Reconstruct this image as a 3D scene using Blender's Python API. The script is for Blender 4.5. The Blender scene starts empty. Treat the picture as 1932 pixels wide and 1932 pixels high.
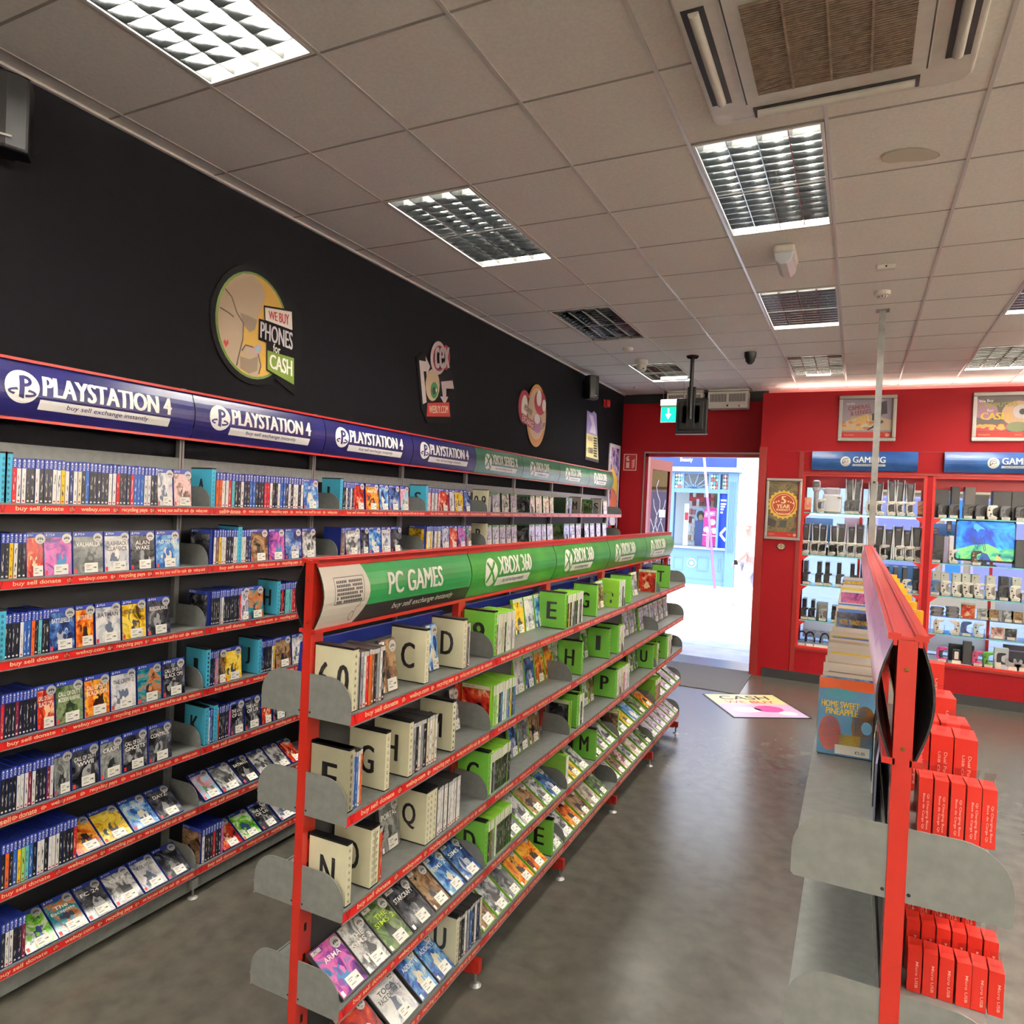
import bpy, bmesh, math, random
from mathutils import Vector, Matrix
random.seed(7)
SC = bpy.context.scene
COL = SC.collection
PI = math.pi
H = 3.837                      # ceiling height
# ------------------------------------------------------------------ camera
CP = Vector((3.1452, -2.1041, H - 1.7229)); YAW, PITCH, ROLL = -0.4572, -0.0122, 0.0445; FPX = 1320.86; IMG = 1932.0
def cam_axes():
    cy, sy, cp, sp = math.cos(YAW), math.sin(YAW), math.cos(PITCH), math.sin(PITCH)
    fw = Vector((sy*cp, cy*cp, sp)); r = Vector((cy, -sy, 0)); u = r.cross(fw)
    cr, sr = math.cos(ROLL), math.sin(ROLL)
    return cr*r + sr*u, -sr*r + cr*u, fw
RA, UA, FA = cam_axes()
cd = bpy.data.cameras.new('camera'); cam = bpy.data.objects.new('camera', cd); COL.objects.link(cam)
cam.matrix_world = Matrix.Translation(CP) @ Matrix((RA, UA, -FA)).transposed().to_4x4()
cd.sensor_width = 36; cd.lens = FPX/IMG*36; cd.clip_start = 0.02; cd.clip_end = 200
SC.camera = cam
def col(px, P0, D):
    """distance along the line P0 + s*D at which it is seen in picture column px (measured on the photograph)"""
    P0 = Vector(P0); D = Vector(D); k = FPX*RA - (px - IMG/2)*FA
    return -((P0 - CP).dot(k))/D.dot(k)
def hit(px, py, ax, val):
    d = FA + (px - IMG/2)/FPX*RA - (py - IMG/2)/FPX*UA
    return CP + d*((val - CP[ax])/d[ax])
# ------------------------------------------------------------------ materials
def lin(c):
    return tuple(((x/255)/12.92 if x/255 <= .04045 else ((x/255+.055)/1.055)**2.4) for x in c)
MATS = {}
def mat(name, c=(200,200,200), rough=.5, metal=0., spec=.5, emit=0., ecol=None, alpha=None, coat=0.):
    if name in MATS: return MATS[name]
    m = bpy.data.materials.new(name); m.use_nodes = True; MATS[name] = m
    b = m.node_tree.nodes['Principled BSDF']
    b.inputs['Base Color'].default_value = (*lin(c), 1); b.inputs['Roughness'].default_value = rough
    b.inputs['Metallic'].default_value = metal; b.inputs['Specular IOR Level'].default_value = spec
    if coat: b.inputs['Coat Weight'].default_value = coat; b.inputs['Coat Roughness'].default_value = .08
    if emit:
        b.inputs['Emission Color'].default_value = (*lin(ecol or c), 1); b.inputs['Emission Strength'].default_value = emit
    return m
def nodes(m): return m.node_tree.nodes, m.node_tree.links, m.node_tree.nodes['Principled BSDF']
def noisy(name, c1, c2, scale=8, rough=.5, detail=4, metal=0., bump=0., lo=.35, hi=.65, rough2=None, stretch=None, spec=.5):
    if name in MATS: return MATS[name]
    m = mat(name, c1, rough, metal, spec); n, l, b = nodes(m)
    tc = n.new('ShaderNodeTexCoord'); nz = n.new('ShaderNodeTexNoise'); cr = n.new('ShaderNodeValToRGB')
    nz.inputs['Scale'].default_value = scale; nz.inputs['Detail'].default_value = detail
    if stretch:
        mp = n.new('ShaderNodeMapping'); mp.inputs['Scale'].default_value = stretch
        l.new(tc.outputs['Object'], mp.inputs['Vector']); l.new(mp.outputs['Vector'], nz.inputs['Vector'])
    else: l.new(tc.outputs['Object'], nz.inputs['Vector'])
    cr.color_ramp.elements[0].position = lo; cr.color_ramp.elements[1].position = hi
    cr.color_ramp.elements[0].color = (*lin(c1), 1); cr.color_ramp.elements[1].color = (*lin(c2), 1)
    l.new(nz.outputs['Fac'], cr.inputs['Fac']); l.new(cr.outputs['Color'], b.inputs['Base Color'])
    if rough2 is not None:
        mr = n.new('ShaderNodeMapRange'); mr.inputs['To Min'].default_value = rough; mr.inputs['To Max'].default_value = rough2
        l.new(nz.outputs['Fac'], mr.inputs['Value']); l.new(mr.outputs['Result'], b.inputs['Roughness'])
    if bump:
        n2 = n.new('ShaderNodeTexNoise'); n2.inputs['Scale'].default_value = scale*12; n2.inputs['Detail'].default_value = 3
        l.new(tc.outputs['Object'], n2.inputs['Vector'])
        bp = n.new('ShaderNodeBump'); bp.inputs['Strength'].default_value = bump; bp.inputs['Distance'].default_value = .002
        l.new(n2.outputs['Fac'], bp.inputs['Height']); l.new(bp.outputs['Normal'], b.inputs['Normal'])
    return m
def art(name, cols, scale=11, rough=.22):
    """printed cover picture: abstract patches of the cover's own colours, different on every case"""
    if name in MATS: return MATS[name]
    m = mat(name, cols[0], rough); n, l, b = nodes(m)
    tc = n.new('ShaderNodeTexCoord'); oi = n.new('ShaderNodeObjectInfo'); ml = n.new('ShaderNodeVectorMath'); ml.operation = 'SCALE'
    ml.inputs[0].default_value = (17.3, 9.1, 23.7); l.new(oi.outputs['Random'], ml.inputs['Scale'])
    ad = n.new('ShaderNodeVectorMath'); l.new(tc.outputs['Object'], ad.inputs[0]); l.new(ml.outputs['Vector'], ad.inputs[1])
    nz = n.new('ShaderNodeTexNoise'); nz.inputs['Scale'].default_value = scale; nz.inputs['Detail'].default_value = 5
    nz.inputs['Roughness'].default_value = .62; nz.inputs['Distortion'].default_value = .9
    l.new(ad.outputs['Vector'], nz.inputs['Vector'])
    cr = n.new('ShaderNodeValToRGB'); e = cr.color_ramp.elements
    k = len(cols); pos = [.33 + .34*i/(k-1) for i in range(k)]
    e[0].position, e[1].position = pos[0], pos[-1]; e[0].color = (*lin(cols[0]), 1); e[1].color = (*lin(cols[-1]), 1)
    for i in range(1, k-1):
        x = e.new(pos[i]); x.color = (*lin(cols[i]), 1)
    l.new(nz.outputs['Fac'], cr.inputs['Fac']); l.new(cr.outputs['Color'], b.inputs['Base Color'])
    return m
def lettering(name, ink, paper, rough=.3):
    """small spine print too fine to read: dashes of ink along the spine"""
    if name in MATS: return MATS[name]
    m = mat(name, paper, rough); n, l, b = nodes(m)
    tc = n.new('ShaderNodeTexCoord'); oi = n.new('ShaderNodeObjectInfo'); ml = n.new('ShaderNodeVectorMath'); ml.operation = 'SCALE'
    ml.inputs[0].default_value = (0, 3.1, 41.7); l.new(oi.outputs['Random'], ml.inputs['Scale'])
    ad = n.new('ShaderNodeVectorMath'); l.new(tc.outputs['Object'], ad.inputs[0]); l.new(ml.outputs['Vector'], ad.inputs[1])
    mp = n.new('ShaderNodeMapping'); mp.inputs['Scale'].default_value = (0, 260, 34); l.new(ad.outputs['Vector'], mp.inputs['Vector'])
    nz = n.new('ShaderNodeTexNoise'); nz.inputs['Scale'].default_value = 1; nz.inputs['Detail'].default_value = 2
    l.new(mp.outputs['Vector'], nz.inputs['Vector'])
    cr = n.new('ShaderNodeValToRGB'); cr.color_ramp.elements[0].position = .54; cr.color_ramp.elements[1].position = .6
    cr.color_ramp.elements[0].color = (*lin(paper), 1); cr.color_ramp.elements[1].color = (*lin(ink), 1)
    l.new(nz.outputs['Fac'], cr.inputs['Fac']); l.new(cr.outputs['Color'], b.inputs['Base Color'])
    return m
def glassy(name, tint=(235,245,245), refl=.12, rough=.03):
    """thin clear sheet: transparent with a fresnel gloss"""
    if name in MATS: return MATS[name]
    m = bpy.data.materials.new(name); m.use_nodes = True; MATS[name] = m; n = m.node_tree.nodes; l = m.node_tree.links; n.clear()
    o = n.new('ShaderNodeOutputMaterial'); t = n.new('ShaderNodeBsdfTransparent'); g = n.new('ShaderNodeBsdfGlossy'); mx = n.new('ShaderNodeMixShader'); lw = n.new('ShaderNodeLayerWeight')
    t.inputs['Color'].default_value = (*lin(tint), 1); g.inputs['Roughness'].default_value = rough; lw.inputs['Blend'].default_value = refl
    l.new(lw.outputs['Fresnel'], mx.inputs['Fac']); l.new(t.outputs[0], mx.inputs[1]); l.new(g.outputs[0], mx.inputs[2]); l.new(mx.outputs[0], o.inputs['Surface'])
    return m
# ------------------------------------------------------------------ mesh builder
TXT = {}
def text_geo(s, bold=0.):
    k = (s, bold)
    if k in TXT: return TXT[k]
    cu = bpy.data.curves.new('t', 'FONT'); cu.body = s; cu.size = 1; cu.resolution_u = 3; cu.offset = bold
    ob = bpy.data.objects.new('t', cu); COL.objects.link(ob)
    me = bpy.data.meshes.new_from_object(ob.evaluated_get(bpy.context.evaluated_depsgraph_get()))
    vs = [(v.co.x, v.co.y) for v in me.vertices]; fs = [tuple(p.vertices) for p in me.polygons]
    bpy.data.objects.remove(ob); bpy.data.curves.remove(cu); bpy.data.meshes.remove(me)
    if vs:
        x0, x1 = min(v[0] for v in vs), max(v[0] for v in vs); y0, y1 = min(v[1] for v in vs), max(v[1] for v in vs)
    else: x0 = x1 = y0 = y1 = 0
    TXT[k] = (vs, fs, x0, x1, y0, y1); return TXT[k]
class MB:
    def __init__(s): s.v = []; s.f = []; s.m = []; s.ml = []
    def mi(s, m):
        if m not in s.ml: s.ml.append(m)
        return s.ml.index(m)
    def poly(s, pts, m):
        i = len(s.v); s.v += [tuple(p) for p in pts]; s.f.append(tuple(range(i, i+len(pts)))); s.m.append(s.mi(m))
    def faces(s, vs, fs, m):
        i = len(s.v); s.v += [tuple(p) for p in vs]; k = s.mi(m)
        for f in fs: s.f.append(tuple(i+a for a in f)); s.m.append(k)
    def box(s, a, b, m):
        x0, y0, z0 = a; x1, y1, z1 = b
        s.faces([(x0,y0,z0),(x1,y0,z0),(x1,y1,z0),(x0,y1,z0),(x0,y0,z1),(x1,y0,z1),(x1,y1,z1),(x0,y1,z1)],
                [(0,3,2,1),(4,5,6,7),(0,1,5,4),(1,2,6,5),(2,3,7,6),(3,0,4,7)], m)
    def prism(s, pts, ax, a, b, m):
        """polygon extruded along axis ax from a to b; pts are the other two coordinates in order"""
        def P(p, t):
            if ax == 0: return (t, p[0], p[1])
            if ax == 1: return (p[0], t, p[1])
            return (p[0], p[1], t)
        n = len(pts); vs = [P(p, a) for p in pts] + [P(p, b) for p in pts]
        ar = sum(pts[i][0]*pts[(i+1) % n][1] - pts[(i+1) % n][0]*pts[i][1] for i in range(n))
        flip = (ar < 0) != (ax == 1)
        fs = [tuple(range(n))[::-1], tuple(range(n, 2*n))] + [(i, (i+1) % n, n+(i+1) % n, n+i) for i in range(n)]
        if flip: fs = [f[::-1] for f in fs]
        if b < a: fs = [f[::-1] for f in fs]
        s.faces(vs, fs, m)
    def cyl(s, p0, p1, r, m, n=12, r2=None, cap=True):
        p0, p1 = Vector(p0), Vector(p1); d = (p1-p0).normalized(); r2 = r if r2 is None else r2
        a = d.orthogonal().normalized(); b = d.cross(a)
        vs = [p0 + r*(math.cos(2*PI*i/n)*a + math.sin(2*PI*i/n)*b) for i in range(n)] + [p1 + r2*(math.cos(2*PI*i/n)*a + math.sin(2*PI*i/n)*b) for i in range(n)]
        fs = [(i, (i+1) % n, n+(i+1) % n, n+i) for i in range(n)]
        if cap: fs += [tuple(range(n))[::-1], tuple(range(n, 2*n))]
        s.faces(vs, fs, m)
    def lathe(s, prof, m, o=(0,0,0), n=20):
        """profile of (r, z) turned about the vertical axis"""
        vs = []; fs = []; k = len(prof)
        for i in range(n):
            c, q = math.cos(2*PI*i/n), math.sin(2*PI*i/n)
            vs += [(o[0]+r*c, o[1]+r*q, o[2]+z) for r, z in prof]
        for i in range(n):
            j = (i+1) % n
            for t in range(k-1): fs.append((i*k+t, j*k+t, j*k+t+1, i*k+t+1))
        s.faces(vs, fs, m)
    def flat(s, pts, fn, m): s.poly([fn(*p) for p in pts], m)
    def disc(s, cu, cv, ru, rv, fn, m, n=28, a0=0, a1=2*PI):
        s.poly([fn(cu + ru*math.cos(a0+(a1-a0)*i/n), cv + rv*math.sin(a0+(a1-a0)*i/n)) for i in range(n)], m)
    def ring(s, cu, cv, ru, rv, t, fn, m, n=28, a0=0, a1=2*PI):
        for i in range(n):
            p = a0+(a1-a0)*i/n; q = a0+(a1-a0)*(i+1)/n
            s.poly([fn(cu+ru*math.cos(p), cv+rv*math.sin(p)), fn(cu+ru*math.cos(q), cv+rv*math.sin(q)),
                    fn(cu+(ru-t)*math.cos(q), cv+(rv-t)*math.sin(q)), fn(cu+(ru-t)*math.cos(p), cv+(rv-t)*math.sin(p))], m)
    def stroke(s, pts, t, fn, m):
        for (a, b), (c, d) in zip(pts, pts[1:]):
            L = math.hypot(c-a, d-b) or 1e-6; nx, ny = -(d-b)/L*t/2, (c-a)/L*t/2
            s.poly([fn(a+nx, b+ny), fn(a-nx, b-ny), fn(c-nx, d-ny), fn(c+nx, d+ny)], m)
    def text(s, t, u, v, w, h, fn, m, bold=0., shear=0., rot=0., anchor='c'):
        """lettering fitted into the box of width w and height h centred on (u, v) of the surface fn"""
        heavy = bold*1.1 if bold >= .03 else 0.      # heavy type: the same letters laid side by side a hair apart
        vs, fs, x0, x1, y0, y1 = text_geo(t, 0. if heavy else bold*.45)
        if not vs: return
        if heavy:
            n0 = len(vs); vs = [(x+heavy*d/3.5, y) for d in range(-3, 4) for x, y in vs]; fs = [tuple(i+k*n0 for i in f) for k in range(7) for f in fs]; x0 -= heavy; x1 += heavy
        sx = w/(x1-x0) if w else h/(y1-y0)*.9; sy = h/(y1-y0); c, q = math.cos(rot), math.sin(rot)
        def P(x, y):
            a = (x-(x0+x1)/2)*sx; b = (y-(y0+y1)/2)*sy; a += shear*b
            return fn(u + a*c - b*q, v + a*q + b*c)
        out = [Vector(P(*p)) for p in vs]
        if heavy:                                   # the copies must not lie in one plane
            p0, pu, pv = Vector(fn(u, v)), Vector(fn(u+.01, v)), Vector(fn(u, v+.01)); nn = (pu-p0).cross(pv-p0).normalized()*.0001
            n0 = len(out)//7
            for k in range(1, 7):
                for i in range(k*n0, (k+1)*n0): out[i] += nn*k
        s.faces(out, fs, m)
    def mesh(s, name):
        me = bpy.data.meshes.new(name); me.from_pydata(s.v, [], s.f)
        for m in s.ml: me.materials.append(m)
        me.polygons.foreach_set('material_index', s.m); me.update(); return me
    def build(s, name, parent=None, loc=None, rot=None, bevel=0., smooth=False, seg=2):
        o = bpy.data.objects.new(name, s.mesh(name)); COL.objects.link(o)
        if parent: o.parent = parent
        if loc is not None: o.location = loc
        if rot is not None: o.rotation_euler = rot
        if bevel: add_bevel(o, bevel, seg)
        if smooth: shade(o)
        return o
def add_bevel(o, w, seg=2):
    b = o.modifiers.new('bevel', 'BEVEL'); b.width = w; b.segments = seg; b.limit_method = 'ANGLE'; b.angle_limit = .7
def shade(o):
    o.data.polygons.foreach_set('use_smooth', [True]*len(o.data.polygons))
    if hasattr(o.data, 'set_sharp_from_angle'): o.data.set_sharp_from_angle(angle=.7)
LABELS = {}
def tag(o, label, cat, group=None, kind=None):
    o['label'] = label; o['category'] = cat
    if group: o['group'] = group
    if kind: o['kind'] = kind
    k = label.lower()
    if k in LABELS: print('DUPLICATE LABEL', label)
    if len(label.split()) > 16 or len(label.split()) < 4: print('LABEL LENGTH', len(label.split()), label)
    LABELS[k] = o; return o
def struct(o): o['kind'] = 'structure'; return o
def empty(name, loc=(0,0,0), rotz=0.):
    o = bpy.data.objects.new(name, None); COL.objects.link(o); o.location = loc; o.rotation_euler = (0,0,rotz); o.empty_display_size = .05; return o
def inst(name, me, parent=None, loc=(0,0,0), rot=(0,0,0), scale=None):
    o = bpy.data.objects.new(name, me); COL.objects.link(o); o.location = loc; o.rotation_euler = rot
    if parent: o.parent = parent
    if scale: o.scale = scale
    return o
def clone(o, parent=None, name=None):
    c = o.copy(); COL.objects.link(c)
    if parent: c.parent = parent
    for ch in o.children: clone(ch, c)
    return c
ORD = 'zeroth first second third fourth fifth sixth seventh eighth ninth tenth eleventh twelfth thirteenth fourteenth fifteenth sixteenth seventeenth eighteenth nineteenth twentieth'.split()
TENS = {20:'twenty', 30:'thirty', 40:'forty', 50:'fifty', 60:'sixty', 70:'seventy'}
def ordn(n):
    if n <= 20: return ORD[n]
    t = n//10*10
    if n >= 80: return ordn(n-60)+'-plus-sixty'
    return {30:'thirtieth', 40:'fortieth', 50:'fiftieth', 60:'sixtieth', 70:'seventieth'}[t] if n == t else TENS[t] + '-' + ORD[n-t]
# common materials
RED = mat('red_paint', (164,34,24), .36, coat=.2)
WALLRED = mat('wall_red', (138,8,18), .6, spec=.2)
GREY = noisy('grey_shelf_metal', (108,111,109), (118,121,119), 30, .4, metal=.1)
STEEL = noisy('grey_steel', (140,140,138), (158,158,156), 14, .4, metal=.5)
WHITE = mat('white_print', (236,234,226), .4)
CREAM = mat('cream_print', (246,224,176), .4)
BLACK = mat('black_plastic', (15,14,16), .4, spec=.35)
INK = mat('black_ink', (24,20,22), .5)
DARK = mat('dark_panel', (14,13,16), .6, spec=.25)
CHROME = mat('chrome', (200,200,200), .15, 1.)
BRASS = mat('old_brass', (120,90,50), .35, 1.)
def xmark(b, u, v, r, fn, ring_m, x_m):
    """the ring-with-x badge used on the edge strips and posters"""
    b.ring(u, v, r, r, r*.3, fn, ring_m, 14)
    b.stroke([(u-r*.35, v-r*.35), (u+r*.35, v+r*.35)], r*.25, fn, x_m); b.stroke([(u-r*.35, v+r*.35), (u+r*.35, v-r*.35)], r*.25, fn, x_m)
    b.stroke([(u+r*.75, v-r*.45), (u+r*1.45, v+r*.45)], r*.28, fn, ring_m); b.stroke([(u+r*.75, v+r*.45), (u+r*1.45, v-r*.45)], r*.28, fn, ring_m)
SKY_S, SUN_E, EXPO, TUBE_E, UP_E = .7, 3.6, .75, 130., 1900.  # the last is the strength of the added uplights
# ================================================================== ROOM SHELL
GX, GY = .5901, .6
XW = -.11; YB = 8.2; YR = 7.6; XC = 1.975; XE = 7.6; Y0 = -6.0
tile = noisy('ceiling_tile', (228,225,219), (236,233,227), 60, .9, 5, bump=.25, spec=.1)
tbar = mat('ceiling_grid_bar', (206,202,198), .35, .2)
LUM = [(1,-2),(1,2),(1,6),(1,10),(4,2),(4,6),(4,10),(7,6),(7,10),(7,2),(7,-2),(10,6),(10,2),(10,-2),(4,-6),(1,-6),(7,-6),(10,-6)]
skip = set((i, j+k) for i, j in LUM for k in (0, 1))
b = MB()
imax = int(XE/GX)+1; jmin = int(Y0/GY); jmax = int(math.ceil(YB/GY))
for i in range(-1, imax):
    xa = XW if i < 0 else i*GX; xb = min((i+1)*GX, XE)
    for j in range(jmin, jmax):
        if (i, j) in skip: continue
        ya, yb = j*GY, min((j+1)*GY, YB)
        b.faces([(xa,ya,H),(xb,ya,H),(xb,yb,H),(xa,yb,H)], [(0,3,2,1)], tile)
struct(b.build('ceiling'))
b = MB()
for i in range(0, imax): b.box((i*GX-.008, Y0, H-.004), (i*GX+.008, YB, H+.0005), tbar)
for j in range(jmin, jmax): b.box((XW, j*GY-.006, H-.0015), (XE, j*GY+.006, H+.0005), mat('ceiling_joint', (150,145,138), .6))
b.box((XW, Y0, H-.012), (XW+.02, YB, H), tile)
struct(b.build('trim_1'))
b = MB(); st = mat('water_stain', (172,158,134), .9)
sp = [hit(x, y, 2, H-.0025) for x, y in ((1662,298),(1668,290),(1690,284),(1715,279),(1737,279),(1757,284),(1772,289),(1774,294),(1763,300),(1740,304),(1708,305),(1678,308),(1664,305))]
ctr = sum((Vector(p) for p in sp), Vector())/len(sp)
for i in range(len(sp)):
    p, q = Vector(sp[i]), Vector(sp[(i+1) % len(sp)]); p2, q2 = p+(ctr-p)*.04, q+(ctr-q)*.04
    b.poly([p, p2, q2, q], st)
b.poly([Vector(p)+(ctr-Vector(p))*.04 for p in sp], mat('faint_stain', (196,189,174), .9))
struct(b.build('ceiling_stain'))
# floor
fl = noisy('vinyl_floor', (74,72,65), (90,88,80), 9, .26, 12, lo=.3, hi=.7, bump=.05, spec=.6)
n, l, bs = nodes(fl)
b = MB(); b.faces([(XW,Y0,0),(XE,Y0,0),(XE,YB+.1,0),(XW,YB+.1,0)], [(0,1,2,3)], fl)
struct(b.build('floor'))
b = MB(); b.box((XW-.2, Y0, -.3), (XE+.2, YB+.1, -.02), DARK); struct(b.build('floor_slab'))
blackwall = noisy('wall_black', (9,8,11), (12,11,14), 25, .8, 3, spec=.04)
b = MB(); b.box((XW-.12, Y0, 0), (XW, YB+.1, H+.4), blackwall); struct(b.build('wall_left'))
b = MB(); b.box((XW-.12, Y0-.1, 0), (XE+.1, Y0, H+.4), mat('wall_back_paint', (206,202,196), .6)); struct(b.build('wall_back'))
b = MB(); b.box((XE, Y0, 0), (XE+.1, YB+.1, H+.4), mat('wall_back_paint', (206,202,196), .6)); struct(b.build('wall_right'))
DX0, DX1, DZ = .27, 1.975, 2.955
b = MB(); rw = WALLRED
b.box((XW, YB, 0), (DX0, YB+.1, 3.70), rw); b.box((DX0, YB, DZ), (XC, YB+.1, 3.70), rw); b.box((XW, YB-.01, 3.70), (XC, YB+.1, H+.4), DARK)
struct(b.build('wall_front'))
# wall with the display windows
CX = [(2.51, 3.885), (3.945, 5.32)]; CZ0, CZ1 = .435, 2.665; CYB = 8.12
b = MB(); zt = 3.71
def seg(x0, x1, z0, z1, y0=YR, y1=YR+.06): b.box((x0, y0, z0), (x1, y1, z1), rw)
seg(XC, 2.51, 0, zt); seg(2.51, 5.32, 0, CZ0); seg(2.51, 5.32, CZ1, zt); seg(3.885, 3.945, CZ0, CZ1); seg(5.32, XE, 0, zt)
b.box((XC, YR+.06, 0), (XC+.05, YB+.1, zt), rw)
struct(b.build('wall_display'))
b = MB(); fr = mat('red_trim', (134,24,20), .4)
b.box((XC-.012, YR-.03, 0), (XC+.085, YR, 3.0), fr); b.box((2.455, YR-.014, .116), (2.51, YR, 2.9449), fr); b.box((2.455, YR-.018, .405), (5.36, YR, .435), fr)
b.box((2.456, YR-.016, 2.665), (5.36, YR, 2.69), fr); b.box((2.30, YR-.006, 2.945), (5.6, YR, 2.952), fr)
struct(b.build('trim_2'))
b = MB(); b.box((2.12, YR-.012, 0), (XE, YR, .115), mat('skirting_black', (26,25,27), .5)); struct(b.build('baseboard_display'))
# outer facade behind the display windows, with glass
b = MB(); fo = mat('outer_facade', (150,40,40), .6)
b.box((XC+.05, YB, 0), (XE, YB+.1, CZ0), fo); b.box((XC+.05, YB, CZ1+.06), (XE, YB+.1, zt), fo); b.box((XC+.05, YB, CZ0), (2.5, YB+.1, CZ1+.06), fo); b.box((5.33, YB, CZ0), (XE, YB+.1, CZ1+.06), fo)
b.box((XW-.1, YB+.1, H+.38), (XE+.1, YB+.3, H+.9), fo)
b.box((XC, YB, zt), (XE, YB+.1, H+.4), mat('cove_back', (206,120,118), .7))
struct(b.build('wall_facade'))
b = MB(); b.box((XW-.3, Y0-.2, H+.4), (XE+.2, YB+.3, H+.5), DARK); struct(b.build('sun_block_roof'))  # unseen slab added over the ceiling to keep the sun out of the room
# door frame + open leaf
b = MB(); fm = mat('door_frame_red', (140,22,34), .35); al = mat('aluminium', (190,186,182), .3, .8)
b.box((DX0, YB-.02, 0), (DX0+.05, YB+.1, DZ), fm); b.box((DX0, YB-.02, DZ-.05), (DX1, YB+.1, DZ), fm); b.box((DX1-.05, YB, 0), (DX1, YB+.1, DZ), fm)
b.box((DX0-.02, YB-.025, 0), (DX0, YB, DZ+.02), al); b.box((DX0-.02, YB-.025, DZ), (DX1, YB, DZ+.02), al)
struct(b.build('door_frame'))
lf = empty('door_1', (DX0+.05, YB+.1, 0), 0); struct(lf)
dv = Vector((.13, .86, 0)); ang = math.atan2(dv.y, dv.x); lf.rotation_euler = (0, 0, ang); L = dv.length
b = MB(); lt = DZ-.06
for q in ((0,0,.02,.09,.05,lt), (L-.09,0,.02,L,.05,lt), (.09,0,.02,L-.09,.05,.3), (.09,0,lt-.16,L-.09,.05,lt)): b.box(q[:3], q[3:], fm)
b.build('leaf_frame', lf)
b = MB(); b.box((.09,.02,.3), (L-.09,.028,lt-.16), glassy('door_glass', (150,160,170), .25)); b.build('leaf_glass', lf)
b = MB(); fnl = lambda u, v: (u, .018, v)
wl = mat('window_vinyl', (196,192,196), .5)
random.seed(3)
for k in range(5):
    u0, v0 = .2+.1*k, 1.1+.3*(k % 3); pts = [(u0 + .09*math.sin(t*1.3+k), v0 + .11*t) for t in range(9)]
    b.stroke(pts, .022, fnl, wl)
b.poly([fnl(.12,.9), fnl(.5,.95), fnl(.5,1.2), fnl(.12,1.15)], mat('window_vinyl_yellow', (214,196,110), .5)); b.poly([fnl(.45,2.0), fnl(.7,2.0), fnl(.7,2.12), fnl(.45,2.12)], WHITE)
b.build('window_lettering', lf)
b = MB(); b.cyl((L-.045,-.05,.95), (L-.045,-.05,1.35), .012, CHROME); b.cyl((L-.045,0,.98), (L-.045,-.05,.98), .009, CHROME); b.cyl((L-.045,0,1.32), (L-.045,-.05,1.32), .009, CHROME); b.build('door_handle', lf)
# entrance mat and floor sticker
b = MB(); b.box((.32, 6.42, .0), (2.0, 7.72, .008), noisy('entrance_mat', (84,84,88), (112,112,116), 120, .9, 3, spec=.1)); o = b.build('entrance_mat')
tag(o, 'dark grey ribbed entrance mat lying inside the open shop door', 'mat')
b = MB(); A, B_, C_ = Vector((1.655,6.192,.003)), Vector((2.353,6.634,.003)), Vector((2.801,5.895,.003))
U = (B_-A); V = (C_-B_); Lu, Lv = U.length, V.length; U.normalize(); V.normalize(); D0 = A + V*Lv
fs = lambda u, v: tuple(D0 + U*u - V*v)
b.poly([fs(-.02,-.02), fs(Lu+.02,-.02), fs(Lu+.02,Lv+.02), fs(-.02,Lv+.02)], INK)
f2 = lambda u, v: tuple(Vector(fs(u, v)) + Vector((0,0,.0012))); f3 = lambda u, v: tuple(Vector(fs(u, v)) + Vector((0,0,.0024)))
b.poly([f2(0,0), f2(Lu,0), f2(Lu,Lv*.55), f2(0,Lv*.55)], mat('sticker_lilac', (206,176,210), .35)); b.poly([f2(0,Lv*.55), f2(Lu,Lv*.55), f2(Lu,Lv), f2(0,Lv)], mat('sticker_cream', (226,214,150), .35))
b.disc(Lu*.3, Lv*.3, .16, .1, f3, WHITE, 16); b.disc(Lu*.62, Lv*.34, .16, .12, f3, mat('sticker_pink', (214,90,160), .35), 16); b.disc(Lu*.8, Lv*.16, .1, .07, f3, WHITE, 16)
b.text('WE BUY', Lu*.5, Lv*.64, Lu*.7, .1, f3, mat('sticker_red', (206,40,90), .35), .02); b.text('CASH', Lu*.5, Lv*.84, Lu*.7, .15, f3, INK, .02)
tag(b.build('floor_sticker'), 'rectangular lilac and cream advert sticker stuck on the floor by the entrance', 'sticker')
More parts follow.
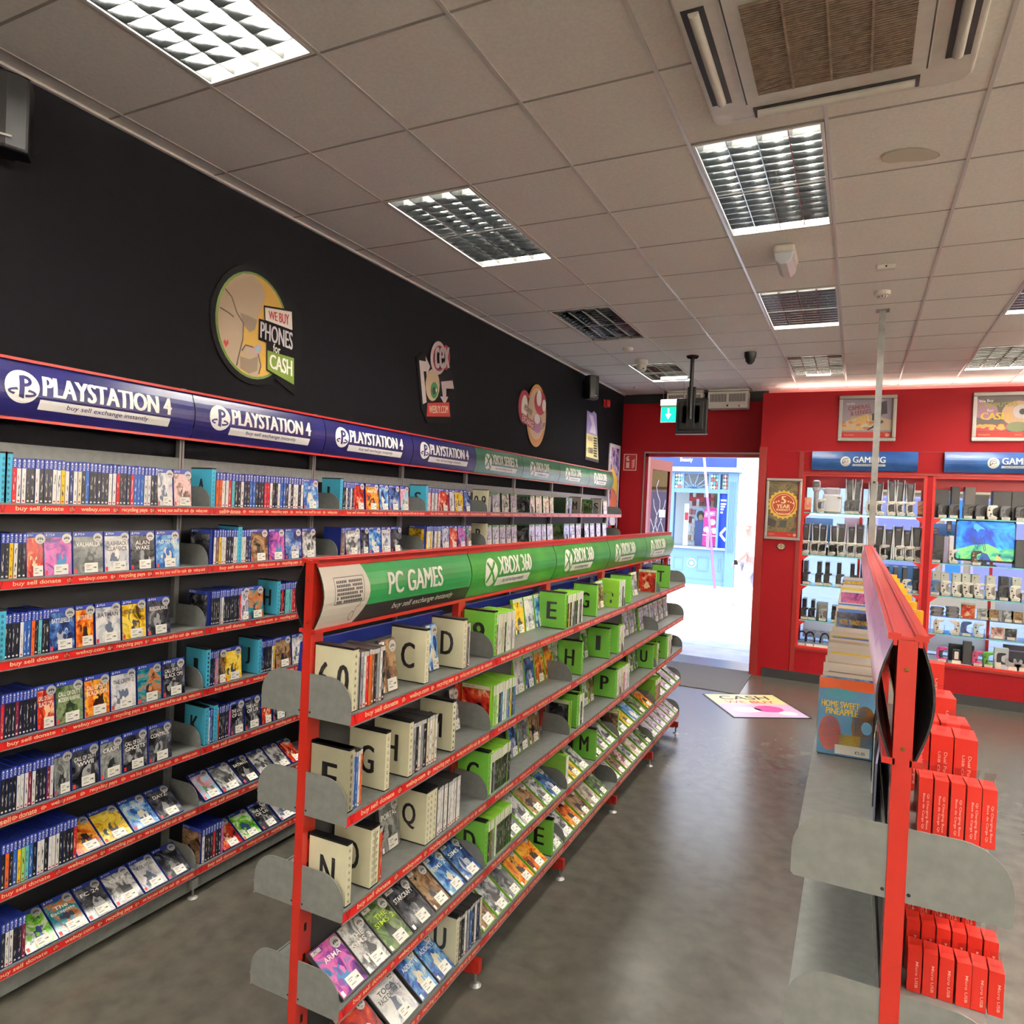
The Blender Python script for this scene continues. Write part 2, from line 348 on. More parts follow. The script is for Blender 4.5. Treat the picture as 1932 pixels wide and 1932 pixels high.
# ================================================================== CEILING LIGHTS
tube_on = mat('lamp_tube_lit', (255,247,232), .5, emit=TUBE_E, ecol=(255,247,234)); tube_off = mat('lamp_tube_off', (190,190,190), .3)
alum = mat('louvre_aluminium', (150,153,154), .12, 1.); trayw = mat('light_tray', (176,178,178), .35, .4)
W_, L_ = GX-.02, 2*GY-.02
def lum_mesh():
    f = MB()
    for q in ((-W_/2,-L_/2,-.006,-W_/2+.014,L_/2,.05), (W_/2-.014,-L_/2,-.006,W_/2,L_/2,.05), (-W_/2,-L_/2,-.006,W_/2,-L_/2+.014,.05), (-W_/2,L_/2-.014,-.006,W_/2,L_/2,.05)): f.box(q[:3], q[3:], mat('light_rim', (222,220,214), .4))
    t = MB(); t.faces([(-W_/2,-L_/2,.1),(W_/2,-L_/2,.1),(W_/2,L_/2,.1),(-W_/2,L_/2,.1)], [(0,1,2,3)], trayw)
    for s in (-1, 1):
        t.poly([(s*W_/2,-L_/2,.05),(s*W_/2,L_/2,.05),(s*W_/2,L_/2,.1),(s*W_/2,-L_/2,.1)], trayw); t.poly([(-W_/2,s*L_/2,.05),(W_/2,s*L_/2,.05),(W_/2,s*L_/2,.1),(-W_/2,s*L_/2,.1)], trayw)
    g = MB(); w = W_-.028; q = w/4
    for i in range(5):
        x = -w/2 + q*i; g.prism([(x-.010,.045),(x-.002,0),(x+.002,0),(x+.010,.045)], 1, -L_/2+.014, L_/2-.014, alum)
    nb = 15
    for j in range(1, nb):
        y = -L_/2+.014 + (L_-.028)*j/nb
        for i in range(4):
            x = -w/2+q*i
            g.prism([(y-.007,.045),(y-.0015,.004),(y+.0015,.004),(y+.007,.045)], 0, x+.004, x+q-.004, alum)
    u = MB(); u.cyl((0,-L_/2+.04,0), (0,L_/2-.04,0), .013, tube_on, 10)
    u2 = MB(); u2.cyl((0,-L_/2+.04,0), (0,L_/2-.04,0), .013, tube_off, 10)
    return f.mesh('rim'), t.mesh('tray'), g.mesh('louvre'), u.mesh('tube'), u2.mesh('tube')
LM = lum_mesh()
lum_lab = {(1,-2):'big square louvre light at the top corner beside the black wall, coloured reflections', (1,2):'louvre ceiling light over the second blue sign, pale green reflections',
 (1,6):'unlit dark louvre ceiling light beside the black wall', (1,10):'louvre ceiling light behind the white dome camera near the entrance',
 (4,2):'bright louvre ceiling light touching the air conditioning cassette', (4,6):'louvre ceiling light between emergency lamp and black dome camera', (4,10):'louvre ceiling light just before the red display wall, dark outer lamps',
 (7,6):'louvre ceiling light cut by the picture edge beyond the steel pole', (7,10):'louvre ceiling light above the poster about computers'}
for (i, j) in LUM:
    e = empty('ceiling_light', ((i+.5)*GX, (j+1)*GY, H))
    tag(e, lum_lab.get((i, j), 'louvre ceiling light out of view, column %s row %s behind the viewer' % (ORD[i], ORD[abs(j)]+('b' if j < 0 else ''))), 'ceiling light', 'square louvre lights in the ceiling')
    inst('rim', LM[0], e); inst('tray', LM[1], e); inst('louvre', LM[2], e)
    q = (W_-.028)/4
    for k in range(4):
        on = (i, j) != (1, 6) and not ((i, j) == (4, 10) and k in (0, 3))
        inst('lamp_tube', LM[3] if on else LM[4], e, (-(W_-.028)/2+q*(k+.5), 0, .062))
# cove tubes on top of the display wall
ct = mat('cove_tube_lit', (255,236,226), .5, emit=16., ecol=(255,232,220))
for k in range(4):
    e = empty('cove_lamp', (2.75+1.25*k, 7.86, 3.66)); tag(e, 'batten lamp lying on top of red display wall, %s along' % ORD[k+1], 'lamp', 'batten lamps hidden above the display wall')
    m_ = MB(); m_.box((-.6,-.03,-.03), (.6,.03,0), WHITE); m_.build('batten', e); m_ = MB(); m_.cyl((-.58,0,.02), (.58,0,.02), .013, ct, 10); m_.build('lamp_tube', e)
b = MB(); b.box((XC+.05, YR+.06, 3.6), (XE, YB, 3.63), WALLRED); struct(b.build('ceiling_ledge'))
# ================================================================== CEILING EQUIPMENT
e = empty('air_conditioner', (2.985, .545, H)); tag(e, 'large white ceiling cassette air conditioner with dusty brown intake grille', 'air conditioner')
acw = noisy('ac_plastic', (206,202,192), (214,210,202), 20, .45); acd = mat('ac_slot', (30,28,28), .6)
def rrect(hx, hy, r, n=6):
    pts = []
    for cx, cy, a0 in ((hx-r, hy-r, 0), (-hx+r, hy-r, 90), (-hx+r, -hy+r, 180), (hx-r, -hy+r, 270)):
        for i in range(n+1): a = math.radians(a0+90*i/n); pts.append((cx+r*math.cos(a), cy+r*math.sin(a)))
    return pts
b = MB(); b.prism(rrect(.475,.475,.05), 2, -.045, 0, acw); b.build('panel', e, bevel=.012, seg=3)
b = MB(); b.prism(rrect(.325,.325,.02), 2, -.052, -.044, acw)
for s in (1, -1): b.box((s*.318-.003, -.33, -.0525), (s*.318+.003, .33, -.05), acd)
b.build('intake_frame', e, bevel=.004)
b = MB(); gb = noisy('dusty_grille', (112,96,80), (134,118,100), 40, .8, 5); b.box((-.265,-.265,-.056), (.265,.265,-.0525), mat('grille_back', (70,60,50), .9))
for k in range(44): y = -.262+.524*k/43; b.box((-.265,y-.0035,-.061), (.265,y+.0035,-.055), gb)
for k in (-1, 0, 1): b.box((k*.135-.004,-.265,-.063), (k*.135+.004,.265,-.06), gb)
b.build('intake_grille', e)
for k in range(4):
    v = empty('air_vane', (0,0,0), k*PI/2); v.parent = e
    b = MB(); b.box((.372,-.3,-.0475), (.45,.3,-.0435), acd); o_ = b.build('slot', v)
    b = MB(); b.cyl((.41,-.285,-.05), (.41,.285,-.05), .018, acw, 14); o_ = b.build('vane', v, smooth=True)
b = MB(); b.text('MITSUBISHI ELECTRIC', .33, .435, .12, .013, lambda u, v: (-u, v, -.0462), mat('faint_print', (150,150,160), .5)); b.build('maker_mark', e)
def ceil_obj(name, prof, x, y, m, label, cat, parts=()):
    e = empty(name, (x, y, H)); tag(e, label, cat); b = MB(); b.lathe(prof, m, n=24); b.build('body', e, smooth=True)
    return e
offw = mat('off_white_plastic', (214,210,200), .45)
e = ceil_obj('smoke_detector', [(0,-.05),(.03,-.05),(.035,-.035),(.055,-.03),(.058,0),(0,0)], 3.243, 3.86, offw, 'white smoke detector on the ceiling just before the steel pole', 'smoke detector')
b = MB()
for k in range(8): a = k*PI/4; b.box((.03*math.cos(a)-.004,.03*math.sin(a)-.004,-.048), (.03*math.cos(a)+.004,.03*math.sin(a)+.004,-.03), BLACK)
b.build('vent_slots', e)
e = ceil_obj('smoke_detector', [(0,-.03),(.04,-.03),(.055,-.018),(.06,0),(0,0)], .856, 5.19, offw, 'flat white smoke detector between unlit light and white dome camera', 'smoke detector')
e = ceil_obj('ceiling_sensor', [(0,-.025),(.025,-.025),(.035,-.01),(.035,0),(0,0)], .262, 7.53, offw, 'small white puck sensor on the ceiling in the entrance corner', 'sensor')
e = ceil_obj('dome_camera', [(0,-.13),(.03,-.128),(.05,-.11),(.055,-.05),(.07,-.045),(.072,0),(0,0)], .833, 5.83, offw, 'white dome security camera hanging before a lit ceiling light', 'camera')
b = MB(); b.cyl((.03,-.04,-.1), (.036,-.05,-.104), .008, BLACK); b.build('lens', e)
e = ceil_obj('dome_camera', [(0,-.125),(.02,-.123),(.045,-.095),(.052,-.06),(.06,-.05),(.062,0),(0,0)], 2.05, 5.71, BLACK, 'black dome security camera hanging from the ceiling', 'camera')
b = MB(); b.lathe([(0,-.128),(.02,-.124),(.04,-.1)], mat('smoked_dome', (40,40,44), .08), n=16); b.build('lens_dome', e, smooth=True)
e = empty('motion_sensor', (3.248, 3.25, H)); tag(e, 'small white rectangular sensor box on the ceiling', 'sensor'); b = MB(); b.box((-.055,-.03,-.03), (.055,.03,0), offw); b.build('body', e, bevel=.006); b = MB(); b.cyl((0,-.0305,-.015), (0,-.032,-.015), .006, BLACK); b.build('lens', e)
e = empty('emergency_light', (2.655, 2.78, H)); tag(e, 'emergency bulkhead lamp with ribbed clear lens fixed to the ceiling', 'lamp')
b = MB(); b.box((-.065,-.16,-.05), (.065,.16,0), offw); b.build('base', e, bevel=.02, seg=3)
b = MB(); b.prism([(-.058,-.05),(-.05,-.1),(-.02,-.125),(.02,-.125),(.05,-.1),(.058,-.05)], 1, -.15, .15, mat('ribbed_lens', (220,226,236), .12, spec=.8)); b.build('lens', e, bevel=.008)
# steel pole and television on its pole
b = MB(); b.box((-.024,-.024,1.9), (.024,.024,H), STEEL); b.box((-.05,-.05,H-.006), (.05,.05,H), STEEL); b.cyl((.0,-.025,2.42), (0,-.028,2.42), .01, BLACK)
o = b.build('support_pole', None, (3.262, 4.40, 0)); tag(o, 'square grey steel pole from the red-capped island up to the ceiling', 'pole')
e = empty('television', (1.434, 5.74, 0)); tag(e, 'black television seen from behind, hanging on a black ceiling pole', 'television')
b = MB(); b.cyl((0,0,3.14), (0,0,H), .022, BLACK, 14); b.lathe([(.06,H-.02),(.07,H),(0,H)], BLACK); b.build('ceiling_pole', e, smooth=True)
b = MB(); b.box((-.045,.02,3.05), (.045,.06,3.5), BLACK); b.box((-.1,.05,3.1), (.1,.07,3.3), BLACK); b.build('bracket', e, bevel=.004)
for x in (-.06, .06): pass
b = MB(); b.box((-.175,.07,2.985), (.175,.115,3.385), BLACK); b.box((-.14,.05,3.02), (.14,.075,3.34), BLACK); b.build('housing', e, bevel=.01)
b = MB(); b.box((-.178,.112,2.978), (.178,.128,2.99), mat('screen_edge', (220,220,230), .2)); b.box((-.17,.115,2.99), (.17,.119,3.38), mat('dark_screen', (20,22,28), .1)); b.build('screen', e)
# exit sign
e = empty('exit_sign', (.93, 6.9, 0)); tag(e, 'green exit sign with white down arrow hanging by the television', 'sign')
b = MB(); b.box((-.13,-.03,3.46), (.19,.03,3.545), offw); b.build('housing', e, bevel=.008)
gs = mat('exit_green', (0,170,120), .3, emit=1.1, ecol=(0,190,130)); ws = mat('exit_white', (240,250,250), .3, emit=1.0, ecol=(220,240,240))
b = MB(); b.box((-.125,-.006,3.25), (.185,.006,3.455), offw); b.box((-.118,-.008,3.258), (.178,-.006,3.45), gs); fe = lambda u, v: (u, -.0095, v)
b.poly([fe(-.035,3.43), fe(-.015,3.43), fe(-.015,3.36), fe(.015,3.36), fe(-.025,3.29), fe(-.065,3.36), fe(-.035,3.36)][::1], ws); b.build('panel', e)
b = MB()
for x in (-.1, .16): b.cyl((x,0,3.545), (x,0,H-.04), .003, CHROME, 6)
b.box((-.14,-.03,H-.04), (.2,.03,H), offw); b.build('hanger', e)
# warm-air units over the door
for k, (x0, x1) in enumerate(((.62, 1.13), (1.20, 1.74))):
    e = empty('heater', ((x0+x1)/2, 7.98, 0)); w = (x1-x0)/2
    tag(e, ('white slotted air heater over the door, partly behind the exit sign', 'white slotted air heater over the door beside the red wall corner')[k], 'heater', 'air heaters over the entrance')
    b = MB(); b.box((-w,-.08,3.565), (w,.12,3.80), offw); b.build('casing', e, bevel=.008)
    b = MB()
    for g in (-1, 1):
        for q in range(11): x = g*w*.47 + (q-5)*w*.075; b.box((x-.006,-.083,3.655), (x+.006,-.079,3.765), mat('slot_dark', (60,58,60), .6))
    b.build('grille', e)
    b = MB(); b.box((w*.55,-.083,3.585), (w*.62,-.08,3.605), mat('red_switch', (170,30,60), .4)); b.box((w*.66,-.083,3.585), (w*.78,-.08,3.605), WHITE); b.box((-.012,-.083,3.59), (.012,-.08,3.615), BLACK); b.build('switch', e)
    b = MB(); b.box((-w,-.06,3.81), (w,.06,3.83), offw); b.build('mounting_rail', e)
# loudspeakers, alarm sounder
def speaker(x, y, z, s, yaw, label):
    e = empty('loudspeaker', (x, y, z), yaw); tag(e, label, 'speaker')
    b = MB(); b.prism([(-.06*s,-.09*s),(.05*s,-.075*s),(.07*s,-.0*s),(.05*s,.075*s),(-.06*s,.09*s)], 2, -.15*s, .15*s, BLACK); b.build('cabinet', e, bevel=.012)
    b = MB(); b.box((.071*s,-.02*s,-.11*s), (.074*s,.02*s,-.102*s), WHITE); b.build('maker_badge', e)
    b = MB(); b.cyl((-.06*s,0,-.06*s), (-.13*s,0,-.06*s), .02*s, BLACK); b.box((-.15*s,-.03*s,-.12*s), (-.13*s,.03*s,.12*s), BLACK); b.build('wall_bracket', e)
speaker(.055, 6.32, 3.63, 1.0, -.5, 'black loudspeaker on a wall bracket high beside the entrance')
speaker(.05, -.51, 3.565, 1.0, -.5, 'dark loudspeaker high on the black wall at the picture edge')
e = empty('alarm_sounder', (XW+.03, 7.3, 3.575)); tag(e, 'red fire alarm sounder on the black wall', 'alarm'); b = MB(); b.box((-.03,-.05,-.055), (0,.05,.055), mat('alarm_red', (190,30,34), .35)); b.build('backplate', e, bevel=.01); b = MB(); b.box((0,-.045,-.05), (.05,.045,.05), mat('alarm_red', (190,30,34), .35)); b.build('sounder', e, bevel=.015)
# ================================================================== SHELVING
STRIP_R = mat('strip_red', (206,34,34), .35); STRIP_D = mat('strip_dark_red', (150,24,30), .35)
def strip_mesh(L, var=0):
    """printed red shelf edge strip of length L along +y, front face at x = 0"""
    b = MB(); b.box((-.003,.004,-.036), (0,L-.004,-.003), STRIP_R); b.box((-.004,.002,-.003), (.002,L-.002,.004), GREY); b.box((-.004,.002,-.04), (.002,L-.002,-.036), GREY)
    fn = lambda u, v: (.0006, u, v); k = L
    seq = [('buy sell donate', .075, .265), ('webuy.com', .335, .465), ('recycling pays', .52, .65), ('we buy your stuff for cash', .70, .875), ('webuy.com', .915, .985)]
    if var == 1: seq = [('sell', .06, .1), ('donate', .13, .2), ('webuy.com', .255, .36), ('recycling pays', .42, .55), ('we buy your stuff for cash', .61, .83), ('webuy.com', .89, .98)]
    for i, (t, a, c) in enumerate(seq):
        b.text(t, (a+c)/2*k, -.0195, (c-a)*k*.98, .0225, fn, CREAM, .028)
        if i < len(seq)-1: xmark(b, (c+seq[i+1][1])/2*k-.003, -.0195, .0085, fn, CREAM, CREAM)
    for a in (.03, .3, .5, .68):
        b.poly([fn(a*k-.012,-.005), fn(a*k-.006,-.005), fn(a*k+.002,-.034), fn(a*k-.004,-.034)], STRIP_D); b.poly([fn(a*k+.012,-.005), fn(a*k+.006,-.005), fn(a*k-.002,-.034), fn(a*k+.004,-.034)], STRIP_D)
    return b.mesh('edge_strip')
TILT = math.radians(33)
def shelf_mesh(d, L, tilt=False):
    b = MB()
    if not tilt:
        b.box((0,.004,-.012), (d-.003,L-.004,0), GREY); b.box((0,.004,-.0), (.006,L-.004,.03), GREY)
    else:
        t = math.tan(TILT); b.prism([(d-.003,-.03),(d-.003,0),(d-.02,-.004),(0,t*(d-.02)),(0,t*(d-.02)-.014),(d-.02,-.03)], 1, .004, L-.004, GREY)
    return b.mesh('shelf')
def bracket_mesh(d, hgt=.14, low=-.035):
    """end plate with one rounded upper corner, in the plane y = 0"""
    r = min(.085, d*.55); pts = [(0.006,low+.01),(.016,low),(d-.006,low),(d,low+.006)]
    for i in range(9): a = PI/2*i/8; pts.append((d-r+r*math.cos(a), hgt+low-r+r*math.sin(a)))
    pts += [(.006, hgt+low)]
    b = MB(); b.prism(pts, 1, -.0015, .0015, GREY); b.cyl((.022,-.002,low+.016), (.022,.002,low+.016), .0035, BLACK, 8); return b.mesh('bracket')
def sign_prof(h, bulge, n=10):
    return [((math.sin(PI*i/n))*bulge, h*i/n) for i in range(n+1)]
def draw_curved(b, draw, L, h, n, prof, place):
    """print drawn flat, cut into the panel's own strips and laid on its curve"""
    t = MB(); draw(t, lambda u, v, lift=.0012: (lift, u, v), L, h)
    if not t.v: return
    me = t.mesh('flat'); bm = bmesh.new(); bm.from_mesh(me)
    for i in range(1, n): bmesh.ops.bisect_plane(bm, geom=bm.verts[:]+bm.edges[:]+bm.faces[:], plane_co=(0,0,h*i/n), plane_no=(0,0,1))
    def px(z):
        z = min(max(z, 0), h); i = min(int(z/h*n), n-1); f = z/h*n-i; return prof(h*i/n)*(1-f)+prof(h*(i+1)/n)*f
    bm.verts.ensure_lookup_table(); bm.verts.index_update()
    o = len(b.v); b.v += [place(v.co.x+px(v.co.z), v.co.y, v.co.z) for v in bm.verts]; mi = [b.mi(m) for m in t.ml]
    for f in bm.faces: b.f.append(tuple(o+v.index for v in f.verts)); b.m.append(mi[f.material_index])
    bm.free(); bpy.data.meshes.remove(me)
def sign_panel(name, parent, L, h, bulge, face, trim, draw, edge_h=.012):
    """outward curved printed header of length L and height h; draw(mb, fn, L, h) prints on it"""
    b = MB(); pr = sign_prof(h, bulge); k = len(pr)
    vs = [(x, .003, z) for x, z in pr] + [(x, L-.003, z) for x, z in pr] + [(-.004+x, .003, z) for x, z in pr] + [(-.004+x, L-.003, z) for x, z in pr]
    b.faces(vs, [(i, k+i, k+i+1, i+1) for i in range(k-1)], face); b.faces(vs, [(2*k+i, 2*k+i+1, 3*k+i+1, 3*k+i) for i in range(k-1)], DARK)
    b.faces(vs, [(i, i+1, 2*k+i+1, 2*k+i) for i in range(k-1)] + [(k+i, 3*k+i, 3*k+i+1, k+i+1) for i in range(k-1)], DARK)
    draw_curved(b, draw, L, h, n := 10, lambda z: math.sin(PI*z/h)*bulge, lambda x, u, v: (x, u, v))
    o = b.build(name, parent)
    m = MB()
    for z0 in (-edge_h, h): m.box((-.012, 0, z0), (.010, L, z0+edge_h), trim)
    m.build('sign_rail', o)
    return o
PSB = noisy('sign_blue', (20,18,66), (26,25,84), 5, .3, 3); PSI = mat('sign_ink_blue', (30,30,84), .4); GRN = noisy('sign_green', (36,112,44), (50,130,48), 6, .28, 4); GRN2 = noisy('sign_green_teal', (34,88,66), (48,104,80), 6, .3, 4)
PCG = noisy('sign_green_pc', (34,116,62), (40,124,66), 5, .28, 3); SILV = noisy('sign_silver', (212,212,214), (226,226,226), 12, .35)
def lift(fn, d): return lambda u, v: fn(u, v, d)
def tagline(b, f, u0, u1, v0, v1, t='buy sell exchange instantly'):
    b.poly([f(u0+.006, v1), f(u0, v0), f(u1-.006, v0), f(u1, v1)], WHITE); b.text(t, (u0+u1)/2, (v0+v1)/2, (u1-u0)*.62, (v1-v0)*.62, lambda u, v: (lambda p: (p[0]+.0006, p[1], p[2]))(f(u, v)), PSI, .01, .15)
def draw_ps(b, f, L, h):
    cu, cv, r = .16, h*.54, h*.29; b.disc(cu, cv, r, r, f, WHITE); g = lambda u, v: f(u, v, .002)
    b.poly([g(cu-.012, cv-r*.62), g(cu+.008, cv-r*.72), g(cu+.008, cv+r*.72), g(cu-.012, cv+r*.66)], PSI)
    b.ring(cu+.008, cv+r*.36, r*.42, r*.34, r*.2, g, PSI, 12, -PI/2, PI/2)
    b.ring(cu, cv-r*.32, r*.82, r*.26, r*.16, g, PSI, 12, PI*.62, PI*1.3); b.ring(cu, cv-r*.36, r*.82, r*.26, r*.16, g, PSI, 12, -PI*.42, PI*.35)
    b.text('PLAYSTATION 4', .552, h*.61, .625, h*.36, f, WHITE, .055); tagline(b, f, .228, .86, h*.18, h*.36)
def draw_xb(word, disc_v, x=False, off=0.):
    def d(b, f, L, h):
        cu, cv, r = .235+off, h*.5, h*.31; g = lambda u, v: f(u, v, .002); b.disc(cu, cv, r*.95, r, f, WHITE)
        xm = GRN if disc_v else GRN2
        b.stroke([(cu-r*.6, cv-r*.7), (cu-.0, cv+r*.1), (cu+r*.55, cv+r*.7)], r*.24, g, xm); b.stroke([(cu+r*.6, cv-r*.7), (cu, cv+r*.1), (cu-r*.55, cv+r*.7)], r*.24, g, xm)
        if x: b.text('XBOX', cu, cv-r*.5, r*.9, r*.2, lambda u, v: f(u, v, .0025), xm)
        w = .38 if not x else .56; u0 = cu+.08
        b.text(word, u0+w/2, h*.62, w, h*.40, f, WHITE, .05); tagline(b, f, u0-.02, u0+w-.01, h*.17, h*.36)
    return d
def draw_pc(b, f, L, h):
    g = lambda u, v: f(u, v, .002); n = 12
    W = [(.0, 0), (.225, 0)] + [(.225+.035*math.sin(PI*i/10)*1.6-.02*i/10, h*i/10) for i in range(11)] + [(0, h)]
    m = mat('sign_white', (222,216,206), .35)
    for i in range(10):
        a0 = .215+.05*math.sin(PI*(.08+.92*i/10))-.03*(1-i/10); a1 = .215+.05*math.sin(PI*(.08+.92*(i+1)/10))-.03*(1-(i+1)/10); b.poly([f(.004, h*i/10), f(a0, h*i/10), f(a1, h*(i+1)/10), f(.004, h*(i+1)/10)], m)
    for i in range(8):
        u0, u1 = .19+(L-.195)*i/8, .19+(L-.195)*(i+1)/8
        for k in range(3): b.poly([f(u0, h*.27*k/3, .0007), f(u1, h*.27*k/3, .0007), f(u1, h*.27*(k+1)/3, .0007), f(u0, h*.27*(k+1)/3, .0007)], BLACK)
    b.text('PC GAMES', .555, h*.58, .39, h*.38, g, WHITE, .035); b.text('buy sell exchange instantly', .64, h*.15, .45, h*.14, g, WHITE, .015, .2)
    for r_ in range(6):
        for c in range(15):
            if (r_*7+c*3) % 13 == 5: continue
            u0, v0 = .068+c*.0092, h*.68-r_*h*.062; b.poly([g(u0, v0), g(u0+.0068, v0), g(u0+.0068, v0+h*.042), g(u0, v0+h*.042)], INK)
    for q in (((.058,h*.36),(.215,h*.36)), ((.215,h*.36),(.215,h*.77)), ((.215,h*.77),(.058,h*.77)), ((.058,h*.77),(.058,h*.36))): b.stroke(q, .002, g, INK)
    b.stroke([(.2,h*.36),(.2,h*.3),(.185,h*.27),(.178,h*.2)], .002, g, INK); b.ring(.17, h*.13, .012, h*.08, .002, g, INK, 16)
# ---- meshes shared by every bay
LP = 1.003
M_STRIP = [strip_mesh(LP, 0), strip_mesh(LP, 1)]
WD = .225; GD = .185
M_WSH, M_WBR = shelf_mesh(WD, LP), bracket_mesh(WD); M_WSHT = M_WSH
M_GSH, M_GBR = shelf_mesh(GD-.012, LP), bracket_mesh(GD); M_GSHT = M_GSH
WX = -.06; WF = WX+WD; WY0 = -.565; WZ = [2.025, 1.725, 1.405, 1.086, .782, .477, .153]
def add_shelf(parent, me, strip, x0, d, z, v=0, edge=True):
    s = inst('shelf', me, parent, (x0, 0, z))
    if edge: inst('edge_strip', strip, s, (d, 0, 0))
    return s
BAYW = 'first second third fourth fifth sixth seventh eighth'.split()
sgn = ['first blue console sign, nearest the viewer', 'second blue console sign', 'third blue console sign', 'fourth blue console sign', 'green sign after the blue ones', 'first of three teal signs', 'second of three teal signs', 'last teal sign beside the wall poster']
for k in range(8):
    y = WY0 + k*LP
    e = empty('shelving_bay', (0, y, 0)); tag(e, 'grey wall shelving bay under the ' + sgn[k].replace('nearest', 'beside'), 'shelving', 'shelving bays along the black wall')
    def post(yy):
        b = MB(); b.box((WX-.03, yy-.014, .02), (WX, yy+.014, 2.64), STEEL); b.box((WX-.002, yy-.004, 1.9), (WX+.0005, yy+.004, 2.4), mat('post_slot', (50,50,50), .6)); b.build('upright_post', e)
    if k == 0: post(0)
    post(LP)
    b = MB(); b.box((WX-.012, .016, 2.20), (WX-.002, LP-.016, 2.275), GREY); b.build('back_rail', e)
    b = MB(); b.box((WX-.035, .002, .1), (WX-.03, LP-.002, 2.2), mat('bay_back', (20,19,22), .55)); b.build('back_panel', e)
    for t, z in enumerate(WZ):
        add_shelf(e, M_WSHT if t >= 5 else M_WSH, M_STRIP[1 if (k, t) in ((1, 0), (0, 4)) else 0], WX, WD, z)
        inst('bracket', M_WBR, e, (WX, LP, z))
        if k == 0: inst('bracket', M_WBR, e, (WX, .004, z))
    b = MB(); b.box((WX-.03, .003, .03), (WF-.03, LP-.003, .105), GREY); b.build('plinth', e)
    b = MB(); b.box((WX+.19, LP-.02, .05), (WX+.225, LP+.02, .1), GREY); b.cyl((WX+.21, LP, .0), (WX+.21, LP, .06), .006, STEEL); b.cyl((WX+.21, LP, 0), (WX+.21, LP, .008), .026, STEEL, 14, .012); b.build('foot', e)
    fc, dr = (PSB, draw_ps) if k < 4 else (GRN2, draw_xb('XBOX SERIES X', False, True) if k == 4 else draw_xb('XBOX ONE', False))
    s = sign_panel('header_sign', e, LP, .235, .032, fc, RED, dr); s.location = (-.002, 0, 2.38)
    b = MB()
    for yy in (.01, LP-.01): b.box((WX, yy-.006, 2.40), (-.004, yy+.006, 2.6), STEEL)
    b.build('sign_bracket', e)
# ---- islands
GA = math.radians(.66); GO = Vector((1.586, -.38, 0)); GDIR = Vector((-math.sin(GA), math.cos(GA), 0)); GN = Vector((math.cos(GA), math.sin(GA), 0)); GR = GA
GZ = [1.438, 1.122, .82, .512, .205]
RO = Vector((3.243, -.59, 0)); RN = Vector((1, 0, 0)); RZ = [1.43, 1.115, .80, .50, .205]
M_GST = M_STRIP
plain_strip = None
def island_bay(name, origin, rotz, k, n, label, group, heads, zs, hz, hh, bulge, capw, side_tilt, depth, smesh, smesh_t, brm, edge_r, edge_l, grail, feet=True, short=0.):
    e = empty(name, origin + Vector((-math.sin(rotz), math.cos(rotz), 0))*(k*LP-(short if k else 0)), rotz); e.scale.y = 1-(short/LP if k == 0 else 0); tag(e, label, 'shelving', group)
    def post(yy):
        b = MB(); b.box((-.0165, yy-.03, .05), (.0165, yy+.03, hz+hh), RED)
        for z in [q*.1 for q in range(4, 17)]:
            for s in (-1, 1): b.box((s*.0167-.0004, yy-.006, z), (s*.0167+.0004, yy+.006, z+.025), BLACK)
        for z in (hz+hh-.055, hz+.02): b.cyl((0, yy-.031, z), (0, yy-.029, z), .004, BRASS, 10)
        b.build('upright_post', e, bevel=.002)
        b = MB(); b.box((-.15, yy-.02, .055), (.15, yy+.02, .1), RED); b.build('foot_bar', e)
        for s in (-1, 1):
            b = MB(); b.box((s*.165-.022, yy-.016, .06), (s*.165+.022, yy+.016, .115), RED); b.cyl((s*.165, yy, .0), (s*.165, yy, .07), .007, STEEL); b.cyl((s*.165, yy, 0), (s*.165, yy, .01), .028, STEEL, 16, .012); b.build('foot', e)
    if k == 0: post(0.03)
    post(LP if k < n-1 else LP-.03)
    b = MB(); b.box((-.006, .02, .1), (.006, LP-.02, hz-.088), mat('island_back', (46,46,48), .55)); b.build('back_panel', e)
    for t, z in enumerate(zs):
        tl = side_tilt and t >= 3
        s = add_shelf(e, smesh_t if tl else smesh, M_STRIP[0], .012, depth-.012, z, edge=edge_r)
        s2 = inst('shelf', smesh_t if tl else smesh, e, (-.012, LP, z), (0, 0, PI))
        if edge_l: inst('edge_strip', M_STRIP[0], s2, (depth-.012, 0, 0))
        inst('bracket', brm, e, (0.0, LP-(.004 if k == n-1 else 0), z)); inst('bracket', brm, e, (0.0, LP-(.004 if k == n-1 else 0), z), (0, 0, PI))
        if k == 0:
            inst('bracket', brm, e, (0, .004, z)); inst('bracket', brm, e, (0, .004, z), (0, 0, PI))
    for side in (0, 1):
        fc, tr, dr = heads[side]
        s = sign_panel('header_sign', e, LP, hh, bulge, fc, tr, dr)
        s.location = (.024, 0, hz) if side == 0 else (-.024, LP, hz); s.rotation_euler = (0, 0, 0 if side == 0 else PI)
    b = MB(); b.box((-capw, 0.001, hz+hh), (capw, LP-.001, hz+hh+.008), RED)
    for s in (-1, 1): b.box((s*capw-.004, 0.0014, hz+hh-.012), (s*capw+.004, LP-.001, hz+hh+.0138), RED)
    b.build('top_cap', e, bevel=.0015)
    return e
nodraw = lambda b, f, L, h: None
GBAY = ['island bay under the white and green keyboard sign, at the near end', 'island bay under the green sign after the keyboard sign', 'middle island bay under the third green sign', 'island bay under the fourth green sign', 'island bay under the last green sign, by the entrance']
for k in range(5):
    hd = (PCG, RED, draw_pc) if k == 0 else (GRN, RED, draw_xb('XBOX 360', True, off=-.045))
    island_bay('island_bay', GO, GR, k, 5, 'red and grey ' + GBAY[k], 'shelving bays of the game island', (hd, (PSB, RED, nodraw)), GZ, 1.683, .212, .036, .03, True, GD, M_GSH, M_GSHT, M_GBR, True, True, True, True, .03)
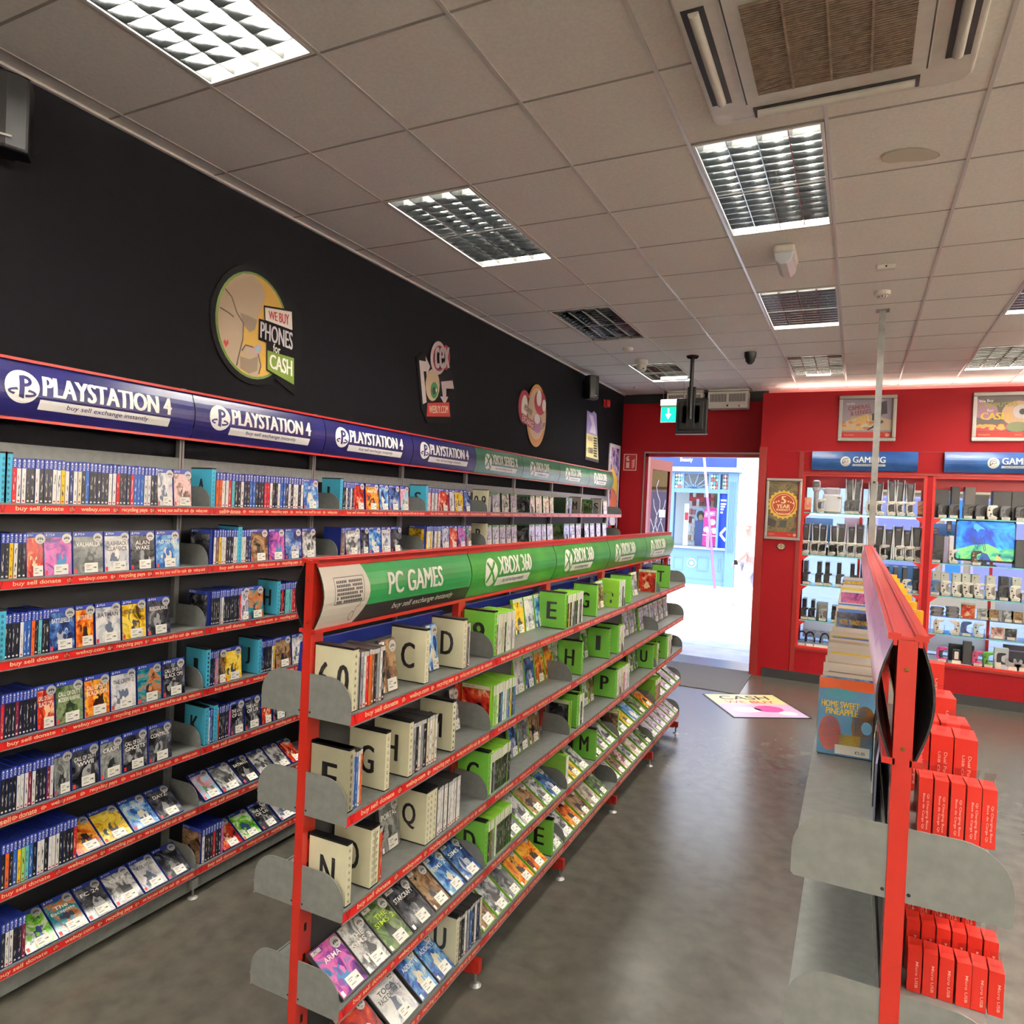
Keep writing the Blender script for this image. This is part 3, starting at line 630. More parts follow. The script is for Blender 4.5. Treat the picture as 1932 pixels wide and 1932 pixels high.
gloss = noisy('glossy_header', (206,112,114), (212,120,122), 6, .3, 2)
gst = mat('glossy_stroke', (160,120,130), .2)
def draw_r(b, f, L, h): b.ring(L*.4, h*.3, .3, .3, .004, lambda u, v: f(u, min(max(v, .002), h-.002)), gst, 24, .3, 1.2)
for k in range(5):
    island_bay('island_bay', RO, 0., k, 5, 'red-capped ' + ('near bay of the book island, with the red end post', 'second bay of the book island counted from its end post', 'third bay of the book island counted from its end post', 'fourth bay of the book island counted from its end post', 'last bay of the book island, touching the steel pole')[k], 'shelving bays of the book island',
               ((gloss, RED, draw_r), (gloss, RED, draw_r)), RZ, 1.664, .225, .026, .021, False, GD, M_GSH, M_GSHT, M_GBR, False, False, False)
# ================================================================== GOODS ON THE SHELVES
CH, CW, CT = .183, .145, .0148
PAL = dict(
 white=[(236,234,230),(228,226,222),(196,198,204),(90,100,120)], black=[(16,16,18),(34,34,38),(70,72,78),(150,150,150)], grey=[(64,68,70),(104,108,108),(150,152,148),(38,40,42)],
 red=[(40,12,12),(150,28,26),(206,70,40),(236,196,150)], orange=[(70,24,14),(206,92,24),(240,170,60),(40,22,18)], yellow=[(58,44,16),(216,170,30),(240,214,90),(60,60,66)],
 green=[(20,34,18),(66,92,52),(130,146,104),(32,40,30)], lime=[(40,110,30),(110,184,46),(212,226,190),(40,60,110)], blue=[(16,30,70),(40,84,160),(120,176,220),(220,214,190)], teal=[(10,54,70),(30,128,140),(196,120,60),(40,40,60)],
 purple=[(40,18,60),(116,60,140),(220,110,170),(60,120,170)], pink=[(226,130,170),(240,206,200),(120,80,70),(60,40,44)], brown=[(44,30,22),(104,76,54),(170,140,104),(30,26,26)], cream=[(232,224,204),(214,204,180),(160,150,136),(90,80,72)],
 mono=[(30,30,32),(120,122,124),(220,220,218),(60,60,62)], lilac=[(120,112,136),(182,176,200),(224,222,236),(86,78,98)], sky=[(120,190,226),(176,216,236),(236,150,170),(90,130,90)], navy=[(10,14,30),(26,40,84),(70,110,170),(180,180,190)])
def pm(k): return art('cover_'+k, PAL[k], 13, .2 if k != 'lilac' else .08)
SPC = dict(w=(234,232,226), k=(24,23,25), r=(190,34,34), b=(44,92,168), y=(232,190,30), o=(214,96,34), g=(96,150,70), n=(28,34,84), t=(104,190,190), m=(110,28,48), s=(150,152,158), p=(206,90,150), c=(226,214,182), d=(70,62,58), e=(158,206,110), u=(120,84,60))
SPN = dict(w='white', k='black', r='red', b='blue', y='yellow', o='orange', g='green', n='navy', t='turquoise', m='maroon', s='grey', p='pink', c='cream', d='dark brown', e='pale green', u='brown')
BODY = dict(ps=mat('case_blue', (30,42,112), .22, spec=.6), xb=mat('case_lime', (136,196,62), .25, spec=.6), pc=mat('case_charcoal', (52,50,50), .3), xo=mat('case_dark_green', (30,52,34), .25))
BAND = dict(ps=mat('band_blue', (44,62,150), .3), xb=mat('band_cream', (226,224,206), .3), pc=mat('band_grey', (196,196,192), .3), xo=mat('band_green', (60,120,60), .3))
STY = dict(ps='blue', xb='lime', pc='charcoal', xo='green')
_sp = {}
def spine_mesh(st, c):
    k = (st, c)
    if k in _sp: return _sp[k]
    b = MB(); t = CT/2*.96; b.box((-CW, -t, 0), (0, t, CH), BODY[st]); bh = {'ps': .04, 'xb': .045, 'pc': .016, 'xo': .04}[st]
    fn = lambda u, v: (.0005, u, v); g = lambda u, v: (.001, u, v)
    pap = mat('spine_'+c, SPC[c], .35); inkc = (230,228,222) if c in 'kbrngmdpu' else (40,38,44)
    b.poly([fn(-t*.92,.003), fn(t*.92,.003), fn(t*.92,CH-bh), fn(-t*.92,CH-bh)], pap); b.poly([fn(-t*.96,CH-bh), fn(t*.96,CH-bh), fn(t*.96,CH-.001), fn(-t*.96,CH-.001)], BAND[st])
    b.poly([g(-t*.42,.03), g(t*.42,.03), g(t*.42,CH-bh-.02), g(-t*.42,CH-bh-.02)], lettering('print_'+c, inkc, SPC[c]))
    if st == 'ps':
        b.poly([g(-t*.62,CH-.013), g(t*.62,CH-.013), g(.0006,CH-.003)], WHITE); b.text('PS4', 0, CH-.0265, .019, t*1.0, g, WHITE, .02, 0, -PI/2)
    if st in ('pc', 'ps'): b.disc(0, .012, t*.55, t*.55, g, WHITE if c in 'kbrngmdu' else mat('rating_red', (190,50,50), .4), 8)
    _sp[k] = b.mesh('spine'); return _sp[k]
_fm = {}
def face_mesh(st, pal, title):
    k = (st, pal, title)
    if k in _fm: return _fm[k]
    b = MB(); w = CW/2; b.box((-CT, -w, 0), (0, w, CH), BODY[st]); fn = lambda u, v: (.0006, u, v); g = lambda u, v: (.0014, u, v); q = lambda u, v: (.001, u, v)
    bh = {'ps': .02, 'xb': .018, 'pc': .0, 'xo': .018}[st]
    b.poly([fn(-w+.003,.003), fn(w-.003,.003), fn(w-.003,CH-bh-.002), fn(-w+.003,CH-bh-.002)], pm(pal))
    if bh: b.poly([fn(-w+.003,CH-bh), fn(w-.003,CH-bh), fn(w-.003,CH-.002), fn(-w+.003,CH-.002)], BAND[st])
    if st == 'ps': b.text('PS4', -w+.04, CH-.011, .03, .009, g, WHITE, .01); b.poly([g(-w+.008,CH-.017), g(-w+.02,CH-.015), g(-w+.014,CH-.004)], WHITE)
    if st == 'xb': b.text('XBOX 360', -w+.04, CH-.01, .05, .007, g, mat('ink_grey', (110,110,108), .5), .01)
    if st == 'pc': b.poly([q(-w+.004,CH-.006), q(-w+.05,CH-.006), q(-w+.05,CH-.02), q(-w+.004,CH-.02)], WHITE); b.text('PC', -w+.026, CH-.013, .016, .009, g, INK, .02)
    tc = mat('title_light', (238,234,226), .35) if pal not in ('white','cream','yellow','sky','lilac','pink','lime') else mat('title_dark', (40,30,40), .35)
    if pal in ('green',) and 'SIMS' in title: tc = mat('title_lime', (190,220,60), .35)
    if title:
        ls = title.split('/')
        for i, t in enumerate(ls): b.text(t, 0, CH*.70-i*.024-(.02 if st == 'xb' else 0), min(.115, .018*len(t)+.012), .019, g, tc, .02)
    # the figure of the picture: two plain overlapping shapes in the cover's own tones
    random.seed(hash(pal+title+st) % 1000 if False else sum(map(ord, pal+title+st)))
    cs = PAL[pal]; fg = mat('fig_%s_0' % pal, cs[-1], .3); f2_ = mat('fig_%s_1' % pal, cs[1 if pal not in ('white','cream') else 2], .3)
    def blob(u0, v0, ru, rv, d, m, n=13):
        b.poly([(d, u0+ru*math.cos(2*PI*i/n)*(r := random.uniform(.55, 1.1)), max(.006, v0+rv*math.sin(2*PI*i/n)*r)) for i in range(n)], m)
    blob(random.uniform(-.015,.015), .058, random.uniform(.024,.036), random.uniform(.034,.05), .001, fg, 15)
    for i in range(4): blob(random.uniform(-.04,.04), random.uniform(.03,.085), random.uniform(.006,.016), random.uniform(.01,.024), .0014+.0002*i, (f2_, fg, mat('fig_%s_2' % pal, cs[2 if pal not in ('white','cream') else 0], .3), f2_)[i], 9)
    b.poly([q(-w+.006,.006), q(-w+.02,.006), q(-w+.02,.024), q(-w+.006,.024)], mat('rating_red', (190,50,50), .4) if st == 'ps' else WHITE)
    _fm[k] = b.mesh('cover'); return _fm[k]
def _lab():
    b = MB(); b.box((0, -.041, -.021), (.0012, .041, .021), mat('price_label', (232,230,220), .5)); fn = lambda u, v: (.0016, u, v); m = mat('label_ink', (150,148,144), .5)
    b.stroke([(-.03,.01),(.0,.01)], .003, fn, m); b.stroke([(-.03,-.009),(.002,-.009)], .004, fn, m); b.stroke([(-.03,.003),(-.012,.003)], .0025, fn, m); b.text('€', .012, -.0, .006, .008, fn, INK, .01); b.stroke([(.017,-.0),(.031,-.0)], .006, fn, mat('label_ink2', (90,88,86), .5)); return b.mesh('price_label')
def _stk():
    b = MB(); fn = lambda u, v: (.0004, u, v); g = lambda u, v: (.0008, u, v); b.disc(0, 0, .0205, .0205, fn, mat('sticker_silver', (206,204,200), .3, .3), 18); m = mat('sticker_ink', (50,48,52), .4)
    b.poly([g(-.013,-.002), g(-.006,.008), g(-.004,.002), g(-.008,-.006)], m); b.poly([g(.013,-.002), g(.006,.008), g(.004,.002), g(.008,-.006)], m); b.disc(0, .002, .003, .007, g, m, 8); b.stroke([(-.006,-.012),(.006,-.012)], .002, g, m); return b.mesh('round_sticker')
M_LAB, M_STK = _lab(), _stk()
DIVC = dict(cyan=(70,172,206), cream=(226,222,190), green=(116,190,66), grey=(176,170,162))
_dv = {}
def div_mesh(c, t):
    k = (c, t)
    if k in _dv: return _dv[k]
    b = MB(); w = .013; d = .152; hh = .196; body = noisy('divider_'+c, DIVC[c], tuple(int(x*.95) for x in DIVC[c]), 9, .45, 3)
    b.box((-d, -w, .004), (0, w, hh), body); b.box((-d-.001, -w-.001, hh), (.0008, w+.001, hh+.007), BLACK); b.box((-d-.001, -w-.001, 0), (.0008, w+.001, .004), BLACK)
    f = lambda u, v: (u, -w-.0006, v); n = len(t); b.text(t, -d*.5, hh*.5, {1: .062, 2: .1, 3: .125}[n] if t not in 'IJ' else .035, .095, f, INK, .034)
    g = lambda u, v: (.0006, u, v)
    for i in range(8): b.text(t[0], 0, .015+i*.023, .008, .012, g, INK, .01)
    _dv[k] = b.mesh('divider'); return _dv[k]
CNT = {}
def snap(R, s):
    """keep a thing clear of the end plates between the bays"""
    f = (s-R.s0)/LP; k = math.floor(f); f = (f-k)*LP
    return s + (.026-f if f < .026 else (LP+.026-f if f > LP-.045 else 0))
def nxt(k): CNT[k] = CNT.get(k, 0)+1; return CNT[k]
SHELFW = ['top', 'second', 'third', 'fourth', 'fifth', 'sixth', 'lowest']
class Run:
    def __init__(s, O, D, N, front, zs, s0, where, rz, shn): s.O, s.D, s.N, s.front, s.zs, s.s0, s.where, s.rz, s.shn = O, D, N, front, zs, s0, where, rz, shn
    def at(s, t, off, dz=0.): p = s.O + s.D*t + s.N*off; p.z = dz; return p
    def s_of(s, px, off, z): return col(px, s.O + s.N*off + Vector((0,0,z)), s.D)
    def bay(s, t): return BAYW[max(0, min(7, int((t-s.s0)/LP)))]
    def loc(s, t, tier): return '%s shelf, %s %s bay' % (s.shn[tier], s.bay(t), s.where)
WALL = Run(Vector((0,0,0)), Vector((0,1,0)), Vector((1,0,0)), WF, WZ, WY0, 'wall', 0, SHELFW)
ISL = Run(GO, GDIR, GN, GD, GZ, -.03, 'island', GR, ['top', 'second', 'third', 'fourth', 'lowest'])
KIND = dict(ps='blue_game_case', xb='green_game_case', pc='pc_game_case', xo='sleeved_game_case')
GRP = {'wall': 'game cases on the wall shelves', 'island': 'game cases on the island shelves'}
def spines(R, tier, p0, p1, n, st, cols):
    z = R.zs[tier]; off = R.front-.012; a, c = R.s_of(p0, off, z+.05), R.s_of(p1, off, z+.05)
    f_ = (a-R.s0)/LP; k_ = round(f_)
    if -.06 < (f_-k_)*LP < .045 and k_ > 0: a = R.s0+k_*LP+.045
    w = (c-a)/n
    for i in range(n):
        cc = cols[i % len(cols)]; t = a + w*(i+.5)
        o = inst(KIND[st], spine_mesh(st, cc), None, R.at(t, off - random.uniform(0,.004), z+.0005), (0, 0, R.rz+random.uniform(-.012,.012)), (1, w/CT*.985, random.uniform(.985,1.01)))
        q = nxt((R.where, tier, R.bay(t), 's'))
        tag(o, '%s-spined %s game case, %s upright towards the door, %s' % (SPN[cc].replace(' ', '-'), STY[st], ordn(q), R.loc(t, tier)), 'game case', GRP[R.where])
def face(R, tier, p0, p1, st, pal, title='', back=None, lean=None, lab=True, stk=True):
    z = R.zs[tier]; flat = (tier >= len(R.zs)-2) if lean is None else lean
    off = R.front-.014 if back is None else R.front-back
    if flat: off = R.front-.008
    zc = z+(.02 if flat else .05); a, c = R.s_of(p0, off, zc), R.s_of(p1, off, zc); w = c-a; t = (a+c)/2; sc = max(.42, min(1.08, w/CW))
    al = math.radians(56 if flat else (9 if back else 5)); k = nxt((R.where, tier, R.bay(t), 'f'))
    o = inst(KIND[st], face_mesh(st, pal, title), None, R.at(t, off, z+.001+(.008 if flat else .0)), (0, -al, R.rz), (1, sc, 1.0))
    cn = dict(mono='black and white', sky='pale blue', lilac='glossy lilac').get(pal, pal)
    tag(o, '%s-covered case %s, %s towards the door, %s' % (cn.replace(' ', '-'), 'lying back' if flat else 'facing out', ordn(k), R.loc(t, tier)), 'game case', GRP[R.where])
    if lab: inst('price_label', M_LAB, o, (.0018, .018/sc*.6, .026), (0, 0, .0), (1, min(1., .8/sc*.9), 1))
    if stk: inst('round_sticker', M_STK, o, (.0018, CW/2-.027, CH-.027), (0,0,0), (1, 1/sc, 1))
    return o
def divider(R, tier, p, c, t, off=.010):
    z = R.zs[tier]; o_ = R.front-off; s = R.s_of(p, o_, z+.05)
    if R is ISL and s < .5: s = max(s, .03)
    else: s = snap(R, s)
    o = inst('letter_divider', div_mesh(c, t), None, R.at(s, o_, z+.0005), (0, 0, R.rz))
    tag(o, '%s divider with big black %s, %s' % (c, t if len(t) < 3 else 'figures', R.loc(s, tier)), 'divider', 'letter dividers among the game cases')
def sidecase(R, tier, p, st, pal, off=.02):
    """a case standing side-on against a bracket: its front cover looks along the shelf"""
    z = R.zs[tier]; o_ = R.front-off; s = snap(R, R.s_of(p, o_, z+.05)); c = R.at(s, o_-CW/2, z+.0005)
    o = inst(KIND[st], face_mesh(st, pal, ''), None, c, (0, 0, R.rz-PI/2)); k = nxt((R.where, tier, R.bay(s), 'e'))
    tag(o, '%s-covered case standing side-on, %s by the end plate, %s' % (pal, ordn(k), R.loc(s, tier)), 'game case', GRP[R.where])
F, S_, D_, E_ = face, spines, divider, sidecase
W = WALL
# --- wall, top shelf
D_(W,0,5,'cyan','0'); D_(W,0,15,'cyan','9')
S_(W,0,22,297,37,'ps','rwwkkwkkkwwywnwckbkkkkkwwrkkkrbbbwwkk')
F(W,0,298,327,'ps','white'); F(W,0,329,362,'ps','pink')
D_(W,0,402,'cyan','A')
S_(W,0,406,572,31,'ps','oowwrtkkwkkbbkkkrrwkkwbbkwkwwkwwk')
F(W,0,574,602,'ps','blue','F1')
D_(W,0,642,'cyan','L'); S_(W,0,646,670,8,'ps','kkwkbwkr')
F(W,0,671,688,'ps','red'); F(W,0,691,716,'ps','orange','MAFIA'); F(W,0,717,734,'ps','blue'); F(W,0,735,755,'ps','navy'); F(W,0,756,772,'ps','sky','')
D_(W,0,800,'cyan','S'); S_(W,0,802,830,10,'ps','wwrwwswwrw')
F(W,0,831,848,'ps','red'); F(W,0,849,858,'ps','white'); F(W,0,859,875,'ps','yellow'); F(W,0,876,889,'ps','navy')
D_(W,0,916,'cream','0-9'); S_(W,0,919,928,4,'xo','swsk')
for a, c, p in ((929,945,'lilac'),(946,963,'mono'),(964,976,'lilac')): F(W,0,a,c,'xo',p)
E_(W,0,999,'xo','black')
for a, c in ((1000,1010),(1011,1024),(1025,1037),(1038,1045)): F(W,0,a,c,'xo','lilac')
E_(W,0,1066,'xo','black'); S_(W,0,1067,1079,5,'xo','kwkbs'); D_(W,0,1096,'grey','M')
E_(W,0,1118,'xo','green'); D_(W,0,1135,'grey','S'); F(W,0,1138,1147,'xo','lilac')
# --- wall, second shelf
S_(W,1,1,49,6,'ps','kkywkk')
for a, c, p, t in ((51,83,'red',''),(84,137,'purple',''),(139,196,'grey','VALHALLA'),(198,245,'white','FLASHBACK/CLASSICS'),(247,293,'black','ALAN/WAKE'),(295,340,'blue','AO TENNIS')): F(W,1,a,c,'ps',p,t)
E_(W,1,392,'ps','black'); S_(W,1,394,449,10,'ps','wuywwkkkww'); D_(W,1,452,'cyan','G'); S_(W,1,455,473,4,'ps','wwkn')
for a, c, p, t in ((474,507,'brown',''),(508,538,'purple',''),(539,570,'navy',''),(571,597,'mono','')): F(W,1,a,c,'ps',p,t)
S_(W,1,636,651,5,'ps','uuuus')
for a, c, p, t in ((653,681,'mono','MAFIA'),(682,696,'black',''),(697,720,'blue',''),(721,738,'white','MAFIA'),(739,759,'black','')): F(W,1,a,c,'ps',p,t)
E_(W,1,796,'ps','yellow'); S_(W,1,798,834,12,'ps','ywwywkwwywwk')
for a, c, p in ((835,848,'lilac'),(849,864,'red'),(865,880,'purple'),(881,890,'teal')): F(W,1,a,c,'ps',p)
D_(W,1,912,'cream','R')
for a, c in ((917,929),(930,943),(944,955),(956,965),(966,976)): F(W,1,a,c,'xo','lilac')
E_(W,1,997,'xo','black')
for a, c in ((999,1010),(1011,1022),(1023,1031),(1032,1045)): F(W,1,a,c,'xo','lilac')
E_(W,1,1063,'xo','green')
for a, c in ((1065,1075),(1076,1085),(1086,1098)): F(W,1,a,c,'xo','lilac')
for a, c in ((1103,1112),(1113,1123),(1124,1135),(1136,1146)): F(W,1,a,c,'xo','lilac')
# --- wall, third shelf
D_(W,2,3,'cyan','B'); S_(W,2,7,93,12,'ps','kkkkwbboktkk')
for a, c, p, t in ((94,142,'navy','BATTLEFIELD 1'),(144,178,'orange','BATTLEFIELD'),(181,229,'white','BATMAN'),(231,277,'yellow','BORDERLANDS'),(279,322,'black','BORDERLANDS')): F(W,2,a,c,'ps',p,t)
E_(W,2,389,'ps','black'); S_(W,2,391,455,15,'ps','kkkkswkkkkkkkkr')
for a, c, p, t in ((456,467,'lilac',''),(469,498,'teal','')): F(W,2,a,c,'ps',p,t)
D_(W,2,525,'cyan','H'); S_(W,2,528,557,9,'ps','krkttttrr'); F(W,2,558,572,'ps','brown')
# --- wall, fourth shelf
S_(W,3,1,69,10,'ps','rkkkmkkkkk')
for a, c, p, t in ((71,104,'red','CALL OF DUTY/BLACK OPS'),(106,158,'green','CALL OF DUTY/MODERN WARFARE'),(160,208,'orange','CALL OF DUTY/BLACK OPS'),(210,258,'white','THE CREW 2'),(260,306,'teal',''),(308,350,'black','CALL OF DUTY/BLACK OPS')): F(W,3,a,c,'ps',p,t)
D_(W,3,392,'cyan','I'); S_(W,3,395,412,5,'ps','kkkps')
for a, c, p in ((413,422,'brown'),(424,457,'yellow')): F(W,3,a,c,'ps',p)
D_(W,3,489,'cyan','J'); S_(W,3,492,519,8,'ps','bkkkkkwy')
for a, c, p in ((521,550,'brown'),(552,572,'white')): F(W,3,a,c,'ps',p)
# --- wall, fifth shelf
S_(W,4,1,101,14,'ps','kkkkwwwmwkkkmw')
for a, c, p, t in ((103,134,'grey',''),(136,188,'black','CALL OF DUTY/WWII'),(190,231,'grey','CRASH'),(233,279,'black','CALL OF DUTY/GHOSTS'),(281,325,'black','CONTROL')): F(W,4,a,c,'ps',p,t)
D_(W,4,389,'cyan','K'); S_(W,4,392,404,3,'ps','wbn'); D_(W,4,406,'cyan','L'); S_(W,4,409,435,7,'ps','okkkkkp')
for a, c, p, t in ((436,461,'black','THE LAST/OF US'),(463,492,'black','THE LAST/OF US'),(495,513,'red',''),(516,540,'black','')): F(W,4,a,c,'ps',p,t)
# --- wall, sixth shelf
S_(W,5,1,145,20,'ps','kokbyetbkwwkwwwkkkkr')
for a, c, p, t in ((148,198,'orange',''),(200,252,'yellow',''),(255,303,'blue','DESCENDERS'),(305,348,'black','DAYZ'),(388,421,'sky',''),(423,460,'mono',''),(462,493,'black','BATMAN'),(495,524,'mono',''),(526,551,'mono',''),(553,574,'red','')): F(W,5,a,c,'ps',p,t)
# --- wall, lowest shelf
S_(W,6,1,48,6,'ps','kwwkkm')
for a, c, p, t in ((51,111,'lime','FC 24'),(113,168,'teal','The/Escapists'),(171,219,'black','FC 24'),(222,272,'mono','ELEX'),(275,318,'white','THE EVIL WITHIN'),(320,361,'black','')): F(W,6,a,c,'ps',p,t)
E_(W,6,378,'ps','brown'); S_(W,6,381,422,8,'ps','wkkkrkkp')
for a, c, p, t in ((423,460,'red',''),(462,495,'lime',''),(498,529,'black','THE LAST/OF US'),(532,561,'white','')): F(W,6,a,c,'ps',p,t)
# --- island, top shelf
I = ISL; BK = .145
D_(I,0,660,'cream','6-0'); S_(I,0,667,726,11,'pc','ksswroukswk'); F(I,0,723,753,'pc','brown','',.05)
D_(I,0,805,'cream','C'); F(I,0,811,830,'pc','blue','',.09); D_(I,0,876,'cream','D'); S_(I,0,879,887,3,'pc','sdw')
D_(I,0,923,'green','9'); S_(I,0,928,972,14,'xb','uwwwcwkwwwwsww')
for a, c, p in ((974,992,'yellow'),(994,1011,'white'),(1013,1029,'blue')): F(I,0,a,c,'xb',p,'',BK)
D_(I,0,1066,'green','E'); S_(I,0,1070,1100,11,'xb','kykwskkwskw'); D_(I,0,1126,'green','G'); F(I,0,1129,1142,'xb','brown','',.1)
E_(I,0,1166,'xb','black'); S_(I,0,1168,1179,4,'xb','wwkw'); D_(I,0,1190,'green','I'); F(I,0,1194,1206,'xb','mono','',.1)
E_(I,0,1237,'xb','red'); D_(I,0,1263,'green','T')
# --- island, second shelf
D_(I,1,651,'cream','E'); D_(I,1,658,'cream','F'); S_(I,1,661,683,5,'pc','wbbwo'); D_(I,1,730,'cream','G'); D_(I,1,774,'cream','H'); S_(I,1,778,824,9,'pc','skwskcwcw')
D_(I,1,855,'cream','M'); F(I,1,855,869,'pc','mono','',.12)
E_(I,1,917,'xb','red'); S_(I,1,919,972,12,'xb','eewkbwwsbykb')
for a, c, p in ((974,991,'white'),(993,1011,'navy'),(1013,1029,'orange')): F(I,1,a,c,'xb',p,'',BK)
for a, c, p in ((1031,1046,'orange'),(1047,1063,'mono')): F(I,1,a,c,'xb',p,'',BK, None, False)
D_(I,1,1098,'green','H')
for a, c, p in ((1101,1111,'green'),(1112,1121,'brown')): F(I,1,a,c,'xb',p,'',BK)
D_(I,1,1150,'green','I'); D_(I,1,1166,'green','R'); S_(I,1,1168,1177,3,'xb','wcw')
for a, c in ((1178,1188),(1189,1198),(1199,1207)): F(I,1,a,c,'xb','lilac','',BK)
for a, c in ((1208,1217),(1218,1226),(1227,1235),(1236,1244),(1245,1253),(1254,1261)): F(I,1,a,c,'xb','lilac','',.12)
# --- island, third shelf
D_(I,2,657,'cream','N'); D_(I,2,702,'cream','O'); D_(I,2,709,'cream','P'); S_(I,2,714,721,2,'pc','or'); F(I,2,722,757,'pc','grey','PORTAL',.10)
D_(I,2,806,'cream','Q'); D_(I,2,812,'cream','R'); D_(I,2,819,'cream','S'); S_(I,2,824,868,11,'pc','wwwwwwwwwww')
D_(I,2,915,'green','C'); S_(I,2,919,963,13,'xb','wkskkkkkkkkkk')
for a, c, p in ((964,979,'navy'),(980,1000,'grey'),(1001,1020,'brown')): F(I,2,a,c,'xb',p,'',.12)
E_(I,2,1067,'xb','black'); S_(I,2,1069,1078,3,'xb','eyw'); D_(I,2,1089,'green','L'); S_(I,2,1092,1101,3,'xb','wkw')
for a, c, p in ((1102,1111,'mono'),(1112,1122,'brown')): F(I,2,a,c,'xb',p,'',.12)
D_(I,2,1161,'green','P'); S_(I,2,1164,1187,8,'xb','wcwcpwww')
for a, c in ((1188,1196),(1197,1209)): F(I,2,a,c,'xb','mono','',.13)
D_(I,2,1232,'green','U'); S_(I,2,1234,1243,4,'xb','wuwu'); D_(I,2,1257,'green','K'); S_(I,2,1259,1268,4,'xb','wewk')
# --- island, fourth shelf
for a, c, p, t in ((649,697,'purple','ARMA'),(699,739,'mono','THE/SIMS 3'),(741,781,'green','THE/SIMS 2'),(783,822,'black','STARCRAFT'),(824,851,'brown',''),(853,881,'blue','SIMS 2'),(883,911,'navy','SIMS 2')): F(I,3,a,c,'pc',p,t)
D_(I,3,916,'green','D'); S_(I,3,921,964,12,'xb','kuswkkkkkkkk')
for a, c, p in ((967,988,'grey'),(990,1009,'mono'),(1011,1030,'brown'),(1032,1045,'mono'),(1047,1062,'navy')): F(I,3,a,c,'xb',p)
S_(I,3,1063,1067,1,'xb','w')
for a, c, p in ((1069,1082,'red'),(1084,1098,'yellow'),(1100,1112,'mono')): F(I,3,a,c,'xb',p)
D_(I,3,1124,'green','M')
for a, c, p in ((1127,1138,'green'),(1140,1149,'mono'),(1151,1162,'mono')): F(I,3,a,c,'xb',p)
E_(I,3,1162,'xb','brown')
for a, c, p in ((1165,1174,'cream'),(1176,1185,'mono'),(1187,1196,'yellow'),(1198,1208,'blue'),(1210,1221,'green'),(1223,1233,'orange')): F(I,3,a,c,'xb',p)
S_(I,3,1236,1246,4,'xb','uoku')
for a, c in ((1248,1257),(1258,1267),(1268,1276),(1277,1285)): F(I,3,a,c,'xb','lilac')
# --- island, lowest shelf
for a, c, p, t in ((690,742,'red',''),(744,796,'white','TOCA/RACE DRIVER 2'),(798,828,'blue','ADDICTS'),(830,858,'blue','ADDICTS')): F(I,4,a,c,'pc',p,t)
D_(I,4,862,'cream','U'); S_(I,4,866,908,9,'pc','dkwsbkwnc')
for a, c, p in ((914,938,'brown'),(940,964,'mono'),(966,986,'grey'),(988,1009,'orange'),(1011,1034,'orange')): F(I,4,a,c,'xb',p)
D_(I,4,1042,'green','E'); F(I,4,1045,1064,'xb','mono')
for a, c, p in ((1069,1082,'mono'),(1084,1099,'orange'),(1101,1117,'brown'),(1119,1134,'cream'),(1136,1149,'green')): F(I,4,a,c,'xb',p)
for a, c, p in ((1163,1171,'mono'),(1173,1181,'brown'),(1183,1192,'pink'),(1194,1201,'mono'),(1203,1212,'cream'),(1214,1221,'mono'),(1223,1230,'green')): F(I,4,a,c,'xb',p)
for a, c in ((1235,1242),(1243,1250),(1251,1258),(1259,1266),(1267,1274),(1275,1282)): F(I,4,a,c,'xb','lilac')
# --- far side of the island: the case tops that show under the header
for k in range(5):
    for i in range(7):
        s = k*LP+.14+i*.125; p = ISL.at(s, -.10, GZ[0]+.0005)
        o = inst('blue_game_case', face_mesh('ps', ['mono','red','orange','navy','white','cream','black'][(i+k) % 7], ''), None, p, (0, math.radians(-4), GR+PI))
        tag(o, 'case glimpsed under the header on the far side, %s along, %s island bay' % (ordn(i+1), BAYW[k]), 'game case', 'game cases on the far side of the island')
# ---------------------------------------------------------------- book island, books filed front to back
bookc = [(234,230,218),(240,236,224),(228,222,206),(232,206,60),(238,220,70),(70,110,190),(222,216,200),(40,36,44),(238,236,228),(200,190,170)]
bookn = ['cream','white','ivory','yellow','bright yellow','blue','buff','dark','pale','stone']
def book_mesh(ci, w, h, t, cover=None, titles=(), tcol=None):
    b = MB(); pg = noisy('book_pages', (226,218,196), (238,232,214), 60, .8, 3); c = mat('book_%d' % ci, bookc[ci], .35) if cover is None else pm(cover)
    b.box((-w/2+.002, -t+.0015, .003), (w/2-.003, -.0015, h-.003), pg); b.box((-w/2, -.0015, 0), (w/2, 0, h), c); b.box((-w/2, -t, 0), (w/2, -t+.0015, h), c); b.box((-w/2, -t, 0), (-w/2+.0015, 0, h), c)
    f = lambda u, v: (u, -t-.0007, v)
    for (txt, v, ww, hh, m) in titles: b.text(txt, 0, v, ww, hh, f, m, .03)
    return b, f
y = .20; i = 0; nb = 0; bz = RZ[0]
specials = {}
while y < 4.3:
    t = random.choice((.01, .013, .016, .02, .026, .034)); ci = random.choice((0,1,1,2,3,4,5,6,7,8,8,9,0,2,8)); w = random.uniform(.14, .158); h = random.uniform(.175, .20)
    k = 'book%d' % ci
    if any(q_-.3 < y < q_+.02 for q_ in (1.62, 2.62)) or abs(y-3.72) < .03: y += .04; continue
    b, f = book_mesh(ci, w, h, t); o = b.build('book', None, (3.15+random.uniform(-.008,.008), y+t, bz+.001), (math.radians(-9), 0, random.uniform(-.03,.03)))
    nb += 1; bk_ = BAYW[int((y+.59)/LP)]; tag(o, '%s book filed on edge, %s towards the pole, %s book island bay' % (bookn[ci].replace(' ', '-'), ordn(nxt(('book', bk_))), bk_), 'book', 'books filed along the book island')
    y += t + random.choice((.002, .003, .004, .007)) ; i += 1
    if nb > 230: break
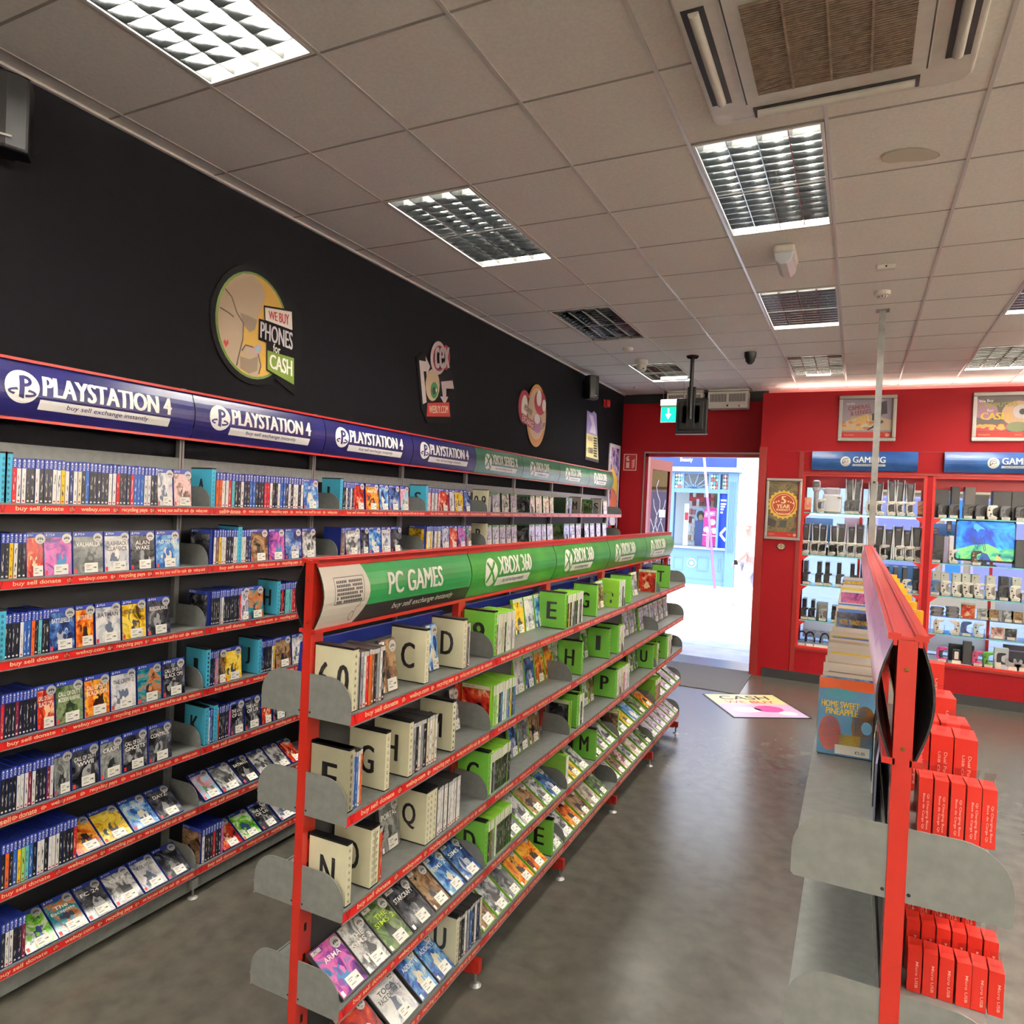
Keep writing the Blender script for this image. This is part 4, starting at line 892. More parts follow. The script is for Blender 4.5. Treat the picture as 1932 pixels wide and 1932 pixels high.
def big_book(name, x, y, cover, w, h, t, titles, label, arts=None, lean=-9):
    b, f = book_mesh(0, w, h, t, cover, titles)
    if arts: arts(b, lambda u, v: (u, -t-.0005, v))
    o = b.build(name, None, (x, y, bz+.001), (math.radians(lean), 0, .05)); tag(o, label, 'book', 'books filed along the book island'); return o
TY = mat('title_yellow', (244,206,60), .35); TC = mat('title_coral', (240,120,80), .35)
def arts1(b, f):
    b.poly([f(-.078,.185), f(.078,.185), f(.078,.215), f(-.078,.215)], mat('book_orange', (238,104,40), .35)); b.poly([f(-.078,.0), f(.078,0), f(.078,.185), f(-.078,.185)], mat('book_blue', (84,136,176), .35))
    b.disc(.045,.085,.034,.062,f,mat('book_pine', (222,150,50), .35),18); b.disc(.05,.085,.014,.018,lambda u,v:(u,f(u,v)[1]-.0003,v),mat('book_sky', (120,180,220), .35),14)
    b.disc(-.045,.06,.03,.05,f,mat('book_coral', (236,130,120), .35),14); b.poly([f(-.02,.02), f(.035,.02), f(.035,.06), f(-.02,.06)], mat('book_yellow2', (236,206,70), .35))
    g = lambda u, v: (u, f(u, v)[1]-.0006, v); b.text('HOME SWEET', -.02, .142, .1, .018, g, TY, .03); b.text('PINEAPPLE', -.015, .122, .085, .018, g, TY, .03)
    b.poly([g(-.03,.004), g(.06,.004), g(.06,.03), g(-.03,.03)], WHITE); b.text('€5.00', .035, .014, .026, .009, lambda u, v: (u, f(u, v)[1]-.0009, v), INK, .01)
    b.disc(-.02,.172,.045,.016,g,mat('book_teal', (70,150,170), .35),14)
big_book('picture_book', 3.148, .135, 'blue', .15, .22, .012, (), 'orange and blue cartoon picture book with price label, first on the book shelf', arts1)
big_book('picture_book', 3.155, .62, 'navy', .15, .205, .01, [('HOTEL TRANSYLVANIA', .15, .12, .022, TY)], 'dark blue picture book with yellow title, behind the first row of books') if False else None
def placed_at(px, py, cover, titles, label, w=.15, h=.2):
    # stands behind the books before it, higher in view
    p = hit(px, py, 0, 3.15); return big_book('picture_book', 3.155, p.y, cover, w, h, .01, titles, label)
big_book('picture_book', 3.158, 1.62, 'navy', .152, .232, .01, [('HOTEL TRANSYLVANIA', .185, .125, .024, TY)], 'dark blue picture book with yellow title standing proud of the filed books')
big_book('picture_book', 3.158, 2.62, 'purple', .15, .232, .01, [('COCO', .17, .085, .03, TC)], 'purple picture book with coral title standing further along the filed books')
big_book('picture_book', 3.16, 3.72, 'yellow', .14, .215, .01, [('ACTIVITY PACK', .17, .1, .02, mat('book_red', (206,50,40), .35))], 'yellow and red activity book standing near the steel pole')
# clear-sleeved folders leaning at the near end
slv = glassy('clear_sleeve', (225,232,232), .3, .12)
for k in range(4):
    b = MB(); b.box((-.1,-.002,0), (.06,.002,(.17,.15,.19,.14)[k]), [slv, mat('folder_white', (226,226,222), .3), mat('folder_black', (34,32,36), .4), mat('folder_lilac', (140,140,170), .4)][k]); o = b.build('sleeve_folder', None, (3.218, .06-.09*k, bz+.001), (0, math.radians(-4), 1.5))
    tag(o, ['clear', 'white', 'black', 'lilac'][k]+' sleeve folder leaning against the book island back panel', 'folder', 'folders at the near end of the book island')
# ---- red charger boxes on the other side
boxr = mat('box_red', (196,40,28), .42); boxl = mat('box_light_print', (244,190,176), .45); boxe = mat('box_card_edge', (206,186,130), .7); hang = glassy('hang_tab', (246,240,240), .12, .2)
def box_mesh(w, d, h, lines):
    b = MB(); b.box((-w/2, -d/2, 0), (w/2, d/2, h), boxr); f = lambda u, v: (u, -d/2-.0006, v)
    b.poly([(-w/2-.0004,-d/2,0), (-w/2-.0004,-d/2,h), (-w/2-.0004,-d/2+.003,h), (-w/2-.0004,-d/2+.003,0)], boxe)
    for i, t in enumerate(lines): b.text(t, w*.18-i*w*.3, h*.42, h*.62, min(.007, w*.2), f, boxl, .01, 0, -PI/2)
    return b.mesh('carton')
def tab_mesh(w):
    b = MB(); b.box((-w/2, -.0004, 0), (w/2, .0004, .03), hang); return b.mesh('hang_tab')
M_TAB = tab_mesh(.022)
rows = [(-.30, 5, .026, .06, .125, RZ[0], ('Qi Charging Base', 'Base de Carga Qi'), 'slim', 3.294), (-.17, 2, .055, .06, .085, RZ[0], ('Dual Port USB', 'USB Charging'), 'squat', 3.30),
        (.0, 3, .048, .1, .15, RZ[0], ('Dual Port USB', 'USB Charging'), 'tall', 3.288), (.26, 2, .07, .1, .12, RZ[0], ('Car Charger',), 'broad', 3.31), (.5, 2, .07, .12, .14, RZ[0], ('USB Cable',), 'deep', 3.30), (.78, 2, .07, .06, .19, RZ[0], ('USB Cable',), 'upright', 3.30),
        (-.36, 6, .026, .05, .09, RZ[1], ('Micro USB',), 'small', 3.285), (-.28, 6, .026, .05, .11, RZ[1], ('Micro USB',), 'small', 3.285), (-.2, 5, .026, .07, .16, RZ[1], ('Micro USB', 'Cable'), 'slim', 3.282), (-.02, 3, .045, .05, .24, RZ[1], ('USB-C to USB-C Cable', 'Braided Nylon 2m'), 'tall', 3.30),
        (-.3, 4, .04, .08, .1, RZ[2], ('USB Cable',), 'small', 3.29)]
for r_, (yy, n, w, d, h, z, lines, adj, x0) in enumerate(rows):
    me = box_mesh(w, d, h, lines)
    for i in range(n):
        o = inst('charger_box', me, None, (x0+(w+.003)*(i+.5), yy, z+.001), (0, 0, random.uniform(-.05,.05)))
        tag(o, '%s red charger box, %s from the island post, %s row back, %s shelf' % (adj, ordn(i+1), ordn(r_+1), 'upper' if z == RZ[0] else ('middle' if z == RZ[1] else 'low')), 'box', 'red charger boxes on the book island')
        inst('hang_tab', M_TAB, o, (0, -.004, h-.0005), (math.radians(random.uniform(-25,35)), 0, .3))
        inst('hang_tab', M_TAB, o, (0, .006, h-.0005), (math.radians(random.uniform(-35,25)), 0, -.3)) if False else None
ymat = mat('yellow_box', (226,176,36), .4)
for k in range(7):
    b = MB(); b.box((-.055,-.0,0), (.055,.05,.30), ymat); b.box((-.0555,.012,.0), (.0555,.03,.3005), mat('box_brown', (74,46,40), .5))
    if k == 0: b.disc(.02, .08, .035, .05, lambda u, v: (u, -.0006, v), BLACK, 20); b.poly([(-.01,-.0012,.1),(.02,-.0012,.115),(.03,-.0012,.105),(0,-.0012,.09)], mat('box_gold', (214,180,110), .4))
    o = b.build('yellow_box_set', None, (3.365, 1.35+k*.36, RZ[0]+.001)); tag(o, 'yellow and brown box set, %s behind the red charger boxes on the book island' % ordn(k+1), 'box', 'yellow box sets on the book island')
# ================================================================== WALL BOARDS AND POSTERS
def wp(px, py, d=.0):                       # point of the black wall seen at a picture position
    p = hit(px, py, 0, XW+.012); return (p.y, p.z)
def wf(d): return lambda u, v: (XW+d, u, v)
def wpoly(pts): return [wp(*p) for p in pts]
bd = mat('board_black', (16,15,16), .8, spec=.05); bd2 = mat('board_edge', (34,32,34), .5)
def board(name, outline, label, th=.015):
    b = MB(); b.prism(outline, 0, XW+.001, XW+th, bd); return b
def ell(cu, cv, ru, rv, n=36, a0=0, a1=2*PI): return [(cu+ru*math.cos(a0+(a1-a0)*i/n), cv+rv*math.sin(a0+(a1-a0)*i/n)) for i in range(n)]
MBK = mat('board_ink', (13,11,12), .8, spec=.05)
# 1: round board with stone-coloured arm holding a phone
e = empty('wall_board', (0,0,0)); tag(e, 'round wall board with a tan fist holding a phone, text about phones for cash', 'sign')
CU, CV = .925, 3.093; RU, RV = .31, .345
b = MB(); b.prism(ell(CU, CV, RU, RV), 0, XW+.001, XW+.014, bd); b.prism(wpoly([(490,690),(556,746),(567,690),(569,600),(552,570),(500,575)]), 0, XW+.001, XW+.0139, bd); b.build('backing', e)
f1, f2_, f3, f4 = wf(.0145), wf(.0152), wf(.016), wf(.017)
b = MB(); b.disc(CU, CV, RU*.9, RV*.9, f1, mat('mural_olive', (88,118,46), .45), 40); b.disc(CU, CV, RU*.845, RV*.86, f2_, mat('mural_gold', (206,164,70), .45), 40)
tan = mat('mural_tan', (178,158,132), .5); tan2 = mat('mural_tan_shade', (136,118,96), .5); ln = mat('mural_line', (54,34,28), .5)
rim = lambda a0, a1: ell(CU, CV, RU*.84, RV*.855, 18, a0, a1)
arm = rim(math.radians(105), math.radians(258)) + wpoly([(452,690),(458,640),(459,605),(450,575),(440,552)])
b.flat(arm, f3, tan)
b.flat(wpoly([(430,548),(438,528),(458,516),(478,520),(494,538),(500,558),(496,576),(488,590),(485,604),(480,622),(470,627),(458,613),(447,592),(436,572)]), wf(.0163), tan)
b.flat(wpoly([(452,590),(468,596),(484,604),(480,622),(470,627),(458,613)]), wf(.0169), tan2)
b.flat(wpoly([(455,662),(462,651),(476,655),(486,668),(490,690),(486,708)])+rim(math.radians(285), math.radians(262)), wf(.0165), tan)
for q in ([(424,545),(436,560),(446,590),(458,610),(457,640),(450,668),(445,690)], [(455,662),(462,651),(476,655),(486,668),(491,690),(487,706)], [(414,580),(430,590),(440,598)]): b.stroke(wpoly(q), .008, f4, ln)
b.flat(wpoly([(452,672),(470,678),(486,672),(484,700),(468,705),(452,695)]), wf(.0168), tan2)
b.flat(wpoly([(476,657),(488,648),(493,657),(489,668),(479,667)]), wf(.0175), mat('mural_phone', (196,160,180), .3)); b.flat(wpoly([(481,657),(488,652),(490,658),(486,664),(481,663)]), wf(.0182), mat('mural_phone_screen', (140,186,180), .3))
b.flat(wpoly([(420,645),(423,640),(426,645),(429,640),(430,648),(425,655)]), f4, mat('mural_red', (170,36,36), .5)); b.build('picture', e)
b = MB()
b.flat(wpoly([(496,576),(551,585),(552,628),(498,607)]), wf(.0185), MBK); b.flat(wpoly([(498,580),(549,588.5),(550,623),(499.5,604)]), wf(.0192), WHITE)
b.flat(wpoly([(487,601),(553,622),(553,668),(486,641)]), wf(.0187), MBK); b.flat(wpoly([(501,640),(555,660),(555,675),(501,663)]), wf(.0183), MBK)
b.flat(wpoly([(501,655),(554,672),(554,730),(501,699)]), wf(.0186), MBK); b.flat(wpoly([(503,661),(553,676),(553,726),(503,697)]), wf(.0193), mat('mural_green', (104,130,40), .45))
def qtext(mb, t, corners, d, m, bold=.03, mg=(.06,.12)):
    """text stretched over a four-cornered panel given by picture positions (tl, tr, br, bl)"""
    tl, tr, br, bl = [Vector(wp(*c)) for c in corners]
    def fn(u, v): top = tl.lerp(tr, u); bot = bl.lerp(br, u); p = bot.lerp(top, v); return (XW+d, p.x, p.y)
    mb.text(t, .5, .5, 1-2*mg[0], 1-2*mg[1], fn, m, bold)
qtext(b, 'WE BUY', [(498,580),(549,588.5),(550,623),(499.5,604)], .0199, mat('mural_red', (170,36,36), .5), .035, (.12,.2))
qtext(b, 'PHONES', [(487,601),(553,625),(553,666),(486,640)], .0199, mat('mural_silver', (206,200,206), .4), .035, (.04,.1)); qtext(b, 'for', [(513,647),(528,653),(528,670),(513,664)], .0199, WHITE, .02, (.04,.04)); qtext(b, 'CASH', [(503,661),(553,676),(553,718),(503,697)], .02, WHITE, .04, (.07,.14))
b.build('lettering', e)
# 2: logo board
e = empty('wall_board', (0,0,0)); tag(e, 'cut-out wall board with white ring badge, two bent arrows and a green eyeball', 'sign')
b = MB(); b.prism(wpoly([(785,674),(798,664),(812,680),(822,644),(838,644),(848,672),(850,700),(858,716),(861,762),(850,798),(806,798),(795,772),(793,752)]), 0, XW+.001, XW+.014, bd); b.build('backing', e)
def zp(x, y): return (760+x/4.6, 620+y/4.6)
b = MB(); wh = mat('mural_white', (206,196,196), .45); mg = mat('mural_magenta', (150,40,72), .45)
b.flat(wpoly([zp(140,275),zp(198,285),zp(195,240),zp(235,330),zp(205,415),zp(202,370),zp(178,372),zp(205,640),zp(172,655)]), f1, wh)
b.flat(wpoly([zp(330,460),zp(430,450),zp(442,522),zp(375,520),zp(375,590),zp(392,592),zp(362,662),zp(322,590),zp(345,590)]), f1, wh)
b.flat(wpoly([zp(250+int(62*math.cos(a*.42))+6, 490-int(140*math.sin(a*.42))) for a in range(15)]), f1, mat('mural_eye', (200,176,146), .4))
b.flat(wpoly([zp(270+32*math.cos(a*.42), 535-72*math.sin(a*.42)) for a in range(15)]), f2_, mat('mural_iris', (40,120,66), .3)); b.flat(wpoly([zp(268+15*math.cos(a*.42), 540-36*math.sin(a*.42)) for a in range(15)]), f3, INK); b.flat(wpoly([zp(282,515),zp(292,530),zp(288,555),zp(280,540)]), f4, WHITE)
b.flat(wpoly([zp(372+36*math.cos(a*.42), 252-110*math.sin(a*.42)) for a in range(15)]), f1, mat('mural_crimson', (150,26,50), .4))
b.flat(wpoly([zp(305+68*math.cos(a*.314), 255-146*math.sin(a*.314)) for a in range(20)]), f2_, wh); b.flat(wpoly([zp(312+54*math.cos(a*.314), 258-112*math.sin(a*.314)) for a in range(20)]), f3, mg); b.flat(wpoly([zp(315+48*math.cos(a*.314), 255-94*math.sin(a*.314)) for a in range(20)]), f4, MBK)
qtext(b, 'cex', [zp(272,160),zp(402,160),zp(402,345),zp(272,345)], .018, wh, .05, (.0,.0))
b.flat(wpoly([zp(212,645),zp(400,640),zp(410,765),zp(204,762)]), f1, mat('mural_webuy', (170,40,34), .4)); qtext(b, 'WEBUY.COM', [zp(225,668),zp(390,668),zp(390,735),zp(225,735)], .0155, mat('mural_cream', (222,206,180), .4), .03, (.0,.0)); b.build('picture', e)
# 3: oval board
e = empty('wall_board', (0,0,0)); tag(e, 'oval wall board with gold rim, red and white patches and slanted exchange lettering', 'sign')
p0, p1 = wp(*zp(1160,480)), wp(*zp(1160,1030)); l, r_ = wp(*zp(1075,700)), wp(*zp(1245,700)); cu, cv = (l[0]+r_[0])/2, (p0[1]+p1[1])/2; ru, rv = (r_[0]-l[0])/2, (p0[1]-p1[1])/2
b = MB(); b.prism(ell(cu, cv, ru*1.06, rv*1.03), 0, XW+.001, XW+.014, bd); l2 = wp(*zp(995,660)); b.prism(ell(l2[0]+.17, l2[1], .17, .2), 0, XW+.001, XW+.0138, bd); b.build('backing', e)
b = MB(); b.disc(cu, cv, ru, rv, f1, mat('mural_bronze', (196,140,70), .45), 36); b.disc(cu, cv+.02, ru*.9, rv*.82, f2_, mat('mural_sand', (206,180,150), .45), 36)
crim = mat('mural_crimson', (150,26,50), .4)
b.disc(cu+ru*.3, cv+rv*.45, ru*.62, rv*.4, f3, crim, 20); b.disc(cu+ru*.15, cv+rv*.58, ru*.26, rv*.26, f4, WHITE, 16); b.disc(cu+ru*.7, cv+rv*.4, ru*.2, rv*.2, f4, WHITE, 16)
b.disc(cu+ru*.1, cv-rv*.25, ru*.5, rv*.3, f3, mat('mural_lilac', (170,120,160), .45), 16); b.disc(cu+ru*.05, cv-rv*.1, ru*.3, rv*.16, f4, WHITE, 12); b.disc(l2[0]+.17, l2[1], .15, .18, f1, crim, 20); b.disc(l2[0]+.17, l2[1], .08, .13, f2_, WHITE, 16)
b.flat(wpoly([zp(1055,650),zp(1130,710),zp(1115,770),zp(1045,700)]), wf(.018), mat('mural_sand', (206,180,150), .45)); qtext(b, 'POWER', [zp(1055,650),zp(1130,710),zp(1115,770),zp(1045,700)], .0187, INK, .02)
b.flat(wpoly([zp(1030,730),zp(1140,815),zp(1135,885),zp(1022,800)]), wf(.018), crim); qtext(b, 'EXCHANGE', [zp(1030,730),zp(1140,815),zp(1135,885),zp(1022,800)], .0187, WHITE, .02)
b.flat(wpoly([zp(1195,830),zp(1235,800),zp(1228,880),zp(1195,880)]), wf(.018), mat('mural_sand', (206,180,150), .45)); qtext(b, 'UP!', [zp(1195,830),zp(1235,800),zp(1228,880),zp(1195,880)], .0187, INK, .02); b.build('picture', e)
# 4: narrow board
e = empty('wall_board', (0,0,0)); tag(e, 'narrow lilac and cream wall board beside the entrance end of the black wall', 'sign')
b = MB(); b.prism(wpoly([zp(1597,708),zp(1640,730),zp(1660,715),zp(1682,740),zp(1700,1165),zp(1585,1135)]), 0, XW+.001, XW+.012, bd2); b.build('backing', e)
b = MB(); f0 = wf(.0126); b.flat(wpoly([zp(1600,712),zp(1640,735),zp(1662,718),zp(1680,745),zp(1688,935),zp(1596,905)]), f0, mat('mural_lilac2', (150,140,196), .45)); b.flat(wpoly([zp(1594,905),zp(1688,935),zp(1697,1140),zp(1590,1110)]), f0, mat('mural_cream2', (206,200,140), .45))
b.flat(wpoly([zp(1615,740),zp(1650,760),zp(1670,860),zp(1675,920),zp(1620,900),zp(1640,830)]), f1, mat('mural_pale', (214,208,226), .45)); qtext(b, 'WE BUY', [zp(1600,925),zp(1648,940),zp(1648,985),zp(1600,970)], .0155, mg, .02); qtext(b, 'CASH', [zp(1605,1020),zp(1650,1030),zp(1650,1095),zp(1605,1085)], .0155, INK, .03)
for q in range(8): qtext(b, 'DVD GAME', [zp(1655,942+q*22),zp(1682,950+q*22),zp(1682,962+q*22),zp(1655,954+q*22)], .0155, INK, .01, (.05,.1)) if False else b.stroke(wpoly([zp(1655,948+q*22),zp(1683,956+q*22)]), .02, f1, INK)
b.build('picture', e)
# 5: long poster at the far end of the black wall and red card under it
e = empty('wall_poster', (0,0,0)); tag(e, 'tall white-framed poster in violet and orange at the far end of the black wall', 'poster')
y0, y1, z0, z1 = 7.60, 8.08, 1.66, 3.05
b = MB(); b.box((XW+.001, y0, z0), (XW+.02, y1, z1), mat('poster_frame_white', (222,218,220), .4)); b.build('frame', e)
b = MB(); f = wf(.0206); b.poly([f(y0+.04,z0+.06), f(y1-.04,z0+.06), f(y1-.04,z1-.05), f(y0+.04,z1-.05)], art('poster_violet', [(40,28,90),(80,60,150),(206,190,220),(214,140,60)], 7, .2)); g = wf(.0214)
b.flat([(y0+.1,2.45),(y1-.08,2.3),(y1-.08,2.55),(y0+.1,2.75)], g, mat('poster_gold', (226,186,70), .4)); b.flat([(y0+.1,2.15),(y1-.08,1.98),(y1-.08,2.28),(y0+.1,2.43)], g, mat('poster_orange', (206,110,70), .4)); b.flat([(y0+.12,1.9),(y1-.12,1.75),(y1-.12,1.95),(y0+.12,2.1)], g, WHITE); b.flat([(y0+.04,z0+.06),(y1-.04,z0+.06),(y1-.04,z0+.2),(y0+.04,z0+.2)], g, RED); b.build('print', e)
# ---- posters on the red display wall (facing -y)
def rf(d): return lambda u, v: (u, YR-d, v)
def wall_poster(x0, x1, z0, z1, label, drawf, fw=.045):
    e = empty('framed_poster', (0,0,0)); tag(e, label, 'poster')
    b = MB(); fr_ = mat('snap_frame_silver', (176,172,166), .28, .7)
    for q in (((x0,z0),(x1,z0+fw)), ((x0,z1-fw),(x1,z1)), ((x0,z0+fw),(x0+fw,z1-fw)), ((x1-fw,z0+fw),(x1,z1-fw))): b.box((q[0][0], YR-.03, q[0][1]), (q[1][0], YR, q[1][1]), fr_)
    b.build('frame', e, bevel=.008)
    b = MB(); drawf(b, x0+fw, x1-fw, z0+fw, z1-fw); b.build('print', e)
def foot(b, x0, x1, z0, h):
    b.poly([rf(.0012)(x0,z0), rf(.0012)(x1,z0), rf(.0012)(x1,z0+h), rf(.0012)(x0,z0+h)], mat('poster_foot_red', (176,40,34), .4)); f = rf(.002)
    b.text('Recycling Pays', x0+(x1-x0)*.15, z0+h*.5, (x1-x0)*.2, h*.22, f, CREAM); b.text('webuy.com', x0+(x1-x0)*.74, z0+h*.5, (x1-x0)*.12, h*.2, f, CREAM); xmark(b, x1-(x1-x0)*.09, z0+h*.5, h*.26, f, CREAM, CREAM)
def bgp(b, x0, x1, z0, z1, m): b.poly([rf(.0006)(x0,z0), rf(.0006)(x1,z0), rf(.0006)(x1,z1), rf(.0006)(x0,z1)], m)
def p_cam(b, x0, x1, z0, z1):
    w, h = x1-x0, z1-z0; bgp(b, x0, x1, z0, z1, mat('poster_grey_lilac', (150,138,150), .4)); f, g = rf(.0018), rf(.0024); P = lambda u, v: (x0+u*w, z0+v*h)
    b.flat([P(0,.2),P(1,.2),P(1,.45),P(.5,.62),P(0,.4)], rf(.0012), mat('poster_beige', (196,176,150), .4)); b.flat([P(.3,.2),P(.6,.25),P(.75,.6),P(.5,.55)], rf(.0015), mat('poster_pale', (206,200,196), .4))
    b.flat([P(.6,.45),P(.72,.42),P(.8,.6),P(.9,.62),P(.88,.95),P(.72,.9),P(.7,.65),P(.6,.62)], f, mat('poster_black', (40,34,36), .4)); b.flat([P(.5,.2),P(.55,.2),P(.84,.4),P(.8,.46)], rf(.0038), mat('poster_black', (40,34,36), .4))
    random.seed(5)
    for k in range(16): u, v = random.uniform(.02,.6), random.uniform(.22,.42); b.disc(x0+u*w, z0+v*h, .03, .018, rf(.0018+.0001*k), mat('poster_coin%d' % (k % 2), ((206,166,90),(186,120,80))[k % 2], .4), 10)
    dk = mat('poster_maroon', (130,46,52), .4); b.text('We Buy', x0+.16*w, z0+.88*h, .17*w, .06*h, g, WHITE, .01, 0, .12); b.text('CAMERAS', x0+.33*w, z0+.79*h, .44*w, .11*h, g, dk, .03, 0, .14); b.text('& LENSES', x0+.37*w, z0+.66*h, .42*w, .11*h, g, dk, .03, 0, .14); b.text('CASH', x0+.37*w, z0+.49*h, .42*w, .17*h, g, mat('poster_gold2', (206,160,70), .4), .05, 0, .14)
    foot(b, x0, x1, z0, .15*h)
wall_poster(2.885, 3.525, 3.075, 3.645, 'silver-framed poster about cameras and lenses, crossed by the steel pole', p_cam)
def p_com(b, x0, x1, z0, z1):
    w, h = x1-x0, z1-z0; bgp(b, x0, x1, z0, z1, mat('poster_brown', (84,74,70), .4)); f, g = rf(.0018), rf(.0024); P = lambda u, v: (x0+u*w, z0+v*h)
    b.flat([P(0,.5),P(.2,.42),P(.4,.55),P(.35,.75),P(0,.95)], rf(.0012), mat('poster_mauve', (166,120,140), .4)); b.disc(x0+.72*w, z0+.58*h, .28*w, .3*h, f, mat('poster_peach', (206,166,130), .4), 24); b.disc(x0+.78*w, z0+.62*h, .15*w, .17*h, rf(.0021), mat('poster_pale', (206,200,196), .4), 20); b.disc(x0+.8*w, z0+.62*h, .06*w, .07*h, rf(.0025), INK, 14)
    b.flat([P(0,.16),P(.55,.16),P(.55,.32),P(0,.3)], rf(.0023), mat('poster_crimson', (176,50,60), .4)); b.disc(x0+.72*w, z0+.26*h, .2*w, .12*h, rf(.0028), mat('poster_sage', (120,126,90), .4), 16)
    random.seed(6)
    for k in range(14): u, v = random.uniform(.02,.55), random.uniform(.18,.32); b.disc(x0+u*w, z0+v*h, .03, .018, rf(.0026+.0001*k), mat('poster_coin0', (206,166,90), .4), 10)
    b.text('We Buy', x0+.16*w, z0+.88*h, .26*w, .09*h, g, WHITE, .02, 0, .06); b.text('COMPUTERS', x0+.38*w, z0+.79*h, .66*w, .11*h, g, mat('poster_olive', (150,150,60), .4), .03, 0, .06); b.text('for', x0+.24*w, z0+.66*h, .12*w, .07*h, g, WHITE, .02); b.text('CASH', x0+.32*w, z0+.52*h, .5*w, .17*h, g, mat('poster_gold', (226,186,70), .4), .05)
    foot(b, x0, x1, z0, .14*h)
wall_poster(4.30, 4.94, 3.075, 3.645, 'silver-framed poster about computers for cash, cut by the picture edge', p_com)
def p_war(b, x0, x1, z0, z1):
    w, h = x1-x0, z1-z0; bgp(b, x0, x1, z0, z1, art('poster_collage', [(40,50,46),(84,78,56),(132,110,70),(34,30,28)], 9, .35)); f, g, q = rf(.0012), rf(.0018), rf(.0024); cu, cv = x0+.5*w, z0+.58*h
    b.poly([f(cu+(.21 if k % 2 else .24)*math.cos(k*PI/20)*w/.43*.95, cv+(.21 if k % 2 else .24)*math.sin(k*PI/20)*w/.43*.95) for k in range(40)], mat('poster_gold', (226,186,70), .4))
    rd = mat('poster_rust', (176,62,30), .4); b.disc(cu, cv, .41*w, .41*w, g, rd, 32); b.ring(cu, cv, .37*w, .37*w, .02*w, q, CREAM, 32)
    b.text('5', cu, cv+.17*w, .18*w, .26*w, q, CREAM, .05); b.text('YEAR', cu, cv-.06*w, .46*w, .14*w, q, CREAM, .04); b.text('WARRANTY', cu, cv-.19*w, .48*w, .08*w, q, CREAM, .03); b.text('ON EVERYTHING', cu, cv-.33*w, .5*w, .07*w, q, CREAM, .02)
    for s in (-1, 1):
        for k in range(3): b.disc(cu+s*(.16+.08*k)*w, cv+(.12-.03*k)*w, .03*w, .03*w, q, CREAM, 8)
    b.flat([(x0+.35*w, z0+.17*h),(x0+.6*w, z0+.17*h),(x0+.66*w, z0+.3*h),(x0+.44*w, z0+.3*h)], g, mat('poster_slate', (60,62,60), .4)); b.flat([(x0, z0+.2*h),(x0+.25*w, z0+.16*h),(x0+.3*w, z0+.28*h),(x0, z0+.34*h)], g, mat('poster_dark', (50,40,36), .4))
    foot(b, x0, x1, z0, .09*h)
wall_poster(2.07, 2.505, 1.80, 2.595, 'silver-framed five year warranty poster beside the display cabinet', p_war, .035)
e = empty('door_plaque', (2.285, YR, 1.712)); tag(e, 'small dark oval badge plaque under the warranty poster', 'plaque'); b = MB(); b.prism(ell(0, 0, .055, .045, 24), 1, -.014, 0, mat('plaque_dark', (60,48,40), .4)); b.build('plate', e, bevel=.004)
b = MB(); f = lambda u, v: (u, -.0146, v); b.ring(0, 0, .04, .034, .006, f, CREAM, 20); 
for s in (-1, 1): b.ring(s*.013, .008, .01, .011, .004, f, CREAM, 12); b.ring(s*.013, -.012, .01, .011, .004, f, CREAM, 12)
b.build('emblem', e)
# fire extinguisher sign
e = empty('fire_sign', (0, YB, 0)); tag(e, 'square red fire extinguisher sign on the wall beside the door', 'sign')
p, q = hit(1177.5, 856.5, 1, YB), hit(1200.5, 888, 1, YB); x0, x1, z0, z1 = p.x, q.x, q.z, p.z
b = MB(); b.box((x0, -.004, z0), (x1, 0, z1), mat('sign_cream', (226,200,176), .4)); b.box((x0+.012, -.0046, z0+.012), (x1-.012, -.003, z1-.012), mat('sign_crimson', (166,20,44), .4)); b.build('plate', e)
b = MB(); f = lambda u, v: (x0+u*(x1-x0), -.0052, z0+v*(z1-z0)); sc = mat('sign_symbol', (222,206,176), .4)
b.poly([f(.2,.15),f(.45,.15),f(.45,.5),f(.2,.5)], sc); b.poly([f(.2,.58),f(.45,.58),f(.42,.68),f(.36,.76),f(.28,.76),f(.22,.68)], sc); b.poly([f(.14,.72),f(.3,.88),f(.46,.86),f(.34,.8),f(.2,.7)], sc)
for k in range(4): b.poly([f(.58,.2+.13*k),f(.74,.14+.13*k),f(.84,.24+.13*k),f(.86,.34+.13*k),f(.74,.24+.13*k)], sc)
b.build('symbol', e)
